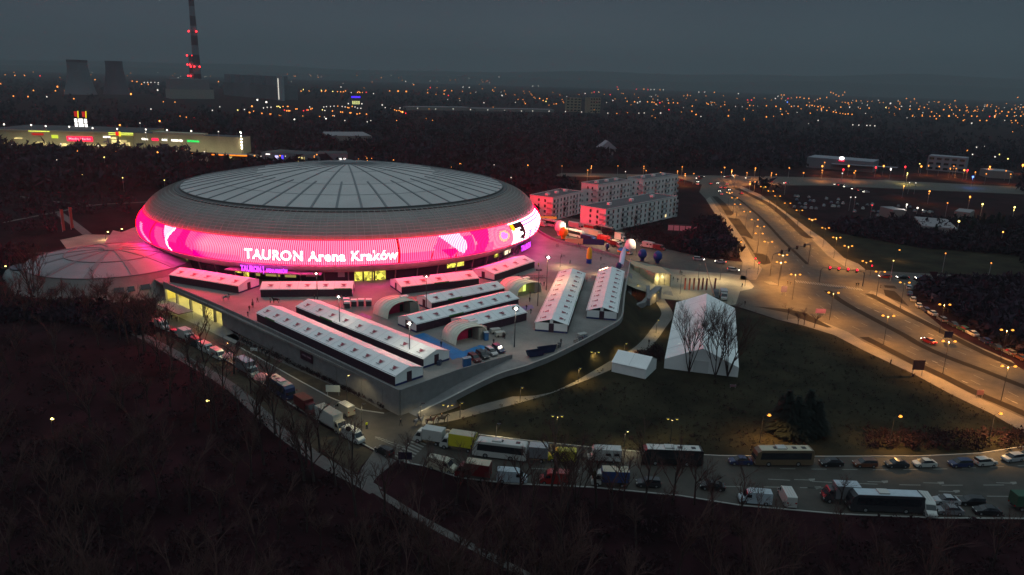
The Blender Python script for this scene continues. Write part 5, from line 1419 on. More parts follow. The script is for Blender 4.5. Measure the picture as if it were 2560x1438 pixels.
veh('truck', 'short white box lorry, third in the left kerb queue', (468, 853), (500, 868), dict(c='white', cab='white', L=5.6, box_h=2.3), g1)
veh('van', 'dark van squeezed between the short box lorry and two white vans', (493, 866), (520, 880), dict(c='dark'), g1)
veh('van', 'white van, upper one of the two standing bumper to bumper', (517, 879), (550, 895), dict(c='white'), g1)
veh('van', 'white van, lower one of the two standing bumper to bumper', (546, 895), (580, 912), dict(c='white'), g1)
veh('truck', 'lorry with a mottled pale tarpaulin roof above the pink parasol', (619, 935), (655, 955), dict(c='grey', cab='white', L=7.4, box_h=2.6, open_top='paleblue'), g1)
veh('bus', 'white-roofed coach with a blue front behind the bare tree, left road', (703, 985), (745, 1013), dict(c='navy', top='cream', L=9.5), g1)
veh('truck', 'dark red lorry between the coach and the big white lorry', (765, 1028), (800, 1052), dict(c='darkred', cab='darkred', L=6.6, box_h=2.1, open_top='brown'), g1)
veh('truck', 'big white box lorry with a pinkish roof and pale yellow cab, left road', (829, 1068), (868, 1091), dict(c='white', cab='cream', L=8.8, box_h=2.7, open_top='cream'), g1)
veh('van', 'cream-lit white van right in front of the big white lorry', (884, 1100), (915, 1116), dict(c='white'), g1)
veh('van', 'white van standing across the road from the lorry, pointing up the road', (861, 1032), (830, 1014), dict(c='cream'))
veh('car', 'black car driving up to the zebra crossing', (961, 1134), (930, 1117), dict(c='black', estate=True))
veh('truck', 'small white box van, nearest the crossing on the far side', (1074, 1106), (1040, 1100), dict(c='white', cab='white', L=6.2, box_h=2.2, open_top='white'), g2)
veh('truck', 'lorry with a bright yellow side panel, second on the far side', (1146, 1122), (1100, 1115), dict(c='yellow', cab='white', L=7.2, box_h=2.5, open_top='cream'), g2)
veh('bus', 'long white trailer coach with a red-glinting front, far side of the south road', (1250, 1142), (1200, 1136), dict(c='white', top='white', L=10.5, hatch=2), g2)
veh('truck', 'grey box lorry behind the long white coach', (1334, 1150), (1300, 1147), dict(c='grey', cab='grey', L=5.6, box_h=2.2, open_top='silver'), g2)
veh('van', 'yellow van on the far side of the south road', (1404, 1151), (1370, 1149), dict(c='yellow'), g2)
veh('camper', 'white camper van on the far side, behind bare branches', (1508, 1151), (1460, 1149), dict(c='white'), g2)
veh('bus', 'black-sided coach with a white roof and rooftop unit', (1677, 1158), (1600, 1155), dict(c='black', top='white', L=11.6), g2)
veh('car', 'dark car between the black coach and the bronze coach', (1850, 1159), (1800, 1158), dict(c='navy'), g2)
veh('bus', 'bronze coach with an orange-lit roof and square hatches', (1954, 1159), (1850, 1159), dict(c='bronze', top='cream', L=11.4, hatch=4), g2)
veh('car', 'black car right behind the bronze coach', (2077, 1163), (2000, 1163), dict(c='black'), g2)
veh('car', 'reddish-brown estate car on the far side of the south road', (2161, 1165), (2100, 1165), dict(c='brown', estate=True), g2)
veh('car', 'black saloon left of the white saloon', (2240, 1166), (2200, 1166), dict(c='dark'), g2)
veh('car', 'white saloon on the far side, right part of the south road', (2310, 1165), (2260, 1166), dict(c='white'), g2)
veh('car', 'dark blue car with its side to the camera, right of the white saloon', (2399, 1165), (2350, 1166), dict(c='navy', estate=True), g2)
veh('car', 'white estate car nose to tail with the dark blue car', (2462, 1161), (2500, 1158), dict(c='white', estate=True), g2)
veh('car', 'silver car parked at the bend near the right edge', (2530, 1151), (2500, 1155), dict(c='silver', estate=True), g2)
veh('car', 'red car cut off by the right edge of the picture', (2572, 1143), (2610, 1136), dict(c='red'), g2)
veh('van', 'pale van among the trees, first on the near side after the crossing', (1105, 1174), (1140, 1182), dict(c='cream'), g3)
veh('truck', 'dark red lorry with a pale flat roof on the near side', (1183, 1194), (1140, 1188), dict(c='darkred', cab='darkred', L=6.6, box_h=2.3, open_top='cream'), g3)
veh('van', 'bluish-white van on the near side, nose to the right', (1280, 1203), (1330, 1206), dict(c='paleblue'), g3)
veh('van', 'red van on the near side of the south road', (1386, 1207), (1340, 1205), dict(c='red'), g3)
veh('truck', 'blue-sided lorry with a pale roof behind bare branches', (1524, 1211), (1470, 1209), dict(c='blue', cab='white', L=6.8, box_h=2.1, open_top='cream'), g3)
veh('car', 'dark car with a red glint, near side, hidden by twigs', (1620, 1214), (1570, 1212), dict(c='dark', estate=True), g3)
veh('car', 'small dark car deep in the shade, near side', (1780, 1222), (1740, 1218), dict(c='black'), g3)
veh('van', 'pale blue van at the near kerb, left of the van seen from behind', (1886, 1256), (1840, 1252), dict(c='paleblue'), g3)
veh('van', 'white van standing across the kerb, its roof towards the camera', (1966, 1252), (1950, 1222), dict(c='white'), g3)
veh('truck', 'box lorry with a pale grey roof, left of the long bus', (2098, 1252), (2060, 1250), dict(c='grey', cab='dark', L=6.2, box_h=2.4, open_top='paleblue'), g3)
veh('bus', 'long bus with a pale roof and unlit dark side, near side', (2208, 1274), (2100, 1270), dict(c='dark', top='paleblue', L=12.5, hatch=0), g3)
veh('van', 'white van angled out of the row, right of the long bus', (2314, 1277), (2330, 1300), dict(c='white'), g3)
veh('car', 'silver saloon, rear one of two side by side right of the angled van', (2364, 1258), (2320, 1256), dict(c='silver'), g3)
veh('car', 'grey car parked in front of the silver saloon', (2372, 1283), (2330, 1281), dict(c='grey'), g3)
veh('car', 'black car with small orange glints, rear of the last pair', (2426, 1260), (2380, 1258), dict(c='black', estate=True), g3)
veh('car', 'black car, front of the last pair near the right edge', (2466, 1284), (2420, 1281), dict(c='black'), g3)
veh('truck', 'dark green lorry cut by the right edge, near side', (2568, 1272), (2610, 1273), dict(c='green', cab='green', L=6.0, box_h=2.0, open_top='green'), g3)
# moving cars
veh('car', 'silver estate car on the access road, left of the second silver one', (1747, 651), (1780, 655), dict(c='silver', estate=True, on=True))
veh('car', 'silver car with glowing tail lights leaving by the access road', (1801, 658), (1770, 654), dict(c='silver', on=True))
veh('car', 'pale car with bright lights turning onto the access road', (1833, 678), (1860, 681), dict(c='white', estate=True, on=True))
veh('car', 'red car with its lights on, alone on the lower highway', (2321, 857), (2280, 840), dict(c='red', on=True))
veh('car', 'red car with headlights first in line on the side road', (2212, 695), (2180, 693), dict(c='red', estate=True, on=True), 'cars queueing on the side road')
for i, (x, y, c) in enumerate(((2256, 697, 'black'), (2303, 699, 'navy'), (2350, 701, 'black'), (2405, 704, 'dark'), (2545, 699, 'black'))):
    veh('car', ('black car with headlights, second in line on the side road', 'dark blue car in the middle of the side road queue', 'black car with headlights, fourth in line on the side road', 'dark car with a headlight, fifth in line on the side road', 'dark car far back on the side road near the right edge')[i], (x, y), (x - 40, y - 2), dict(c=c, on=True), 'cars queueing on the side road')
for i, (x, y, hx, hy, c) in enumerate(((2272, 722, 2271, 705, 'paleblue'), (2274, 738, 2272, 720, 'navy'), (2282, 752, 2277, 738, 'silver'), (2296, 768, 2285, 752, 'silver'), (2313, 778, 2300, 768, 'navy'), (2330, 787, 2315, 778, 'white'), (2354, 802, 2340, 793, 'grey'), (2382, 815, 2367, 806, 'dark'), (2406, 826, 2390, 818, 'green'), (2430, 838, 2412, 829, 'white'), (2462, 856, 2445, 846, 'navy'), (2490, 872, 2475, 863, 'dark'), (2520, 884, 2500, 874, 'grey'), (2550, 898, 2530, 888, 'brown'))):
    veh('car', '%s car, %s in the curved row parked beside the highway' % (c.replace('paleblue', 'pale blue'), ('first', 'second', 'third', 'fourth', 'fifth', 'sixth', 'seventh', 'eighth', 'ninth', 'tenth', 'eleventh', 'twelfth', 'thirteenth', 'last')[i]), (x, y), (hx, hy), dict(c=c, estate=(i % 2 == 0)), 'cars parked beside the highway')
far_cars = [(1743, 456), (1743, 462), (1747, 448), (1797, 479), (1802, 487), (1776, 461), (1793, 459), (1800, 470), (1811, 471), (1821, 476), (1816, 462), (1853, 485), (1754, 444), (1966, 460), (1817, 444), (1826, 443), (1870, 447), (1925, 456), (1905, 452), (1838, 441), (2092, 463), (2102, 465), (2116, 469), (2136, 474), (2152, 479), (2165, 482), (1700, 452), (1660, 447)]
for i, (x, y) in enumerate(far_cars):
    aw = i % 3 != 0
    d = (12, 8) if 1740 < x < 1870 and y > 455 else (14, 0)
    veh('car', 'distant car with glowing lights in the traffic at the far junction', (x, y), (x - d[0] if aw else x + d[0], y - d[1] if aw else y + d[1]), dict(c=('dark', 'silver', 'red')[i % 3], on=True), 'cars at the far junction')
rnd = random.Random(5)
for i in range(46):
    x = rnd.uniform(1975, 2330); r_ = rnd.randrange(4); y = 492 + r_ * 9 + (x - 1975) * .075 + (6 if x > 2180 else 0)
    veh('car', 'dim car in the large unlit car park beyond the highway', (x, y), (x + 5, y - 8), dict(c=rnd.choice(['dark', 'grey', 'silver', 'white', 'navy'])), 'cars in the unlit car park')
# plaza cars, crane lorry, lorry yard
for i, (x, y, c, lb) in enumerate(((1186, 901, 'darkred', 'dark red car, first of four parked by the plaza wall'), (1206, 893, 'dark', 'dark car, second of four parked by the plaza wall'), (1228, 885, 'silver', 'silver pickup-like car, third of four parked by the plaza wall'), (1246, 878, 'navy', 'black car, last of four parked by the plaza wall'))):
    veh('car', lb, (x, y), (x + 14, y + 9), dict(c=c, estate=True), 'cars parked on the plaza', PZ)
veh('truck', 'white lorry with dark cab windows behind the very large canvas hall', (1808, 747), (1812, 762), dict(c='silver', cab='white', L=6.0, box_h=2.0, open_top='silver'))
veh('van', 'dark crane van left of the white lorry, behind the very large canvas hall', (1789, 744), (1791, 760), dict(c='dark'))
A = G(1786, 742, 2.2); t = thing('crane_arm', 'long thin crane arm leaning over the sandy square', 'crane', A); B = G(1766, 682, 0); e = Vector((G(1786, 742).x - 3.5, G(1786, 742).y + 3, 11)) - A
mb = MB(); mb.tube([(0, 0, 0), e], [.22, .10], 6); mb.build('boom', mat('crane_brown', (.30, .18, .13), .6), t)
mb = MB(); mb.box((0, 0, -.5), (1.2, 1.2, 1.2)); mb.build('turntable', M_dk, t)
yard = [('bus', 1376, 566, 1400, 571, dict(c='white', top='white', L=10.5, hatch=2), 'white coach at the left end of the lorry yard, under the flats'), ('camper', 1352, 566, 1372, 569, dict(c='white'), 'white camper beside the arena at the yard entrance'),
        ('truck', 1440, 574, 1464, 579, dict(c='white', cab='white', L=8.5, box_h=2.4, open_top='white'), 'white lorry in the back row of the yard, left of the middle'), ('truck', 1478, 580, 1500, 585, dict(c='red', cab='darkred', L=8.0, box_h=2.2, open_top='cream'), 'red lorry with a pale roof in the back row of the yard'),
        ('bus', 1512, 584, 1540, 590, dict(c='black', top='cream', L=11, hatch=2), 'black coach with a cream roof in the back row of the yard'), ('bus', 1436, 592, 1462, 598, dict(c='white', top='white', L=11.5, hatch=1), 'long white coach in the front row, right of the orange balloon'),
        ('truck', 1472, 606, 1496, 612, dict(c='navy', cab='blue', L=8.6, box_h=2.1, open_top='navy'), 'dark blue lorry by the low yard wall'), ('truck', 1512, 606, 1536, 612, dict(c='red', cab='red', L=8.0, box_h=2.0, open_top='red'), 'bright red lorry in the middle of the yard'),
        ('truck', 1490, 594, 1512, 600, dict(c='cream', cab='white', L=8.5, box_h=2.3, open_top='cream'), 'cream lorry between the white coach and the red lorry'), ('truck', 1551, 604, 1570, 609, dict(c='white', cab='white', L=6.0, box_h=2.9, open_top='cream'), 'tall white box lorry at the right end of the yard'),
        ('truck', 1540, 618, 1560, 623, dict(c='darkred', cab='white', L=6.0, box_h=1.8, open_top='cream'), 'low dark red lorry beside the blue balloon in the yard'), ('camper', 1617, 619, 1596, 615, dict(c='white'), 'white camper with small windows right of the largest balloon'),
        ('van', 1648, 625, 1670, 629, dict(c='darkred'), 'dark red van right of the white camper'), ('truck', 1402, 576, 1425, 581, dict(c='grey', cab='white', L=7, box_h=2.2, open_top='silver'), 'grey lorry behind the two left balloons'),
        ('truck', 1466, 588, 1440, 583, dict(c='silver', cab='grey', L=8.5, box_h=2.2, open_top='cream'), 'silver lorry with a cream roof in the middle row of the yard')]
for k_, x, y, hx, hy, ar_, lb in yard: veh(k_, lb, (x, y), (hx, hy), ar_, 'lorries and coaches in the yard')
t_ = thing('marquee_canopy', 'yellow-orange tarpaulin canopy at the arena end of the yard', 'canopy', G(1356, 560)); mb = MB(); mb.add([(-7, -2, 3), (7, -2, 3), (7, 2, 3.6), (-7, 2, 3.6)], [(0, 1, 2, 3)]); mb.build('cloth', mat('canopy_yellow', (.8, .42, .04), .6), t_)
for x in (-6.5, 6.5):
    mb = MB(); mb.tube([(x, 0, 0), (x, 0, 3.2)], .1, 5); mb.build('post', M_steel, t_)
p = G(1400, 608); t_ = thing('banner_wall', 'cream and blue hoarding along the edge of the lorry yard', 'hoarding', G(1412, 611), 0); e = G(1457, 611) - G(1412, 611)
mb = MB(); mb.add([(0, 0, .1), (e.x, e.y, .1), (e.x, e.y, 2.6), (0, 0, 2.6)], [(0, 1, 2, 3)]); mb.build('cream_panel', mat('hoarding_cream', (.62, .48, .26), .6), t_)
e2 = G(1510, 614) - G(1412, 611); mb = MB(); mb.add([(e.x, e.y, .1), (e2.x, e2.y, .1), (e2.x, e2.y, 2.6), (e.x, e.y, 2.6)], [(0, 1, 2, 3)]); mb.build('blue_panel', mat('hoarding_blue', (.02, .03, .12), .6), t_)
# ------------------------------------------------------------------ people and horses
def skin_mesh(name, joints, bones, mats, mfun, sub=1):
    """one continuous body grown from a skeleton; mfun picks the material of each face"""
    me = bpy.data.meshes.new('sk'); names = list(joints); ix = {n: i for i, n in enumerate(names)}
    me.from_pydata([joints[n][0] for n in names], [(ix[a], ix[b]) for a, b in bones], [])
    ob = bpy.data.objects.new('sk', me); COL.objects.link(ob)
    md = ob.modifiers.new('s', 'SKIN'); md.use_smooth_shade = True
    for i, n in enumerate(names):
        r = joints[n][1]; sv = me.skin_vertices[0].data[i]; sv.radius = (r, r) if not isinstance(r, tuple) else r
    me.skin_vertices[0].data[0].use_root = True
    if sub: m2 = ob.modifiers.new('u', 'SUBSURF'); m2.levels = sub; m2.render_levels = sub
    dg = bpy.context.evaluated_depsgraph_get(); dg.update()
    out = bpy.data.meshes.new_from_object(ob.evaluated_get(dg)); out.name = name
    bpy.data.objects.remove(ob); bpy.data.meshes.remove(me)
    out.materials.clear()
    for m in mats: out.materials.append(m)
    for p in out.polygons: p.material_index = mfun(p.center); p.use_smooth = True
    return out
M_skin2 = mat('skin', (.45, .28, .20), .6); M_hair = mat('hair', (.03, .02, .015), .8)
def body_mesh(pose, jacket, trousers):
    st = {'stand': (.04, -.04, .10), 'walk': (.26, -.24, .22), 'ride': (0, 0, 0)}[pose]
    J = {'pelvis': ((0, 0, .96), (.135, .11)), 'waist': ((0, 0, 1.12), (.13, .10)), 'chest': ((0, .0, 1.34), (.165, .115)), 'neck': ((0.01, 0, 1.50), .055), 'chin': ((.02, 0, 1.58), (.07, .085)), 'head': ((.01, 0, 1.67), (.085, .10)), 'crown': ((0, 0, 1.74), .06)}
    B = [('pelvis', 'waist'), ('waist', 'chest'), ('chest', 'neck'), ('neck', 'chin'), ('chin', 'head'), ('head', 'crown')]
    for s, f in ((1, st[0]), (-1, st[1])):
        n = 'l' if s > 0 else 'r'
        if pose == 'ride': kn, an, toe = (.32, s * .33, .70), (.18, s * .36, .30), (.34, s * .37, .24)
        else: kn, an, toe = (f * .55 + .03, s * .11, .50), (f, s * .11, .09 + abs(f) * .1), (f + .18, s * .12, .04)
        J[n + 'hip'] = ((0, s * .10, .90), .095); J[n + 'knee'] = (kn, .065); J[n + 'ankle'] = (an, .045); J[n + 'toe'] = (toe, .04)
        B += [('pelvis', n + 'hip'), (n + 'hip', n + 'knee'), (n + 'knee', n + 'ankle'), (n + 'ankle', n + 'toe')]
        sw = -f * .8 if pose != 'ride' else .28
        J[n + 'sh'] = ((0, s * .19, 1.42), .07); J[n + 'elb'] = ((sw * .4, s * .25, 1.14), .05); J[n + 'wr'] = ((sw + .06, s * .24 if pose != 'ride' else s * .1, .90 if pose != 'ride' else 1.06), .032); J[n + 'palm'] = ((sw + .08, s * .24 if pose != 'ride' else s * .08, .83 if pose != 'ride' else 1.03), .035)
        B += [('chest', n + 'sh'), (n + 'sh', n + 'elb'), (n + 'elb', n + 'wr'), (n + 'wr', n + 'palm')]
        pz = J[n + 'palm'][0]
        for k in range(4):
            J[n + 'f%d' % k] = ((pz[0] + .035 - .02 * k, pz[1] - s * .01, pz[2] - .085 - .01 * (k in (1, 2))), .010); B.append((n + 'palm', n + 'f%d' % k))
        J[n + 'th'] = ((pz[0] + .05, pz[1] - s * .02, pz[2] - .03), .011); B.append((n + 'palm', n + 'th'))
    def mf(c):
        if c.z > 1.70 or (c.z > 1.60 and c.x < -.02): return 3
        if c.z > 1.49: return 0
        if c.z < .92 and abs(c.y) > .19 and pose != 'ride' and c.z > .7: return 0
        if c.z < .97: return 2
        return 1
    return skin_mesh('body', J, B, [M_skin2, jacket, trousers, M_hair], mf)
BM = {}
M_jd, M_jy, M_tr, M_jb = mat('jacket_dark', (.025, .022, .028), .8), mat('jacket_hi_vis', (.62, .70, .02), .6), mat('trousers_dark', (.03, .03, .04), .85), mat('jacket_brown', (.14, .09, .07), .8)
def person(label, x, y, pose='stand', jk='d', rz=0.0, z=0.0, group=None, lift=0.0, cap=False):
    k = (pose, jk)
    if k not in BM: BM[k] = body_mesh(pose, {'d': M_jd, 'y': M_jy, 'b': M_jb}[jk], M_tr)
    p = G(x, y, z) if y is not None else x
    o = bpy.data.objects.new('person', BM[k]); COL.objects.link(o); o.location = (p.x, p.y, p.z + lift + .01); o.rotation_euler[2] = rz
    return tag(o, label, 'person', group)
HM = {}
def horse_mesh(col):
    J = {'barrel': ((0, 0, 1.18), (.30, .33)), 'chest': ((.55, 0, 1.16), (.25, .32)), 'rump': ((-.62, 0, 1.22), (.27, .31)), 'neck1': ((.88, 0, 1.45), (.13, .21)), 'neck2': ((1.14, 0, 1.80), (.09, .15)), 'poll': ((1.30, 0, 1.98), .10), 'face': ((1.52, 0, 1.80), (.075, .09)), 'muzzle': ((1.70, 0, 1.62), .06),
         'ear1': ((1.24, .06, 2.12), .025), 'ear2': ((1.24, -.06, 2.12), .025), 'tail1': ((-.98, 0, 1.25), .06), 'tail2': ((-1.08, 0, .95), .07), 'tail3': ((-1.06, 0, .60), .04)}
    B = [('barrel', 'chest'), ('barrel', 'rump'), ('chest', 'neck1'), ('neck1', 'neck2'), ('neck2', 'poll'), ('poll', 'face'), ('face', 'muzzle'), ('poll', 'ear1'), ('poll', 'ear2'), ('rump', 'tail1'), ('tail1', 'tail2'), ('tail2', 'tail3')]
    for s in (1, -1):
        n = 'l' if s > 0 else 'r'; o = .06 * s
        for a, pts in (('f', ((.62, .17, .92, .13), (.60 + o, .17, .52, .07), (.60 + o, .17, .14, .045), (.66 + o, .17, .05, .06))), ('h', ((-.66, .17, .98, .16), (-.52 - o, .17, .72, .09), (-.82 - o, .17, .52, .06), (-.76 - o, .17, .14, .045), (-.69 - o, .17, .05, .06)))):
            prev = 'chest' if a == 'f' else 'rump'
            for i, (x, y, z, r) in enumerate(pts): nm = n + a + str(i); J[nm] = ((x, s * y, z), r); B.append((prev, nm)); prev = nm
    return skin_mesh('horse_body', J, B, [mat('coat_' + col, {'dark': (.02, .014, .012), 'bay': (.07, .025, .015), 'grey': (.30, .28, .27)}[col], .7), mat('mane', (.012, .01, .01), .9)], lambda c: 1 if c.x < -.96 or (c.z > 1.72 and c.x < 1.1) else 0)
def horse(label, x, y, col, rz, z=0, rider=None, group='horses'):
    if col not in HM: HM[col] = horse_mesh(col)
    p = G(x, y, z); o = bpy.data.objects.new('horse', HM[col]); COL.objects.link(o); o.location = (p.x, p.y, p.z + .01); o.rotation_euler[2] = rz; tag(o, label, 'horse', group)
    mb = MB(); loft(mb, [(-.22, .30, 1.28, .16, 1.54), (.0, .31, 1.28, .17, 1.50), (.26, .29, 1.28, .15, 1.56)]); mb.build('saddle', M_tr, o)
    if rider: person(rider, Vector((p.x, p.y, p.z)), None, 'ride', 'd', rz, 0, 'riders', .60)
pl_people = [('person in dark clothes walking on the pink plaza, right of the two horses', 644, 757, 'walk'), ('person standing by the long tent roof at the left plaza wall', 620, 792, 'stand'), ('person at the front of the five-bay tent, near the lamp post', 786, 751, 'stand'), ('person beside the small stalls, left of the first arched pavilion', 947, 762, 'stand'),
             ('person at the corner of the five-bay tent below the yellow entrance', 865, 752, 'walk'), ('person beside the blue floor bays between two long tents', 1103, 868, 'stand'), ('person by the parked cars on the plaza, left', 1234, 862, 'stand'), ('one of two people together right of the second arched pavilion, left one', 1258, 846, 'stand'), ('one of two people together right of the second arched pavilion, right one', 1262, 847, 'stand'),
             ('person on the lilac floor patch', 1316, 775, 'walk'), ('person walking below the lilac floor patch', 1327, 785, 'walk'), ('person at the end of the parallel tents, near the lilac patch', 1324, 756, 'stand'), ('person walking on the open plaza left of the yellow pillar', 1403, 646, 'walk'), ('person walking lower on the open plaza, left of the yellow pillar', 1425, 661, 'walk'),
             ('person standing right of the yellow pillar', 1502, 652, 'walk'), ('one of two people near the arena end of the yard wall, left one', 1392, 618, 'stand'), ('one of two people near the arena end of the yard wall, right one', 1395, 617, 'stand'), ('one of two people at the middle of the yard wall, left one', 1446, 617, 'walk'), ('one of two people at the middle of the yard wall, right one', 1450, 618, 'walk'),
             ('person at the entrance of the rightmost end-on tent, by the curved parapet', 1402, 862, 'stand'), ('person below the small lit pavilion', 1325, 741, 'stand'), ('person near the right end of the front tents', 1296, 698, 'walk'), ('person behind the upper end of the left end-on tent', 1467, 704, 'stand'), ('person at the first row of tents by the plaza lamp', 1360, 716, 'stand')]
rnd = random.Random(2)
for lb, x, y, ps in pl_people: person(lb, x, y, ps, 'd', rnd.uniform(0, 6.3), PZ)
person('person in a bright yellow vest left of the plaza lamp, by the dark floodlight mast', 1346, 668, 'stand', 'y', 1.0, PZ)
for lb, x, y, ps, jk in (('person in a bright yellow jacket directing traffic at the road junction', 917, 1073, 'stand', 'y'), ('person in dark clothes crossing the junction below the wall corner', 1002, 1065, 'walk', 'd'), ('one of two people on the sandy square left of the flags, left one', 1683, 702, 'stand', 'd'), ('one of two people on the sandy square left of the flags, right one', 1694, 706, 'walk', 'd'),
                         ('one of two people by the edge of the access road, left one', 1700, 686, 'walk', 'b'), ('one of two people by the edge of the access road, right one', 1704, 688, 'walk', 'd'), ('person alone at the right end of the sandy square', 1855, 719, 'walk', 'd'), ('person on the path beside the very large canvas hall', 1862, 764, 'walk', 'd'),
                         ('one of two people waiting at the highway crossing, left one', 1968, 712, 'stand', 'b'), ('one of two people waiting at the highway crossing, right one', 1976, 714, 'stand', 'd'), ('one of two people on the crossing below the red traffic lights, left one', 2140, 717, 'walk', 'd'), ('one of two people on the crossing below the red traffic lights, right one', 2145, 717, 'walk', 'd'),
                         ('person at the corner of the side road and the highway', 2201, 721, 'stand', 'd'), ('person at the left opening of the lit garage', 442, 805, 'stand', 'd'), ('person walking on the forecourt before the lit garage', 514, 822, 'walk', 'd'), ('person near the right end of the lit garage', 520, 800, 'walk', 'd'), ('person between the carport and the queue of vans', 430, 800, 'stand', 'd'),
                         ('cyclist-like figure standing on the lit path, left of the big canvas hall', 1622, 862, 'stand', 'd'), ('person halfway down the highway footpath near the lower verge', 2226, 912, 'stand', 'd'), ('person on the left highway footpath, upper part', 1817, 577, 'walk', 'd')):
    person(lb, x, y, ps, jk, rnd.uniform(0, 6.3))
for k in range(9):
    person('person in the dark crowd queueing along the foot of the retaining wall', 598 + k * 9.5, 848 + k * 6.2 + (k % 3) * 2, 'stand', 'd', rnd.uniform(0, 6), 0, 'people queueing along the wall')
horse('dark horse facing left with a person at its head, middle of the pink plaza', 690, 758, 'dark', PI, PZ); person('person holding the horse in the middle of the pink plaza', 676, 758, 'stand', 'd', 0, PZ)
horse('dark horse seen from behind on the pink plaza, near the end of the longest tent', 632, 768, 'dark', 1.9, PZ); person('person bending beside the horse near the longest tent', 624, 778, 'stand', 'd', 2, PZ)
horse('pale grey horse on the pink plaza, left of the dark ones', 565, 752, 'grey', .3, PZ); person('person behind the pale grey horse', 573, 747, 'stand', 'd', 2, PZ)
horse('grey horse at the foot of the ramp, first of three with riders', 1047, 1062, 'grey', .5, 0, 'rider in dark clothes on the grey horse at the ramp')
horse('bay horse at the foot of the ramp, middle one of three', 1076, 1062, 'bay', .2, 0, 'rider in dark clothes on the bay horse')
horse('dark horse at the foot of the ramp, right one of three', 1104, 1058, 'dark', .2, 0, 'rider in dark clothes on the dark horse, right one of three')

# crowd barriers standing about the plaza
def f_barrier():
    t = empty('barrier'); mb = MB(); mb.tube([(-1.1, 0, .15), (-1.1, 0, 1.1), (1.1, 0, 1.1), (1.1, 0, .15), (-1.1, 0, .15)], .025, 4)
    for k in range(9): mb.tube([(-.9 + k * .225, 0, .15), (-.9 + k * .225, 0, 1.1)], .012, 3)
    mb.build('frame', M_dk, t)
    for x in (-.8, .8):
        m2 = MB(); m2.box((x, 0, .06), (.08, .7, .08)); m2.build('foot', M_dk, t)
    return t
for i in range(16): inst('barrier', f_barrier, 'dark steel crowd barrier in the line between the front tents and the arched pavilions', 'barrier', G(1268 + i * 6.2, 698 - i * .2 + (i % 2), PZ), .1 * (i % 3), 'crowd barriers on the plaza')
for i in range(12): inst('barrier', f_barrier, 'dark steel crowd barrier on the open plaza near the yard wall', 'barrier', G(1415 + i * 10.5, 612 + i * 2.9, PZ), -.25, 'crowd barriers by the yard wall')
for i, (x, y) in enumerate(((1090, 905), (1104, 900), (1098, 912), (1448, 852), (1440, 857), (1462, 850), (1396, 868), (1388, 872))):
    mb = MB(); mb.box((0, 0, .45), (1.2, .9, .9), i * .7); mb.box((.2, .1, 1.05), (.7, .6, .3), i * .4); o = mb.build('pallet_load', mat('crate_grey_%d' % (i % 3), ((.10, .10, .11), (.25, .22, .2), (.05, .06, .10))[i % 3], .7), None, loc=G(x, y, PZ))
    tag(o, ('small dark load on a pallet by the gable of the second long tent' if i < 3 else 'small load of boxes by the curved parapet, below the end-on tents'), 'boxes', 'loads by the tent gable' if i < 3 else 'loads by the parapet')
# ------------------------------------------------------------------ lamps
def light(parent, loc, energy, col, rad=.25, spot=None):
    ld = bpy.data.lights.new('lamp_light', 'SPOT' if spot else 'POINT'); ld.energy = energy; ld.color = col; ld.shadow_soft_size = rad
    if spot: ld.spot_size = spot; ld.spot_blend = .6
    o = bpy.data.objects.new('lamp_light', ld); COL.objects.link(o); o.location = loc; o.parent = parent
    return o
def f_street(double=True, h=9.0, glow=None, arm=1.5, energy=26000, col=(1, .41, .08), head=.34):
    def f():
        t = empty('street_lamp'); mb = MB(); mb.tube([(0, 0, 0), (0, 0, h - .3)], [.09, .05], 6); mb.build('pole', M_dk, t)
        for s in ((-1, 1) if double else (1,)):
            mb = MB(); mb.tube([(0, 0, h - .35), (s * arm * .6, 0, h + .02), (s * arm, 0, h + .05)], .04, 4); mb.build('arm', M_dk, t)
            mb = MB(); mb.box((s * arm, 0, h + .06), (.8, .35, .12)); mb.build('housing', M_dk, t)
            mb = MB(); mb.ball((s * arm, 0, h - .05), head, 8, (1.3, 1, .7)); mb.build('lamp_head', glow or E_sodium, t)
        light(t, (0 if double else arm, 0, h - .3), energy, col, .15, math.radians(146))
        return t
    return f
GHL = 'double-armed lamps along the highway'
hw = [(1823.6, 481), (1836.6, 494.5), (1844, 510.6), (1868, 529), (1887, 549), (1902, 566), (1898, 583.6), (1921, 604), (1958, 636.5), (1953, 655), (1989, 686), (2084, 731.5), (2221, 789), (2373, 852.7), (2522, 915)]
for i, (x, y) in enumerate(hw):
    inst('hw', f_street(), 'double-armed orange lamp on the highway median, %s counting from the far end' % ('first', 'second', 'third', 'fourth', 'fifth', 'sixth', 'seventh', 'eighth', 'ninth', 'tenth', 'eleventh', 'twelfth', 'thirteenth', 'fourteenth', 'last')[i], 'street lamp', G(x, y, 9.0) - Vector((0, 0, 9)), 0, GHL)
hr_ = [(1908, 467), (1927, 477.6), (1944, 490), (1969, 508), (1998.6, 525.7), (2031, 547.7), (2064, 569.5), (2092, 593.5), (2121, 614.6), (2167, 652.6), (2201, 679), (2262, 706), (2362, 761), (2517.6, 824.6)]
for i, (x, y) in enumerate(hr_):
    inst('hw2', f_street(energy=21000), 'double-armed orange lamp right of the highway, %s counting from the far end' % ('first', 'second', 'third', 'fourth', 'fifth', 'sixth', 'seventh', 'eighth', 'ninth', 'tenth', 'eleventh', 'twelfth', 'thirteenth', 'last')[i], 'street lamp', G(x, y, 9.0) - Vector((0, 0, 9)), 0, GHL)
def single(key, x, y, yb, lb, rz=0, energy=2500, glow=None, col=(1, .52, .16), double=False, arm=1.2, head=.34, z=0, group=None, xb=None):
    b = G(xb if xb else x, yb, z); h = max(3.5, top_z(b, y))
    def f(): return f_street(double, h, glow, arm, energy, col, head)()
    t = f(); t.location = b; t.rotation_euler[2] = rz
    return tag(t, lb, 'street lamp', group)
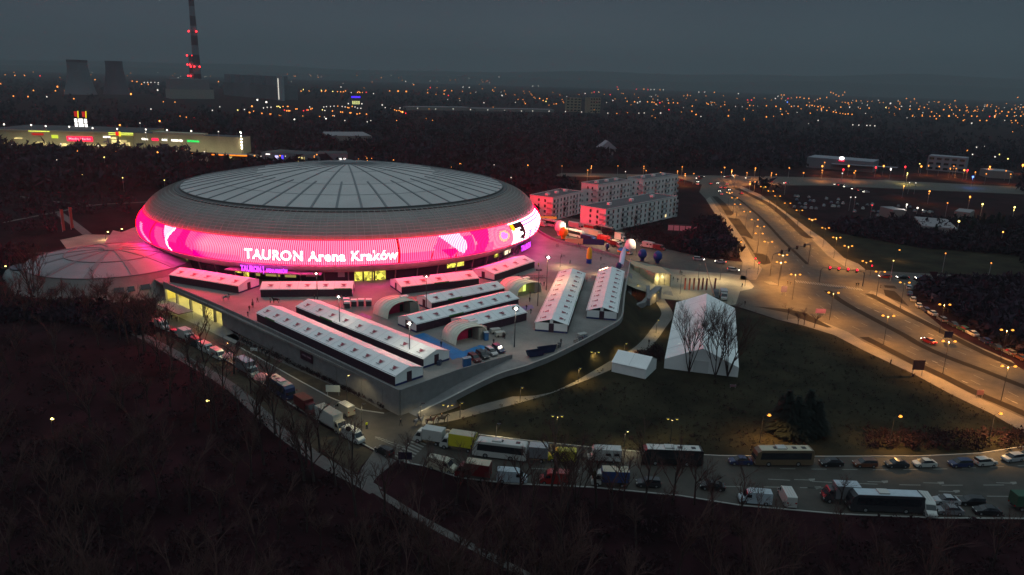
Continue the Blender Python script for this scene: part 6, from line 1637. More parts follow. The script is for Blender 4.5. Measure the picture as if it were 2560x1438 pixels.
single(0, 2504.7, 1033, 1107, 'orange lamp leaning over the footpath at the lower end of the highway', xb=2471, energy=10000)
single(0, 2245, 1040, 1118, 'orange lamp standing alone on the grass bank right of the conifers', xb=2222, energy=5500)
single(0, 1908, 1037, 1108, 'orange lamp above the bronze coach', xb=1899, energy=6000)
for x, y, yb, lb in ((1390, 1040, 1110, 'dim yellow T-shaped lamp, above the yellow van'), (1676, 1047, 1104, 'dim yellow T-shaped lamp, above the black coach'), (1119, 1012, 1066, 'yellow T-shaped lamp lighting the foot of the lawn path'), (1486, 890, 912, 'small yellow T-shaped lamp on the bank below the curved parapet')):
    single(0, x, y, yb, lb, glow=emi('dim_yellow_glow', (.9, .7, .1), 1.3, 'NONE'), double=True, arm=.9, head=.2, energy=900, col=(1, .72, .25))
single(0, 1840, 605, 655, 'orange lamp by the left highway footpath', energy=6500)
single(0, 2237, 624.6, 652, 'orange lamp in the dark field right of the crossing', energy=1500)
for x, y, yb, lb, e in ((1640, 800, 832, 'low lamp lighting the bend of the lawn path', 1200), (1560, 862, 890, 'low lamp on the lawn path beside the small marquee', 2600), (1590, 712, 740, 'low lamp at the foot of the approach', 1400), (1640, 730, 760, 'low lamp where the lawn path meets the square', 1200), (1445, 925, 955, 'low lamp halfway down the lawn path', 1300), (1300, 985, 1005, 'ground-level lamp on the lower lawn path', 700), (1150, 1025, 1045, 'low lamp at the foot of the lawn path', 500)):
    single(0, x, y, yb, lb, energy=e, col=(1, .66, .22), glow=emi('dim_yellow_glow', (.9, .7, .1), 1.3, 'NONE'), head=.15, arm=.4)
for x, y, yb, lb, e in ((1745, 655, 700, 'lamp with a flat head on the sandy square, left', 3000), (1800, 662, 700, 'lamp with a flat head on the sandy square, middle', 3400), (1862, 672, 716, 'lamp with a flat head at the right end of the sandy square', 3000), (1700, 690, 735, 'lamp with a flat head beside the flags', 1800)):
    single(0, x, y, yb, lb, energy=e, col=(1, .74, .38), glow=M_steel, head=.1, arm=.8)
# lamps round the south road junction: pale yellowish light
for x, y, yb, lb, e in ((868, 938, 1008, 'small yellow lamp in front of the retaining wall', 700), (567, 857, 895, 'low yellow lamp beside the white vans', 500), (905, 1010, 1078, 'lamp post by the van that stands across the road', 1500), (1052, 1009, 1052, 'thin lamp post at the foot of the ramp', 600), (700, 905, 960, 'unlit-looking lamp post by the pavement along the wall', 600), (1240, 1070, 1100, 'low lamp behind the long white coach', 900), (1560, 1085, 1118, 'low lamp behind the camper van', 700)):
    single(0, x, y, yb, lb, energy=e, col=(1, .80, .42), glow=E_yel if e in (700, 500) else M_steel, head=.14, arm=.5)
for x, y, lb in ((133, 1051, 'tiny yellow-white lamp deep in the dark wood at the lower left'), (519, 1003, 'tiny yellow-white lamp in the wood beside the winding path'), (17, 665, 'tiny orange lamp at the left edge beyond the training hall')):
    single(0, x, y, y + 36, lb, energy=60, glow=E_yel, head=.28, arm=.3)
# tall masts on the plaza
def mast(x, y, xb, yb, lb, lit, e=2600, col=(1, .90, .70)):
    b = G(xb, yb, PZ); h = top_z(b, y); t = thing('plaza_mast', lb, 'lamp mast', b, 0, 'tall masts on the plaza')
    mb = MB(); mb.tube([(0, 0, 0), (0, 0, h)], [.13, .08], 8); mb.build('pole', M_dk, t)
    for k in range(4):
        a = PI / 4 + k * PI / 2
        mb = MB(); mb.box((.75 * math.cos(a), .75 * math.sin(a), h), (.55, .5, .22), a); mb.build('floodlight', M_dk, t)
    mb = MB(); mb.tube([(-.6, -.6, h - .05), (.6, .6, h - .05)], .05, 4); mb.tube([(.6, -.6, h - .05), (-.6, .6, h - .05)], .05, 4); mb.build('crossbar', M_dk, t)
    if lit:
        mb = MB(); mb.ball((.15, -.75, h + .05), .30 * lit, 10); mb.build('lamp_head', E_lampw, t)
        light(t, (.15, -.75, h - .6), e, col, .2, math.radians(168))
mast(1367, 643, 1366, 726, 'tall mast with the brightest white lamp, on the open plaza', 1.25, 3000, (1, .52, .20)); mast(1347, 675, 1344, 765, 'tall mast with four dark floodlights, left of the brightest lamp', 0)
mast(1291, 770, 1286, 868, 'tall mast with a bright lamp in front of the parallel tents', 1.05, 1100); mast(1025, 807, 1024, 900, 'tall mast with a bright lamp rising between the two long tents', .95, 900)
mast(847, 741, 850, 828, 'tall mast with a small bright lamp behind the second long tent', .7, 600); mast(1066, 690, 1066, 782, 'tall mast with small dim lamps, in front of the pink tent right of the entrance', .35, 300); mast(797, 683, 794, 748, 'tall mast with a small lamp in front of the five-bay tent', .55, 400)
single(0, 1400, 640, 668, 'low lamp on the open plaza near the yard wall', z=PZ, energy=2400, col=(1, .62, .30), glow=M_steel, head=.1); single(0, 1500, 660, 690, 'low lamp on the open plaza right of the yellow pillar', z=PZ, energy=2400, col=(1, .62, .30), glow=M_steel, head=.1)
single(0, 1500, 556, 612, 'lamp in the lorry yard, middle', energy=11000, col=(1, .72, .45), glow=M_steel, head=.1); single(0, 1420, 545, 595, 'lamp in the lorry yard, left', energy=9000, col=(1, .72, .45), glow=M_steel, head=.1); single(0, 1590, 585, 640, 'lamp in the lorry yard, right', energy=5000, col=(1, .72, .45), glow=M_steel, head=.1)
for x, y, yb, lb in ((265, 583, 600, 'lamp on the sandy yard behind the hall, left'), (300, 573, 592, 'lamp on the sandy yard behind the hall, middle'), (337, 573, 590, 'lamp on the sandy yard behind the hall, right')):
    single(0, x, y, yb, lb, energy=2400, col=(1, .66, .34), glow=E_yel, head=.3)
# traffic signals on portals
def portal(x0, x1, ytop, yb0, yb1, xs_, lit, lb):
    a, b = G(x0, yb0), G(x1, yb1); h = (top_z(a, ytop) + top_z(b, ytop)) / 2; e = b - a; t = thing('signal_portal', lb, 'traffic lights', a)
    mb = MB(); mb.tube([(0, 0, 0), (0, 0, h - .9), e * .03 + Vector((0, 0, h - .15)), e * .08 + Vector((0, 0, h)), e * .92 + Vector((0, 0, h)), e * .97 + Vector((0, 0, h - .15)), e + Vector((0, 0, h - .9)), e], .12, 6); mb.build('frame', M_dk, t)
    for x in xs_:
        u = (x - x0) / (x1 - x0); p = e * u + Vector((0, 0, h)); mb = MB(); mb.box((p.x, p.y - .1, p.z), (.75, .4, 1.5)); s = mb.build('signal_head', M_tyre, t)
        mb = MB(); mb.ball((p.x, p.y - .35, p.z + .42), .36, 8); mb.build('red_lamp', emi('signal_red_glow', (1, .01, .03), 5, 'NONE'), s) if lit else mb.build('lens', mat('lens_dark', (.05, .02, .02)), s)
portal(2048, 2156, 674, 705, 716, (2069, 2091, 2114, 2136), True, 'signal portal over the highway with four red lights on')
portal(1925, 2020, 622, 690, 660, (1946, 1964, 1984, 2003), False, 'signal portal over the highway with dark signals, farther one')
for x, y, yb, lb in ((1885, 647, 672, 'small signal post with a red light at the left side of the junction, upper'), (1894, 658, 686, 'small signal post with a red light at the left side of the junction, lower'), (2175, 665, 690, 'small signal post with a red light at the right side of the junction')):
    b = G(x, yb); h = top_z(b, y); t = thing('signal_post', lb, 'traffic light', b); mb = MB(); mb.tube([(0, 0, 0), (0, 0, h)], .08, 5); mb.build('post', M_dk, t)
    mb = MB(); mb.box((0, -.1, h), (.4, .3, 1.1)); mb.build('signal_head', M_tyre, t); mb = MB(); mb.ball((0, -.3, h + .2), .26, 8); mb.build('red_lamp', emi('signal_red_glow', (1, .01, .03), 5, 'NONE'), t)
# boards and signs by the roads
def board(x, yb, yt, w, col, lb, face=None, name='sign_board'):
    b = G(x, yb); h = top_z(b, yt); t = thing(name, lb, 'sign', b); mb = MB()
    for s in (-1, 1): mb.tube([(s * w * .4, .05, 0), (s * w * .4, .05, h)], .07, 5)
    mb.build('posts', M_steel, t) if False else None
    for s in (-1, 1):
        m2 = MB(); m2.tube([(s * w * .4, .08, 0), (s * w * .4, .08, h)], .07, 5); m2.build('post', M_steel, t)
    m2 = MB(); m2.box((0, 0, h * .68), (w, .1, h * .6)); m2.build('board', mat('board_' + name + lb[:6], col, .5), t)
board(2292, 940, 900, 3.0, (.08, .03, .03), 'dark advertising stand on the highway footpath, lower part'); board(2368, 855, 828, 2.4, (.03, .02, .04), 'dark box on the verge beside the parked row'); board(2448, 995, 975, 1.6, (.2, .1, .12), 'small reddish stand on the footpath near the right edge')
board(2336, 755, 733, 3.0, (.45, .22, .25), 'pinkish advertising pillar right of the highway'); board(1832, 970, 962, 1.5, (.4, .45, .45), 'small board in the lawn'); board(1958, 740, 715, 2.0, (.12, .1, .2), 'bluish information stand at the paved corner'); board(2050, 790, 772, 3.2, (.16, .07, .2), 'purple bus shelter ad by the lower footpath')
board(833, 990, 963, 3.2, (.45, .50, .48), 'pale direction sign on two legs by the wall pavement'); board(636, 882, 870, 2.0, (.45, .5, .5), 'pale board among the queue at the wall foot'); board(1013, 1160, 1130, 2.6, (.015, .02, .06), 'dark blue square road sign seen from behind near the zebra crossing')
p = G(703, 1118); 
t = thing('round_sign', 'dark round road sign seen from behind in front of the white van', 'sign', G(873, 1124)); h = top_z(G(873, 1124), 1072); mb = MB(); mb.tube([(0, 0, 0), (0, 0, h)], .06, 6); mb.build('post', M_steel, t); mb = MB(); mb.tube([(0, -.08, h), (0, -.12, h)], .55, 16); mb.build('disc', M_tyre, t)

# ---- lamps of the town beyond, read off the picture: (column, row, colour, size)
CITY = []
def city(x0, y0, k, s):
    for w in s.split():
        x, y, c = w.split(','); big = 1.0
        if c[0] == 'B': big = 1.9; c = c[1:] or 'o'
        CITY.append((x0 + int(x) / k, y0 + int(y) / k, c, big))
city(0, 0, 2.995, '5,628,o 430,650,Bo 840,655,Bo 980,705,Bo 100,720,o 210,724,o 350,725,w 553,740,o 485,680,o 415,680,o 250,678,o 300,568,r 183,565,o 112,565,o 712,597,o 668,577,w 990,608,o 1025,612,o 1080,618,w 1105,618,w 1130,617,w 1160,618,w 1185,620,w 1060,630,o 1110,632,o 1185,632,w 1180,675,Bw 1320,637,w 1480,640,w 1480,655,w 1635,612,o 1223,763,o 1310,765,o 1130,817,w 1645,800,w 1590,827,w 1195,907,Bo 1048,922,w 898,938,Bo 877,966,Bw 693,960,Bw 518,950,Bw 342,945,Bw 233,937,Bw 30,932,Bw 1092,970,Bw 1090,993,w 1250,975,Bw 1432,982,Bw 1635,986,w 1800,990,Bw 1395,878,o 1456,880,r 1348,870,o 1180,1142,Bo 1440,1153,o 1325,1135,w 1530,1137,w 580,1132,Bo 780,1178,y 425,1198,w 556,1213,r 615,1310,y 918,1332,y 1230,1350,y 943,1255,y 870,1136,o 1552,1160,r 1900,1180,Bo 1887,797,o 1830,820,w 1870,843,o 1780,825,y 40,965,y 235,970,y 90,1085,w 15,1080,w 590,1083,w 455,1078,w 520,1085,w 660,1090,w 735,1092,w')
city(620, 180, 5.99, '60,515,Bo 20,607,o 86,587,o 208,620,o 330,630,o 352,630,o 470,645,o 492,645,o 695,710,Bw 820,660,o 1072,668,o 1168,700,Bw 1145,675,w 1272,657,o 1290,657,w 1388,600,o 1415,602,o 1525,613,o 1540,613,o 1590,642,o 1632,630,o 1673,622,o 1775,633,o 1450,727,w 1785,747,w 1840,730,w 1265,585,o 1113,568,y 1150,578,w 832,582,r 880,570,r 900,570,o 715,555,o 735,555,o 960,547,o 940,555,o 925,525,w 605,583,o 580,583,o 625,583,o 545,572,r 525,517,o 590,517,o 600,517,o 480,530,y 435,517,y 460,515,y 345,528,w 288,530,w 232,540,w 275,452,Bw 140,418,Bw 1345,512,o 1288,512,w 1235,517,w 1175,520,w 1135,525,w 1410,517,w 1455,525,w 1490,533,o 1510,537,o 1560,517,o 1603,525,w 1640,542,w 1690,545,w 1503,475,w 1705,477,w 505,258,r 540,258,o 490,258,o 382,253,w 655,262,w 733,270,o 795,287,o 828,265,y 915,288,o 620,295,o 1100,275,y 1102,292,o 1165,275,o 1155,290,o 1270,292,y 1340,295,o 1388,297,o 1428,297,o 1460,285,o 1548,312,w 1640,307,o 1675,310,o 1715,310,o 1660,295,o 1770,305,r 1880,325,w 1393,225,w 2120,285,o 2247,287,Bo 2370,293,Bo 2010,495,w 2055,535,w 2140,550,w 2168,560,w 2195,568,o 2225,580,o 2262,577,o 2287,592,o 2312,600,Bo 2362,620,r 2275,540,w 2225,728,o 2180,1325,Bo 2310,1313,o 1850,1297,o 1768,1260,o 1780,1293,o 1788,1328,o 1655,1300,o 1030,1238,o 993,1258,o 990,1280,o 98,1255,o 90,1275,o 480,1255,o 195,1263,w 560,1262,w')
city(640, 0, 2.995, '1120,610,w 1180,635,o 1285,695,o 1305,657,r 1410,680,o 1408,705,o 1440,715,r 1465,680,o 1550,652,w 1597,655,w 1842,716,Bw 1707,770,w 1210,812,w 1345,817,w 1476,817,w 1606,821,w 1735,824,w 1862,827,w 1273,888,o 1322,902,o 1280,1210,Bo 1530,1226,Bo 1463,1252,o 1783,1235,w 1910,1330,w')
city(1280, 0, 2.995, '118,1238,Bo 375,1243,o 595,1243,o 567,1275,o 793,1243,o 988,1246,o 1005,1278,o 1113,1293,o 1240,1282,o 1275,1250,o 1297,1302,o 1362,1300,o 1592,1255,o 1568,1290,o 1647,1273,o 1823,1260,o 1760,1294,o 1670,1313,o 1783,1362,o 1820,1362,o 155,645,w 198,645,w 207,738,o 262,740,o 233,753,o 255,760,y 100,777,o 332,778,o 25,768,w 70,832,w 155,832,w 278,833,w 400,836,w 521,839,w 717,848,w 785,850,o 463,785,o 547,700,w 615,690,r 788,652,r 795,670,o 932,668,r 987,668,o 1018,672,r 1040,671,w 1065,671,w 1108,673,o 1133,673,w 735,710,r 755,752,w 863,760,o 918,763,o 940,770,w 958,762,w 1015,763,o 1048,765,o 1065,768,o 1078,780,o 1107,770,r 1173,772,o 1208,770,o 1240,772,o 950,848,w 990,846,w 1113,847,w 1175,822,r 1350,795,o 1347,833,o 1378,858,o 1415,873,w 1470,780,o 1525,783,o 1592,785,o 1620,868,o 1400,690,w 1442,690,w 1515,692,o 1695,702,w 1765,750,r 1793,750,r 1780,790,o 1905,875,o 1905,793,o 850,1285,w')
city(1920, 0, 2.995, '60,797,o 95,818,o 105,857,o 150,850,o 176,797,o 225,797,o 317,848,o 545,803,o 612,803,w 682,808,o 757,810,o 883,805,y 917,775,Bw 985,817,o 1062,818,o 1130,818,o 1065,795,w 1000,797,w 1170,805,o 1360,805,o 1375,825,o 1435,825,o 1492,828,o 1490,805,o 1550,828,o 1225,838,o 1315,822,o 1155,868,o 1082,869,o 1215,870,o 1245,870,o 1285,869,o 1355,869,Bo 1407,868,o 1260,890,o 1462,903,o 1525,870,o 1565,872,o 1587,903,o 1637,903,o 1700,868,o 1705,833,o 1752,835,o 1800,840,o 1847,843,o 1698,878,o 1660,873,r 1790,868,o 1845,869,o 1893,869,o 1855,903,o 1873,803,o 1912,803,o 1870,730,o 1525,923,w 1642,787,o 1400,755,o 1097,742,o 1037,738,o 800,943,w 740,940,w 635,935,w 765,940,w 680,938,w 470,692,o 490,700,o 510,710,o 530,720,o 560,712,o 575,690,o 578,770,o 600,772,o 625,770,o 290,788,o 330,790,o 350,795,o 375,800,o 400,812,o 400,822,o 415,803,o 440,828,o 490,838,o 510,842,o 540,850,o 560,852,o 580,855,o 600,853,o 630,857,o 215,730,o 240,730,o 270,737,o 305,738,o 390,738,o 440,730,o 120,712,o 100,712,o 55,738,w 75,722,w 150,738,r 145,765,b 375,902,w 1562,1103,w 1624,1098,w 1493,1128,o 1532,1157,w 1733,1157,y 1797,1190,y 1827,1168,w 1700,1175,w 407,1245,Bo 407,1277,o 605,1243,Bo 655,1280,o 645,1295,o 867,1243,Bo 425,1217,o 1148,1247,Bo 1137,1227,y 1203,1240,o 1283,1248,o 1392,1245,o 1365,1262,o 1410,1263,o 1662,1250,Bo 1635,1303,o 1783,1280,o 1818,1305,o 1553,1290,o 1910,1237,Bo 1045,1297,y 1018,1393,Bo 1210,1433,Bo 1028,1250,Br 808,1255,Br 565,1270,Br 557,1298,w 920,1265,Bw 1535,1325,Bb 267,1295,o 28,1295,o 62,1307,o 160,1258,o 1060,1368,w 1107,1370,w 133,1369,r 1470,1275,Bo 1495,1275,Br')
city(1920, 480, 2.995, '1513,37,Bo 1607,92,By 1847,115,By 1345,83,o 1430,220,By 1760,300,Bo 1330,460,o 1672,533,o 1040,95,Bw 1120,120,Bw 1158,135,w 780,100,r 940,515,y 620,40,w 655,40,w')
CC = {'o': ((1, .32, .055), 'small orange'), 'w': ((1, .92, .80), 'small white'), 'r': ((1, .03, .04), 'small red'), 'y': ((1, .80, .22), 'small yellow'), 'b': ((.12, .25, 1), 'small blue')}
rl = random.Random(31)
for i in range(230):
    x = 2560 - 1500 * rl.random() ** 1.3; y = 222 + (x - 1280) * .03 + abs(rl.gauss(0, 1)) * 26
    CITY.append((x, y, 'o' if rl.random() < .8 else 'w', .62))
for i in range(60):
    x = rl.uniform(0, 1250); y = 193 + (x - 1280) * .015 + abs(rl.gauss(0, 1)) * 14
    CITY.append((x, y, 'o' if rl.random() < .7 else 'w', .6))
items = []
for x, y, c, big in CITY:
    d = ray(x, y); hz = 21.0 if x < 640 and 305 < y < 342 and c == 'w' else 8.0
    if d.z < -1e-4 and (hz - CAM_H) / d.z * math.hypot(d.x, d.y) < 7300: t_ = (hz - CAM_H) / d.z
    else: t_ = 7300 / math.hypot(d.x, d.y)
    P = Vector((0, 0, CAM_H)) + d * t_; items.append((P.length, P, c, big, x, y))
items.sort(key=lambda i: i[0])
LH = {}
n_ind = 0
far_mb = {c: MB() for c in CC}
for i, (D_, P, c, big, x, y) in enumerate(items):
    r = min(6.0, D_ / 744 * .54 * (big if big <= 1 else 1.45)); st = 2.6 if big <= 1 else 5.0  # heads enlarged with distance: the lamp's glare is built into the ball
    if c == 'w': st *= .55
    if n_ind < 285 and big >= 1:
        n_ind += 1
        key = (c, big, round(math.log(max(r, .1)) * 3))
        if key not in LH:
            rr = math.exp(key[2] / 3); mb = MB(); mb.ball((0, 0, 0), rr, 6); LH[key] = mb.mesh('lamp_head', emi('far_lamp_%s_%d' % (c, big > 1), CC[c][0], st, 'NONE'))
            mb = MB(); mb.tube([(0, 0, -8), (0, 0, 0)], .12, 4); LH['pole'] = LH.get('pole') or mb.mesh('pole', M_steel)
        base_ = Vector((P.x, P.y, P.z - 8))
        band = 'near the horizon' if y < 250 else ('in the town beyond the woods' if y < 330 else ('around the shopping centre' if x < 640 and y < 400 else ('beyond the woods behind the arena' if x < 1400 else 'along the far crossing road and its side streets')))
        side = 'at the far left' if x < 500 else 'left of the middle' if x < 1100 else 'in the middle' if x < 1600 else 'right of the middle' if x < 2100 else 'at the far right'
        t = thing('distant_lamp', '%s%s lamp %s, %s' % ('bright ' if big > 1 else '', CC[c][1] if big == 1 else CC[c][1].split()[1], band, side), 'lamp', base_, 0, '%s lamps %s %s' % (CC[c][1], band, side))
        o = bpy.data.objects.new('lamp_head', LH[key]); COL.objects.link(o); o.parent = t; o.location = (0, 0, 8)
        if y > 250:
            o = bpy.data.objects.new('pole', LH['pole']); COL.objects.link(o); o.parent = t; o.location = (0, 0, 8)
        if 405 < y < 455 and x > 1370 and c in 'oy' and i % 2 == 0: light(t, (0, 0, 7), 9000, CC[c][0], .5, math.radians(168))
        elif x < 640 and 352 < y < 374 and c == 'w': light(t, (0, -6, 1), 4500, (.95, .85, .32), 1.0)
        elif big > 1 and x < 640 and 300 < y < 335: light(t, (0, 0, 9), 24000, (1, .92, .7), .5, math.radians(168))
        elif big > 1 and 300 < y < 520:
            light(t, (0, 0, 7), 5000 if y < 400 else 3500, CC[c][0], .5, math.radians(168))
    else: far_mb[c].ball(P, r, 6)
for c, mb in far_mb.items():
    if mb.v:
        o = mb.build('town_lights', emi('far_lamp_%s_0' % c, CC[c][0], 3.0, 'NONE')); o['kind'] = 'stuff'
# ------------------------------------------------------------------ trees
def bare_tree(seed, h, spread=.55, vase=False, dens=1.0):
    rnd = random.Random(seed); tr, cr_ = MB(), MB()
    def limb(mb, p, d, L, r, depth):
        n = 3 if depth < 2 else 2; pts = [p]; q = p.copy(); dd = d.copy()
        for i in range(n):
            dd = (dd + Vector((rnd.uniform(-1, 1), rnd.uniform(-1, 1), rnd.uniform(-.2, .55))) * (.10 + .05 * depth)).normalized(); q = q + dd * L / n; pts.append(q.copy())
        mb.tube(pts, [lerp(r, r * .45, i / n) for i in range(n + 1)], 4 if depth < 2 else 3, False)
        if depth >= 4: return
        nb = int((5, 4, 4, 4)[depth] * dens + rnd.random())
        for k in range(nb):
            t = rnd.uniform(.35, 1.0) if depth else rnd.uniform(.45, 1.0); i = min(n - 1, int(t * n)); b = pts[i].lerp(pts[i + 1], t * n - i)
            a = rnd.uniform(0, 2 * PI); sp_ = spread * rnd.uniform(.6, 1.2)
            nd = (dd + Vector((math.cos(a), math.sin(a), rnd.uniform(0, .4))) * sp_).normalized()
            limb(cr_, b, nd, L * rnd.uniform(.48, .70), r * .50, depth + 1)
    if vase:
        for k in range(5):
            a = 2 * PI * k / 5 + rnd.random(); limb(tr, Vector((0, 0, .2)), Vector((math.cos(a) * .28, math.sin(a) * .28, 1)).normalized(), h * rnd.uniform(.5, .62), h * .0105, 0)
    else: limb(tr, Vector((0, 0, 0)), Vector((0, 0, 1)), h * .55, h * .021, 0)
    return tr, cr_
TP = []
for i, (h, sp_, va, dn) in enumerate(((14, .62, False, 1.0), (16, .55, False, 1.05), (12, .8, False, 1.0), (17, .5, True, 1.0), (15, .7, False, .95), (11, .9, False, 1.1))):
    a, b = bare_tree(100 + i, h, sp_, va, dn); TP.append((a.mesh('trunk', M_bark), b.mesh('crown', M_twig), h))
def tree_at(P, k, s, lb, group, rz=0.0):
    o = bpy.data.objects.new('bare_tree', None); COL.objects.link(o); o.location = P; o.rotation_euler[2] = rz; o.scale = (s, s, s); tag(o, lb, 'tree', group)
    for nm, me in (('trunk', TP[k][0]), ('crown', TP[k][1])):
        c = bpy.data.objects.new(nm, me); COL.objects.link(c); c.parent = o
def tree_px(x, yb, yt, k, lb, group=None, rz=0.0):
    P = G(x, yb); tree_at(P, k, top_z(P, yt) / (TP[k][2] * 1.02), lb, group, rz)
gt = 'bare trees in front of the very large canvas hall'
tree_px(1722, 935, 768, 3, 'bare tree with a wide crown, left of the three before the big canvas hall', gt, .4)
tree_px(1788, 945, 772, 3, 'bare tree in the middle of the three before the big canvas hall', gt, 2.1)
tree_px(1818, 945, 778, 3, 'bare tree, right of the three before the big canvas hall', gt, 4.0)
for x, yb, yt, k, lb in ((85, 750, 600, 3, 'bare tree rising against the left bulge of the training hall'), (362, 880, 712, 0, 'tall bare tree at the upper end of the queue of vans'), (320, 860, 720, 1, 'bare tree left of the tall one by the queue of vans'), (688, 1085, 930, 1, 'bare tree in front of the white-roofed coach'), (655, 1075, 945, 4, 'thinner bare tree left of the one at the coach'),
                         (545, 1085, 930, 0, 'bare tree between the winding path and the mottled lorry'), (530, 1080, 960, 4, 'bare tree close behind the one at the winding path'), (1015, 1170, 1075, 2, 'small bare tree right at the zebra crossing'), (1140, 1275, 1110, 1, 'bare tree before the first vans of the near side'),
                         (1060, 1240, 1120, 4, 'slim bare tree right of the zebra crossing'), (1440, 1265, 1095, 3, 'many-stemmed bare tree in front of the yellow van'), (1490, 1270, 1110, 1, 'bare tree before the camper van'), (1560, 1262, 1120, 0, 'bare tree before the blue-sided lorry'), (1610, 1260, 1090, 4, 'bare tree at the front of the black coach'), (1735, 1262, 1130, 0, 'bare tree at the rear of the black coach'),
                         (1585, 575, 530, 2, 'reddish bare tree before the nearest block of flats'), (2100, 1262, 1180, 2, 'bare tree in front of the pale grey box lorry'), (1330, 1290, 1150, 1, 'bare tree between the bluish van and the red van'), (1230, 1300, 1160, 0, 'bare tree in front of the bluish van')):
    tree_px(x, yb, yt, k, lb, None, x * .37)
for i, (x, y) in enumerate(((1995, 815), (2010, 812), (1968, 800), (2035, 820))): tree_px(x, y, y - 42, 2, 'small bare street tree by the lower footpath of the paved corner', 'small street trees at the paved corner', i)
rnd = random.Random(11); n_t = 0
path_px = [(230, 790), (330, 828), (430, 880), (560, 955), (640, 1022), (700, 1078), (760, 1122), (820, 1163), (905, 1207), (960, 1240), (1060, 1302), (1190, 1372)]
def path_y(x):
    for (a, b), (c, d) in zip(path_px, path_px[1:]):
        if a <= x <= c: return b + (d - b) * (x - a) / (c - a)
    return None
tries = 0
while n_t < 250 and tries < 6000:
    tries += 1
    x = rnd.uniform(-60, 2620); y = rnd.uniform(745, 1900)
    py = path_y(x)
    if x < 1000:
        lim = (py + 26) if py else (800 if x < 330 else 1300)
        if y < lim: 
            if not (x < 380 and 745 < y < 800 and x < 330): continue
        if py and abs(y - py) < 30: continue
        if x > 860 and y < 1290: continue
    else:
        if y < 1330 + (30 if x > 1800 else 0) : continue
        if py and abs(y - py) < 40: continue
    P = G(x, y)
    if P.y < 52: continue
    k = rnd.choice([0, 1, 2, 4, 0, 1, 5]); s = rnd.uniform(.62, .95) if x > 1000 else rnd.uniform(.6, .9)
    top = px_of((P.x, P.y, TP[k][2] * s))[1]
    if x >= 1000 and top < (1225 if rnd.random() < .75 else 1130): continue
    if 300 < x < 1000 and py and top < py - 45 and rnd.random() < .5: continue
    zone = 'lower left' if x < 850 else 'lower middle' if x < 1700 else 'lower right'
    tree_at(P, k, s, 'bare leafless tree in the dark wood at the %s of the picture' % zone, 'bare trees of the dark wood, %s' % zone, rnd.uniform(0, 6.3)); n_t += 1
rnd = random.Random(77)
for i in range(30):
    x = -20 + i * 14.5 + rnd.uniform(-5, 5); yb = 772 + rnd.uniform(-6, 34) + max(0, x - 300) * .35; k = rnd.choice([0, 2, 4, 5, 5])
    P = G(x, yb); tree_at(P, k, rnd.uniform(8.0, 11.5) / TP[k][2], 'bare tree in the thick row hiding the foot of the training hall', 'bare trees before the training hall', rnd.uniform(0, 6))
for i, (x, y) in enumerate(((300, 850), (345, 872), (392, 902), (430, 925), (470, 905), (480, 955), (515, 985), (560, 1010), (585, 935), (600, 1045), (628, 985), (640, 1085), (672, 1010), (700, 1130), (735, 1070), (765, 1172), (800, 1130), (840, 1215), (880, 1150), (905, 1255), (960, 1290), (420, 862), (510, 905), (350, 905), (250, 860), (1300, 1262), (1375, 1255), (1420, 1280), (1530, 1290), (1650, 1290), (1680, 1262), (1780, 1300), (1850, 1320), (1170, 1250), (1110, 1222))):
    P = G(x, y); tree_at(P, (0, 1, 4, 2, 5)[i % 5], rnd.uniform(.62, .9), 'bare tree at the edge of the dark wood, close to the parked vehicles', 'bare trees at the wood edge', rnd.uniform(0, 6))
# conifers
def conifer_mesh(seed, h=12):
    rnd = random.Random(seed); mb = MB()
    for i in range(520):
        u = rnd.random() ** .75; z = h * (.08 + .92 * (1 - u)); r = (1 - z / h) * h * .24 * rnd.uniform(.55, 1.08) + .1; a = rnd.uniform(0, 2 * PI)
        c = Vector((r * math.cos(a), r * math.sin(a), z)); s = rnd.uniform(.35, .8); d = Vector((math.cos(a), math.sin(a), -.45)).normalized(); q = Vector((-d.y, d.x, 0)).normalized()
        mb.add([c - d * s - q * s * .5, c - d * s + q * s * .5, c + d * s], [(0, 1, 2)])
    t = MB(); t.tube([(0, 0, 0), (0, 0, h * .9)], [.2, .04], 5); return t.mesh('trunk', M_bark), mb.mesh('crown', M_conif)
CP = [conifer_mesh(i) for i in range(3)]
def conifer(x, yb, yt, lb, group):
    P = G(x, yb); s = top_z(P, yt) / 12; o = bpy.data.objects.new('conifer', None); COL.objects.link(o); o.location = P; o.scale = (s * 1.7, s * 1.7, s); o.rotation_euler[2] = x; tag(o, lb, 'tree', group)
    for nm, me in zip(('trunk', 'crown'), CP[int(x) % 3]): c = bpy.data.objects.new(nm, me); COL.objects.link(c); c.parent = o
for x, yb, yt in ((1948, 1074, 985), (1960, 1085, 975), (1985, 1088, 990), (2014, 1082, 975), (2038, 1088, 1000), (1972, 1092, 1000), (2000, 1094, 1010)): conifer(x, yb, yt, 'dark conifer in the clump on the lawn above the bronze coach', 'conifers on the lawn')
for x, yb, yt in ((2318, 560, 535), (2340, 575, 545), (2385, 575, 540), (2405, 575, 535), (2430, 578, 540), (2452, 580, 532), (2470, 582, 536), (2488, 582, 530), (2500, 584, 540), (2425, 590, 548), (2512, 590, 560), (2335, 600, 560)): conifer(x, yb, yt, 'dark conifer in the row beside the dark house, upper right', 'conifers at the upper right')
for x, yb, yt, lb in ((1400, 470, 440, 'dark conifer by the far road, left of two'), (1417, 468, 442, 'dark conifer by the far road, right of two')): conifer(x, yb, yt, lb, 'conifers by the far road')
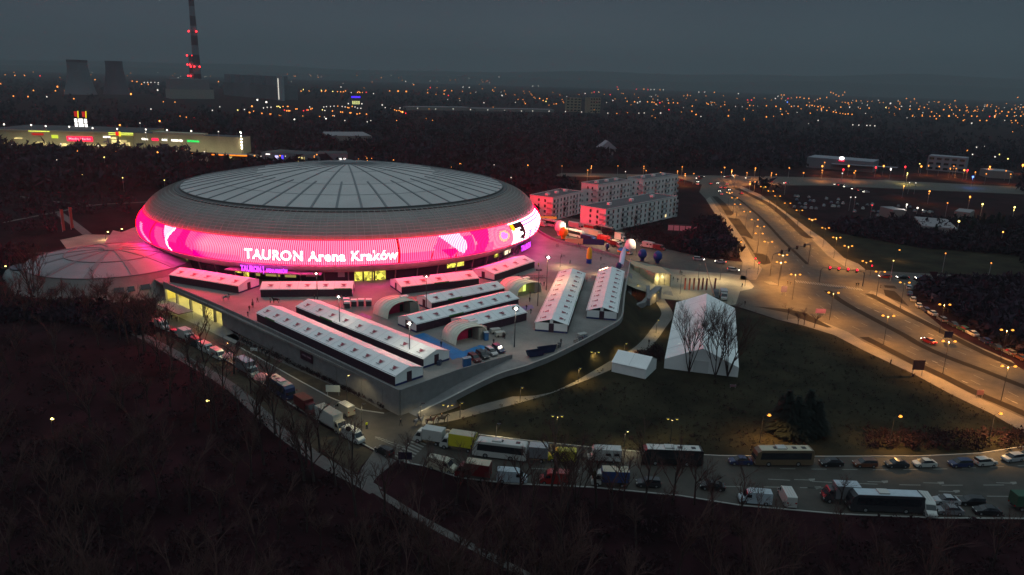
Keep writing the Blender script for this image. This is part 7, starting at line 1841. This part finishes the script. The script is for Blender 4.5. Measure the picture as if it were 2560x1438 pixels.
# undergrowth and masses of far woodland: nobody could count these
def clumps(name, spots, m, size, n=14, kind='stuff', seed=1, flat=.6):
    rng = np.random.default_rng(seed); N = len(spots); V = np.zeros((N * n * 3, 3), np.float32)
    P = np.array([[p[0], p[1], p[2]] for p in spots], np.float32); sz = np.array([p[3] for p in spots], np.float32)
    a = rng.uniform(0, 2 * np.pi, (N, n)); u = rng.uniform(0, 1, (N, n)); r = np.sqrt(rng.uniform(0, 1, (N, n))) * np.sqrt(np.clip(1 - (2 * u - 1) ** 2, .1, 1))
    cx = P[:, None, 0] + r * np.cos(a) * sz[:, None] * .55; cy_ = P[:, None, 1] + r * np.sin(a) * sz[:, None] * .55; cz = P[:, None, 2] + (.12 + .88 * u) * sz[:, None] * flat * 1.3
    c = np.stack([cx, cy_, cz], -1).reshape(-1, 3); s = np.repeat(sz, n)[:, None] * size
    for k in range(3):
        o = rng.normal(0, 1, (N * n, 3)); o[:, 2] *= 1.2; V[k::3] = c + o * s
    V[:, 2] = np.maximum(V[:, 2], .02)
    me = bpy.data.meshes.new(name); F = N * n
    me.vertices.add(F * 3); me.vertices.foreach_set('co', V.ravel()); me.loops.add(F * 3); me.loops.foreach_set('vertex_index', np.arange(F * 3, dtype=np.int32)); me.polygons.add(F)
    me.polygons.foreach_set('loop_start', np.arange(0, F * 3, 3, dtype=np.int32)); me.update(calc_edges=True); me.materials.append(m)
    o = bpy.data.objects.new(name, me); COL.objects.link(o); o['kind'] = kind
    return o
rnd = random.Random(21)
M_wood = mat('far_wood', (.022, .010, .019), 1.0, var=.5, scale=.01); M_brush = mat('brush', (.020, .006, .009), 1.0, var=.5, scale=.3)
open_px = [pave, [(0, 345), (340, 350), (640, 365), (640, 392), (330, 386), (0, 380)], [(1430, 470), (1700, 470), (1760, 540), (1700, 620), (1560, 600), (1430, 560)], [(1960, 480), (2340, 490), (2340, 530), (2010, 530)], [(2010, 405), (2190, 405), (2190, 436), (2010, 436)], [(2300, 415), (2420, 415), (2420, 438), (2300, 438)], [(1330, 540), (1660, 560), (1700, 640), (1560, 650), (1330, 600)],
           [(460, 385), (900, 385), (900, 430), (460, 420)], [(1380, 425), (2560, 425), (2560, 490), (1380, 470)], [(420, 225), (760, 225), (760, 262), (420, 262)], [(150, 228), (340, 228), (340, 245), (150, 245)], [(650, 255), (920, 255), (920, 298), (650, 298)], lawn2, [(150, 540), (360, 540), (440, 700), (100, 700)], [(1010, 268), (1400, 268), (1400, 290), (1010, 290)], [(800, 340), (960, 340), (960, 362), (800, 362)], [(1500, 375), (1540, 375), (1540, 400), (1500, 400)], [(1400, 262), (1510, 262), (1510, 292), (1400, 292)]]
def free(x, y): return not any(in_poly(x, y, p) for p in open_px)
spots = []
while len(spots) < 10500:
    x = rnd.uniform(-260, 2860); y = rnd.uniform(0, 1) ** 1.35; y = 236 + (x - 1280) * .03 + y * 330
    if x > 1400 and y > 480: continue
    if x < 430 and y > 478: continue
    if not free(x, y): continue
    P = G(x, y)
    if (P - AC).length < 96: continue
    if math.sin(P.x * .004 + 1) + math.sin(P.y * .0033 + P.x * .001) + rnd.uniform(-1, 1) < -.95: continue
    spots.append((P.x, P.y, 0, rnd.uniform(7, 13)))
clumps('woodland', spots, M_wood, .16, 16, seed=3)
spots = []
while len(spots) < 2600:
    x = rnd.uniform(-40, 2600); y = rnd.uniform(480, 730)
    if x < 330: ok = (y < 585 and rnd.random() < .07) or (x < 60 and y > 640)
    elif x > 2060: ok = (560 < y < 680 and y < 600 + (x - 2060) * .12 and y > 535 + max(0, 2200 - x) * .3) or (y > 722 and x > 2310)
    elif 1690 < x < 1840: ok = y < 645 and y > 560
    else: ok = False
    if not ok or not free(x, y): continue
    P = G(x, y)
    if (P - AC).length < 96 or (P - TC).length < 34: continue
    spots.append((P.x, P.y, 0, rnd.uniform(2.0, 6.5)))
for i in range(900):
    x = rnd.uniform(-30, 365); y = rnd.uniform(752, 805) + max(0, x - 150) * .16; P = G(x, y)
    if (P - TC).length > 33: spots.append((P.x, P.y, 0, rnd.uniform(1.5, 4.5)))
for i in range(1500):
    x = rnd.uniform(2300, 2600); y = rnd.uniform(722, 890)
    if y > 735 + (x - 2300) * .62: continue
    P = G(x, y); spots.append((P.x, P.y, 0, rnd.uniform(3, 7)))
clumps('thicket', spots, M_wood, .15, 18, seed=5)
spots = []
for i in range(5200):
    x = rnd.uniform(-80, 2640); y = rnd.uniform(740, 1850); py = path_y(x)
    if x < 1000:
        if y < ((py + 14) if py else (790 if x < 330 else 1300)) or (py and abs(y - py) < 16): continue
        if x > 880 and y < 1265: continue
    elif y < 1262 + (40 if x > 1700 else 0) or (py and abs(y - py) < 18): continue
    P = G(x, y)
    spots.append((P.x, P.y, 0, rnd.uniform(.8, 2.6)))
for i in range(260):
    x = rnd.uniform(2160, 2560); y = rnd.uniform(1085, 1128) - abs(x - 2360) * .02; P = G(x, y); spots.append((P.x, P.y, 0, rnd.uniform(1, 2.4)))
for i in range(260):
    t_ = rnd.random(); x = lerp(598, 960, t_); y = lerp(848, 1019, t_) + rnd.uniform(-2, 4); P = G(x, y); spots.append((P.x, P.y, 0, rnd.uniform(.5, 1.3)))
for i in range(220):
    x = rnd.uniform(1575, 1655); y = rnd.uniform(852, 905)
    if (x - 1575) * .62 + 850 > y + 22 or y < 905 - (x - 1560) * .5: continue
    P = G(x, y); spots.append((P.x, P.y, 0, rnd.uniform(.8, 2.2)))
for i in range(1300):
    x = rnd.uniform(1150, 2560); y = rnd.uniform(820, 1125)
    if in_poly(x, y, lawn) and not in_poly(x, y, [(1640, 740), (1860, 740), (1865, 955), (1515, 960), (1515, 860), (1640, 890)]): P = G(x, y); spots.append((P.x, P.y, 0, rnd.uniform(.3, 1.1)))
clumps('undergrowth', spots, M_brush, .10, 22, seed=9)
# grass tussocks on the lawns
spots = []
for i in range(5000):
    x = rnd.uniform(1300, 2560); y = rnd.uniform(800, 1125)
    if not in_poly(x, y, lawn) or in_poly(x, y, [(1650, 740), (1850, 740), (1855, 950), (1520, 955), (1520, 870), (1650, 900)]): continue
    P = G(x, y); spots.append((P.x, P.y, 0, rnd.uniform(.25, .6)))
clumps('grass', spots, M_grass, .14, 8, seed=12)
spots = []
while len(spots) < 700:                                              # dark plot below the flats
    x = rnd.uniform(1560, 1850); y = rnd.uniform(560, 650)
    if y > 598 + (x - 1560) * .21 or (x > 1660 and x < 1750 and y < 592) or in_poly(x, y, [(1765, 498), (1870, 498), (1905, 670), (1857, 655)]) or y < 585 - (x - 1500) * .15: continue
    P = G(x, y); spots.append((P.x, P.y, 0, rnd.uniform(1.0, 2.6)))
clumps('undergrowth', spots, M_brush, .14, 16, seed=19)

# ------------------------------------------------------------------ haze
hz = MB(); hz.box((1000, 5500, 225), (26000, 13800, 452)); hm = bpy.data.materials.new('haze'); hm.use_nodes = True
nt = hm.node_tree; nt.nodes.clear(); o_ = nt.nodes.new('ShaderNodeOutputMaterial'); pv_ = nt.nodes.new('ShaderNodeVolumePrincipled')
pv_.inputs['Color'].default_value = (.38, .43, .46, 1); pv_.inputs['Density'].default_value = .00016; pv_.inputs['Anisotropy'].default_value = 0
nt.links.new(pv_.outputs[0], o_.inputs['Volume']); hz.build('haze', hm)['kind'] = 'stuff'
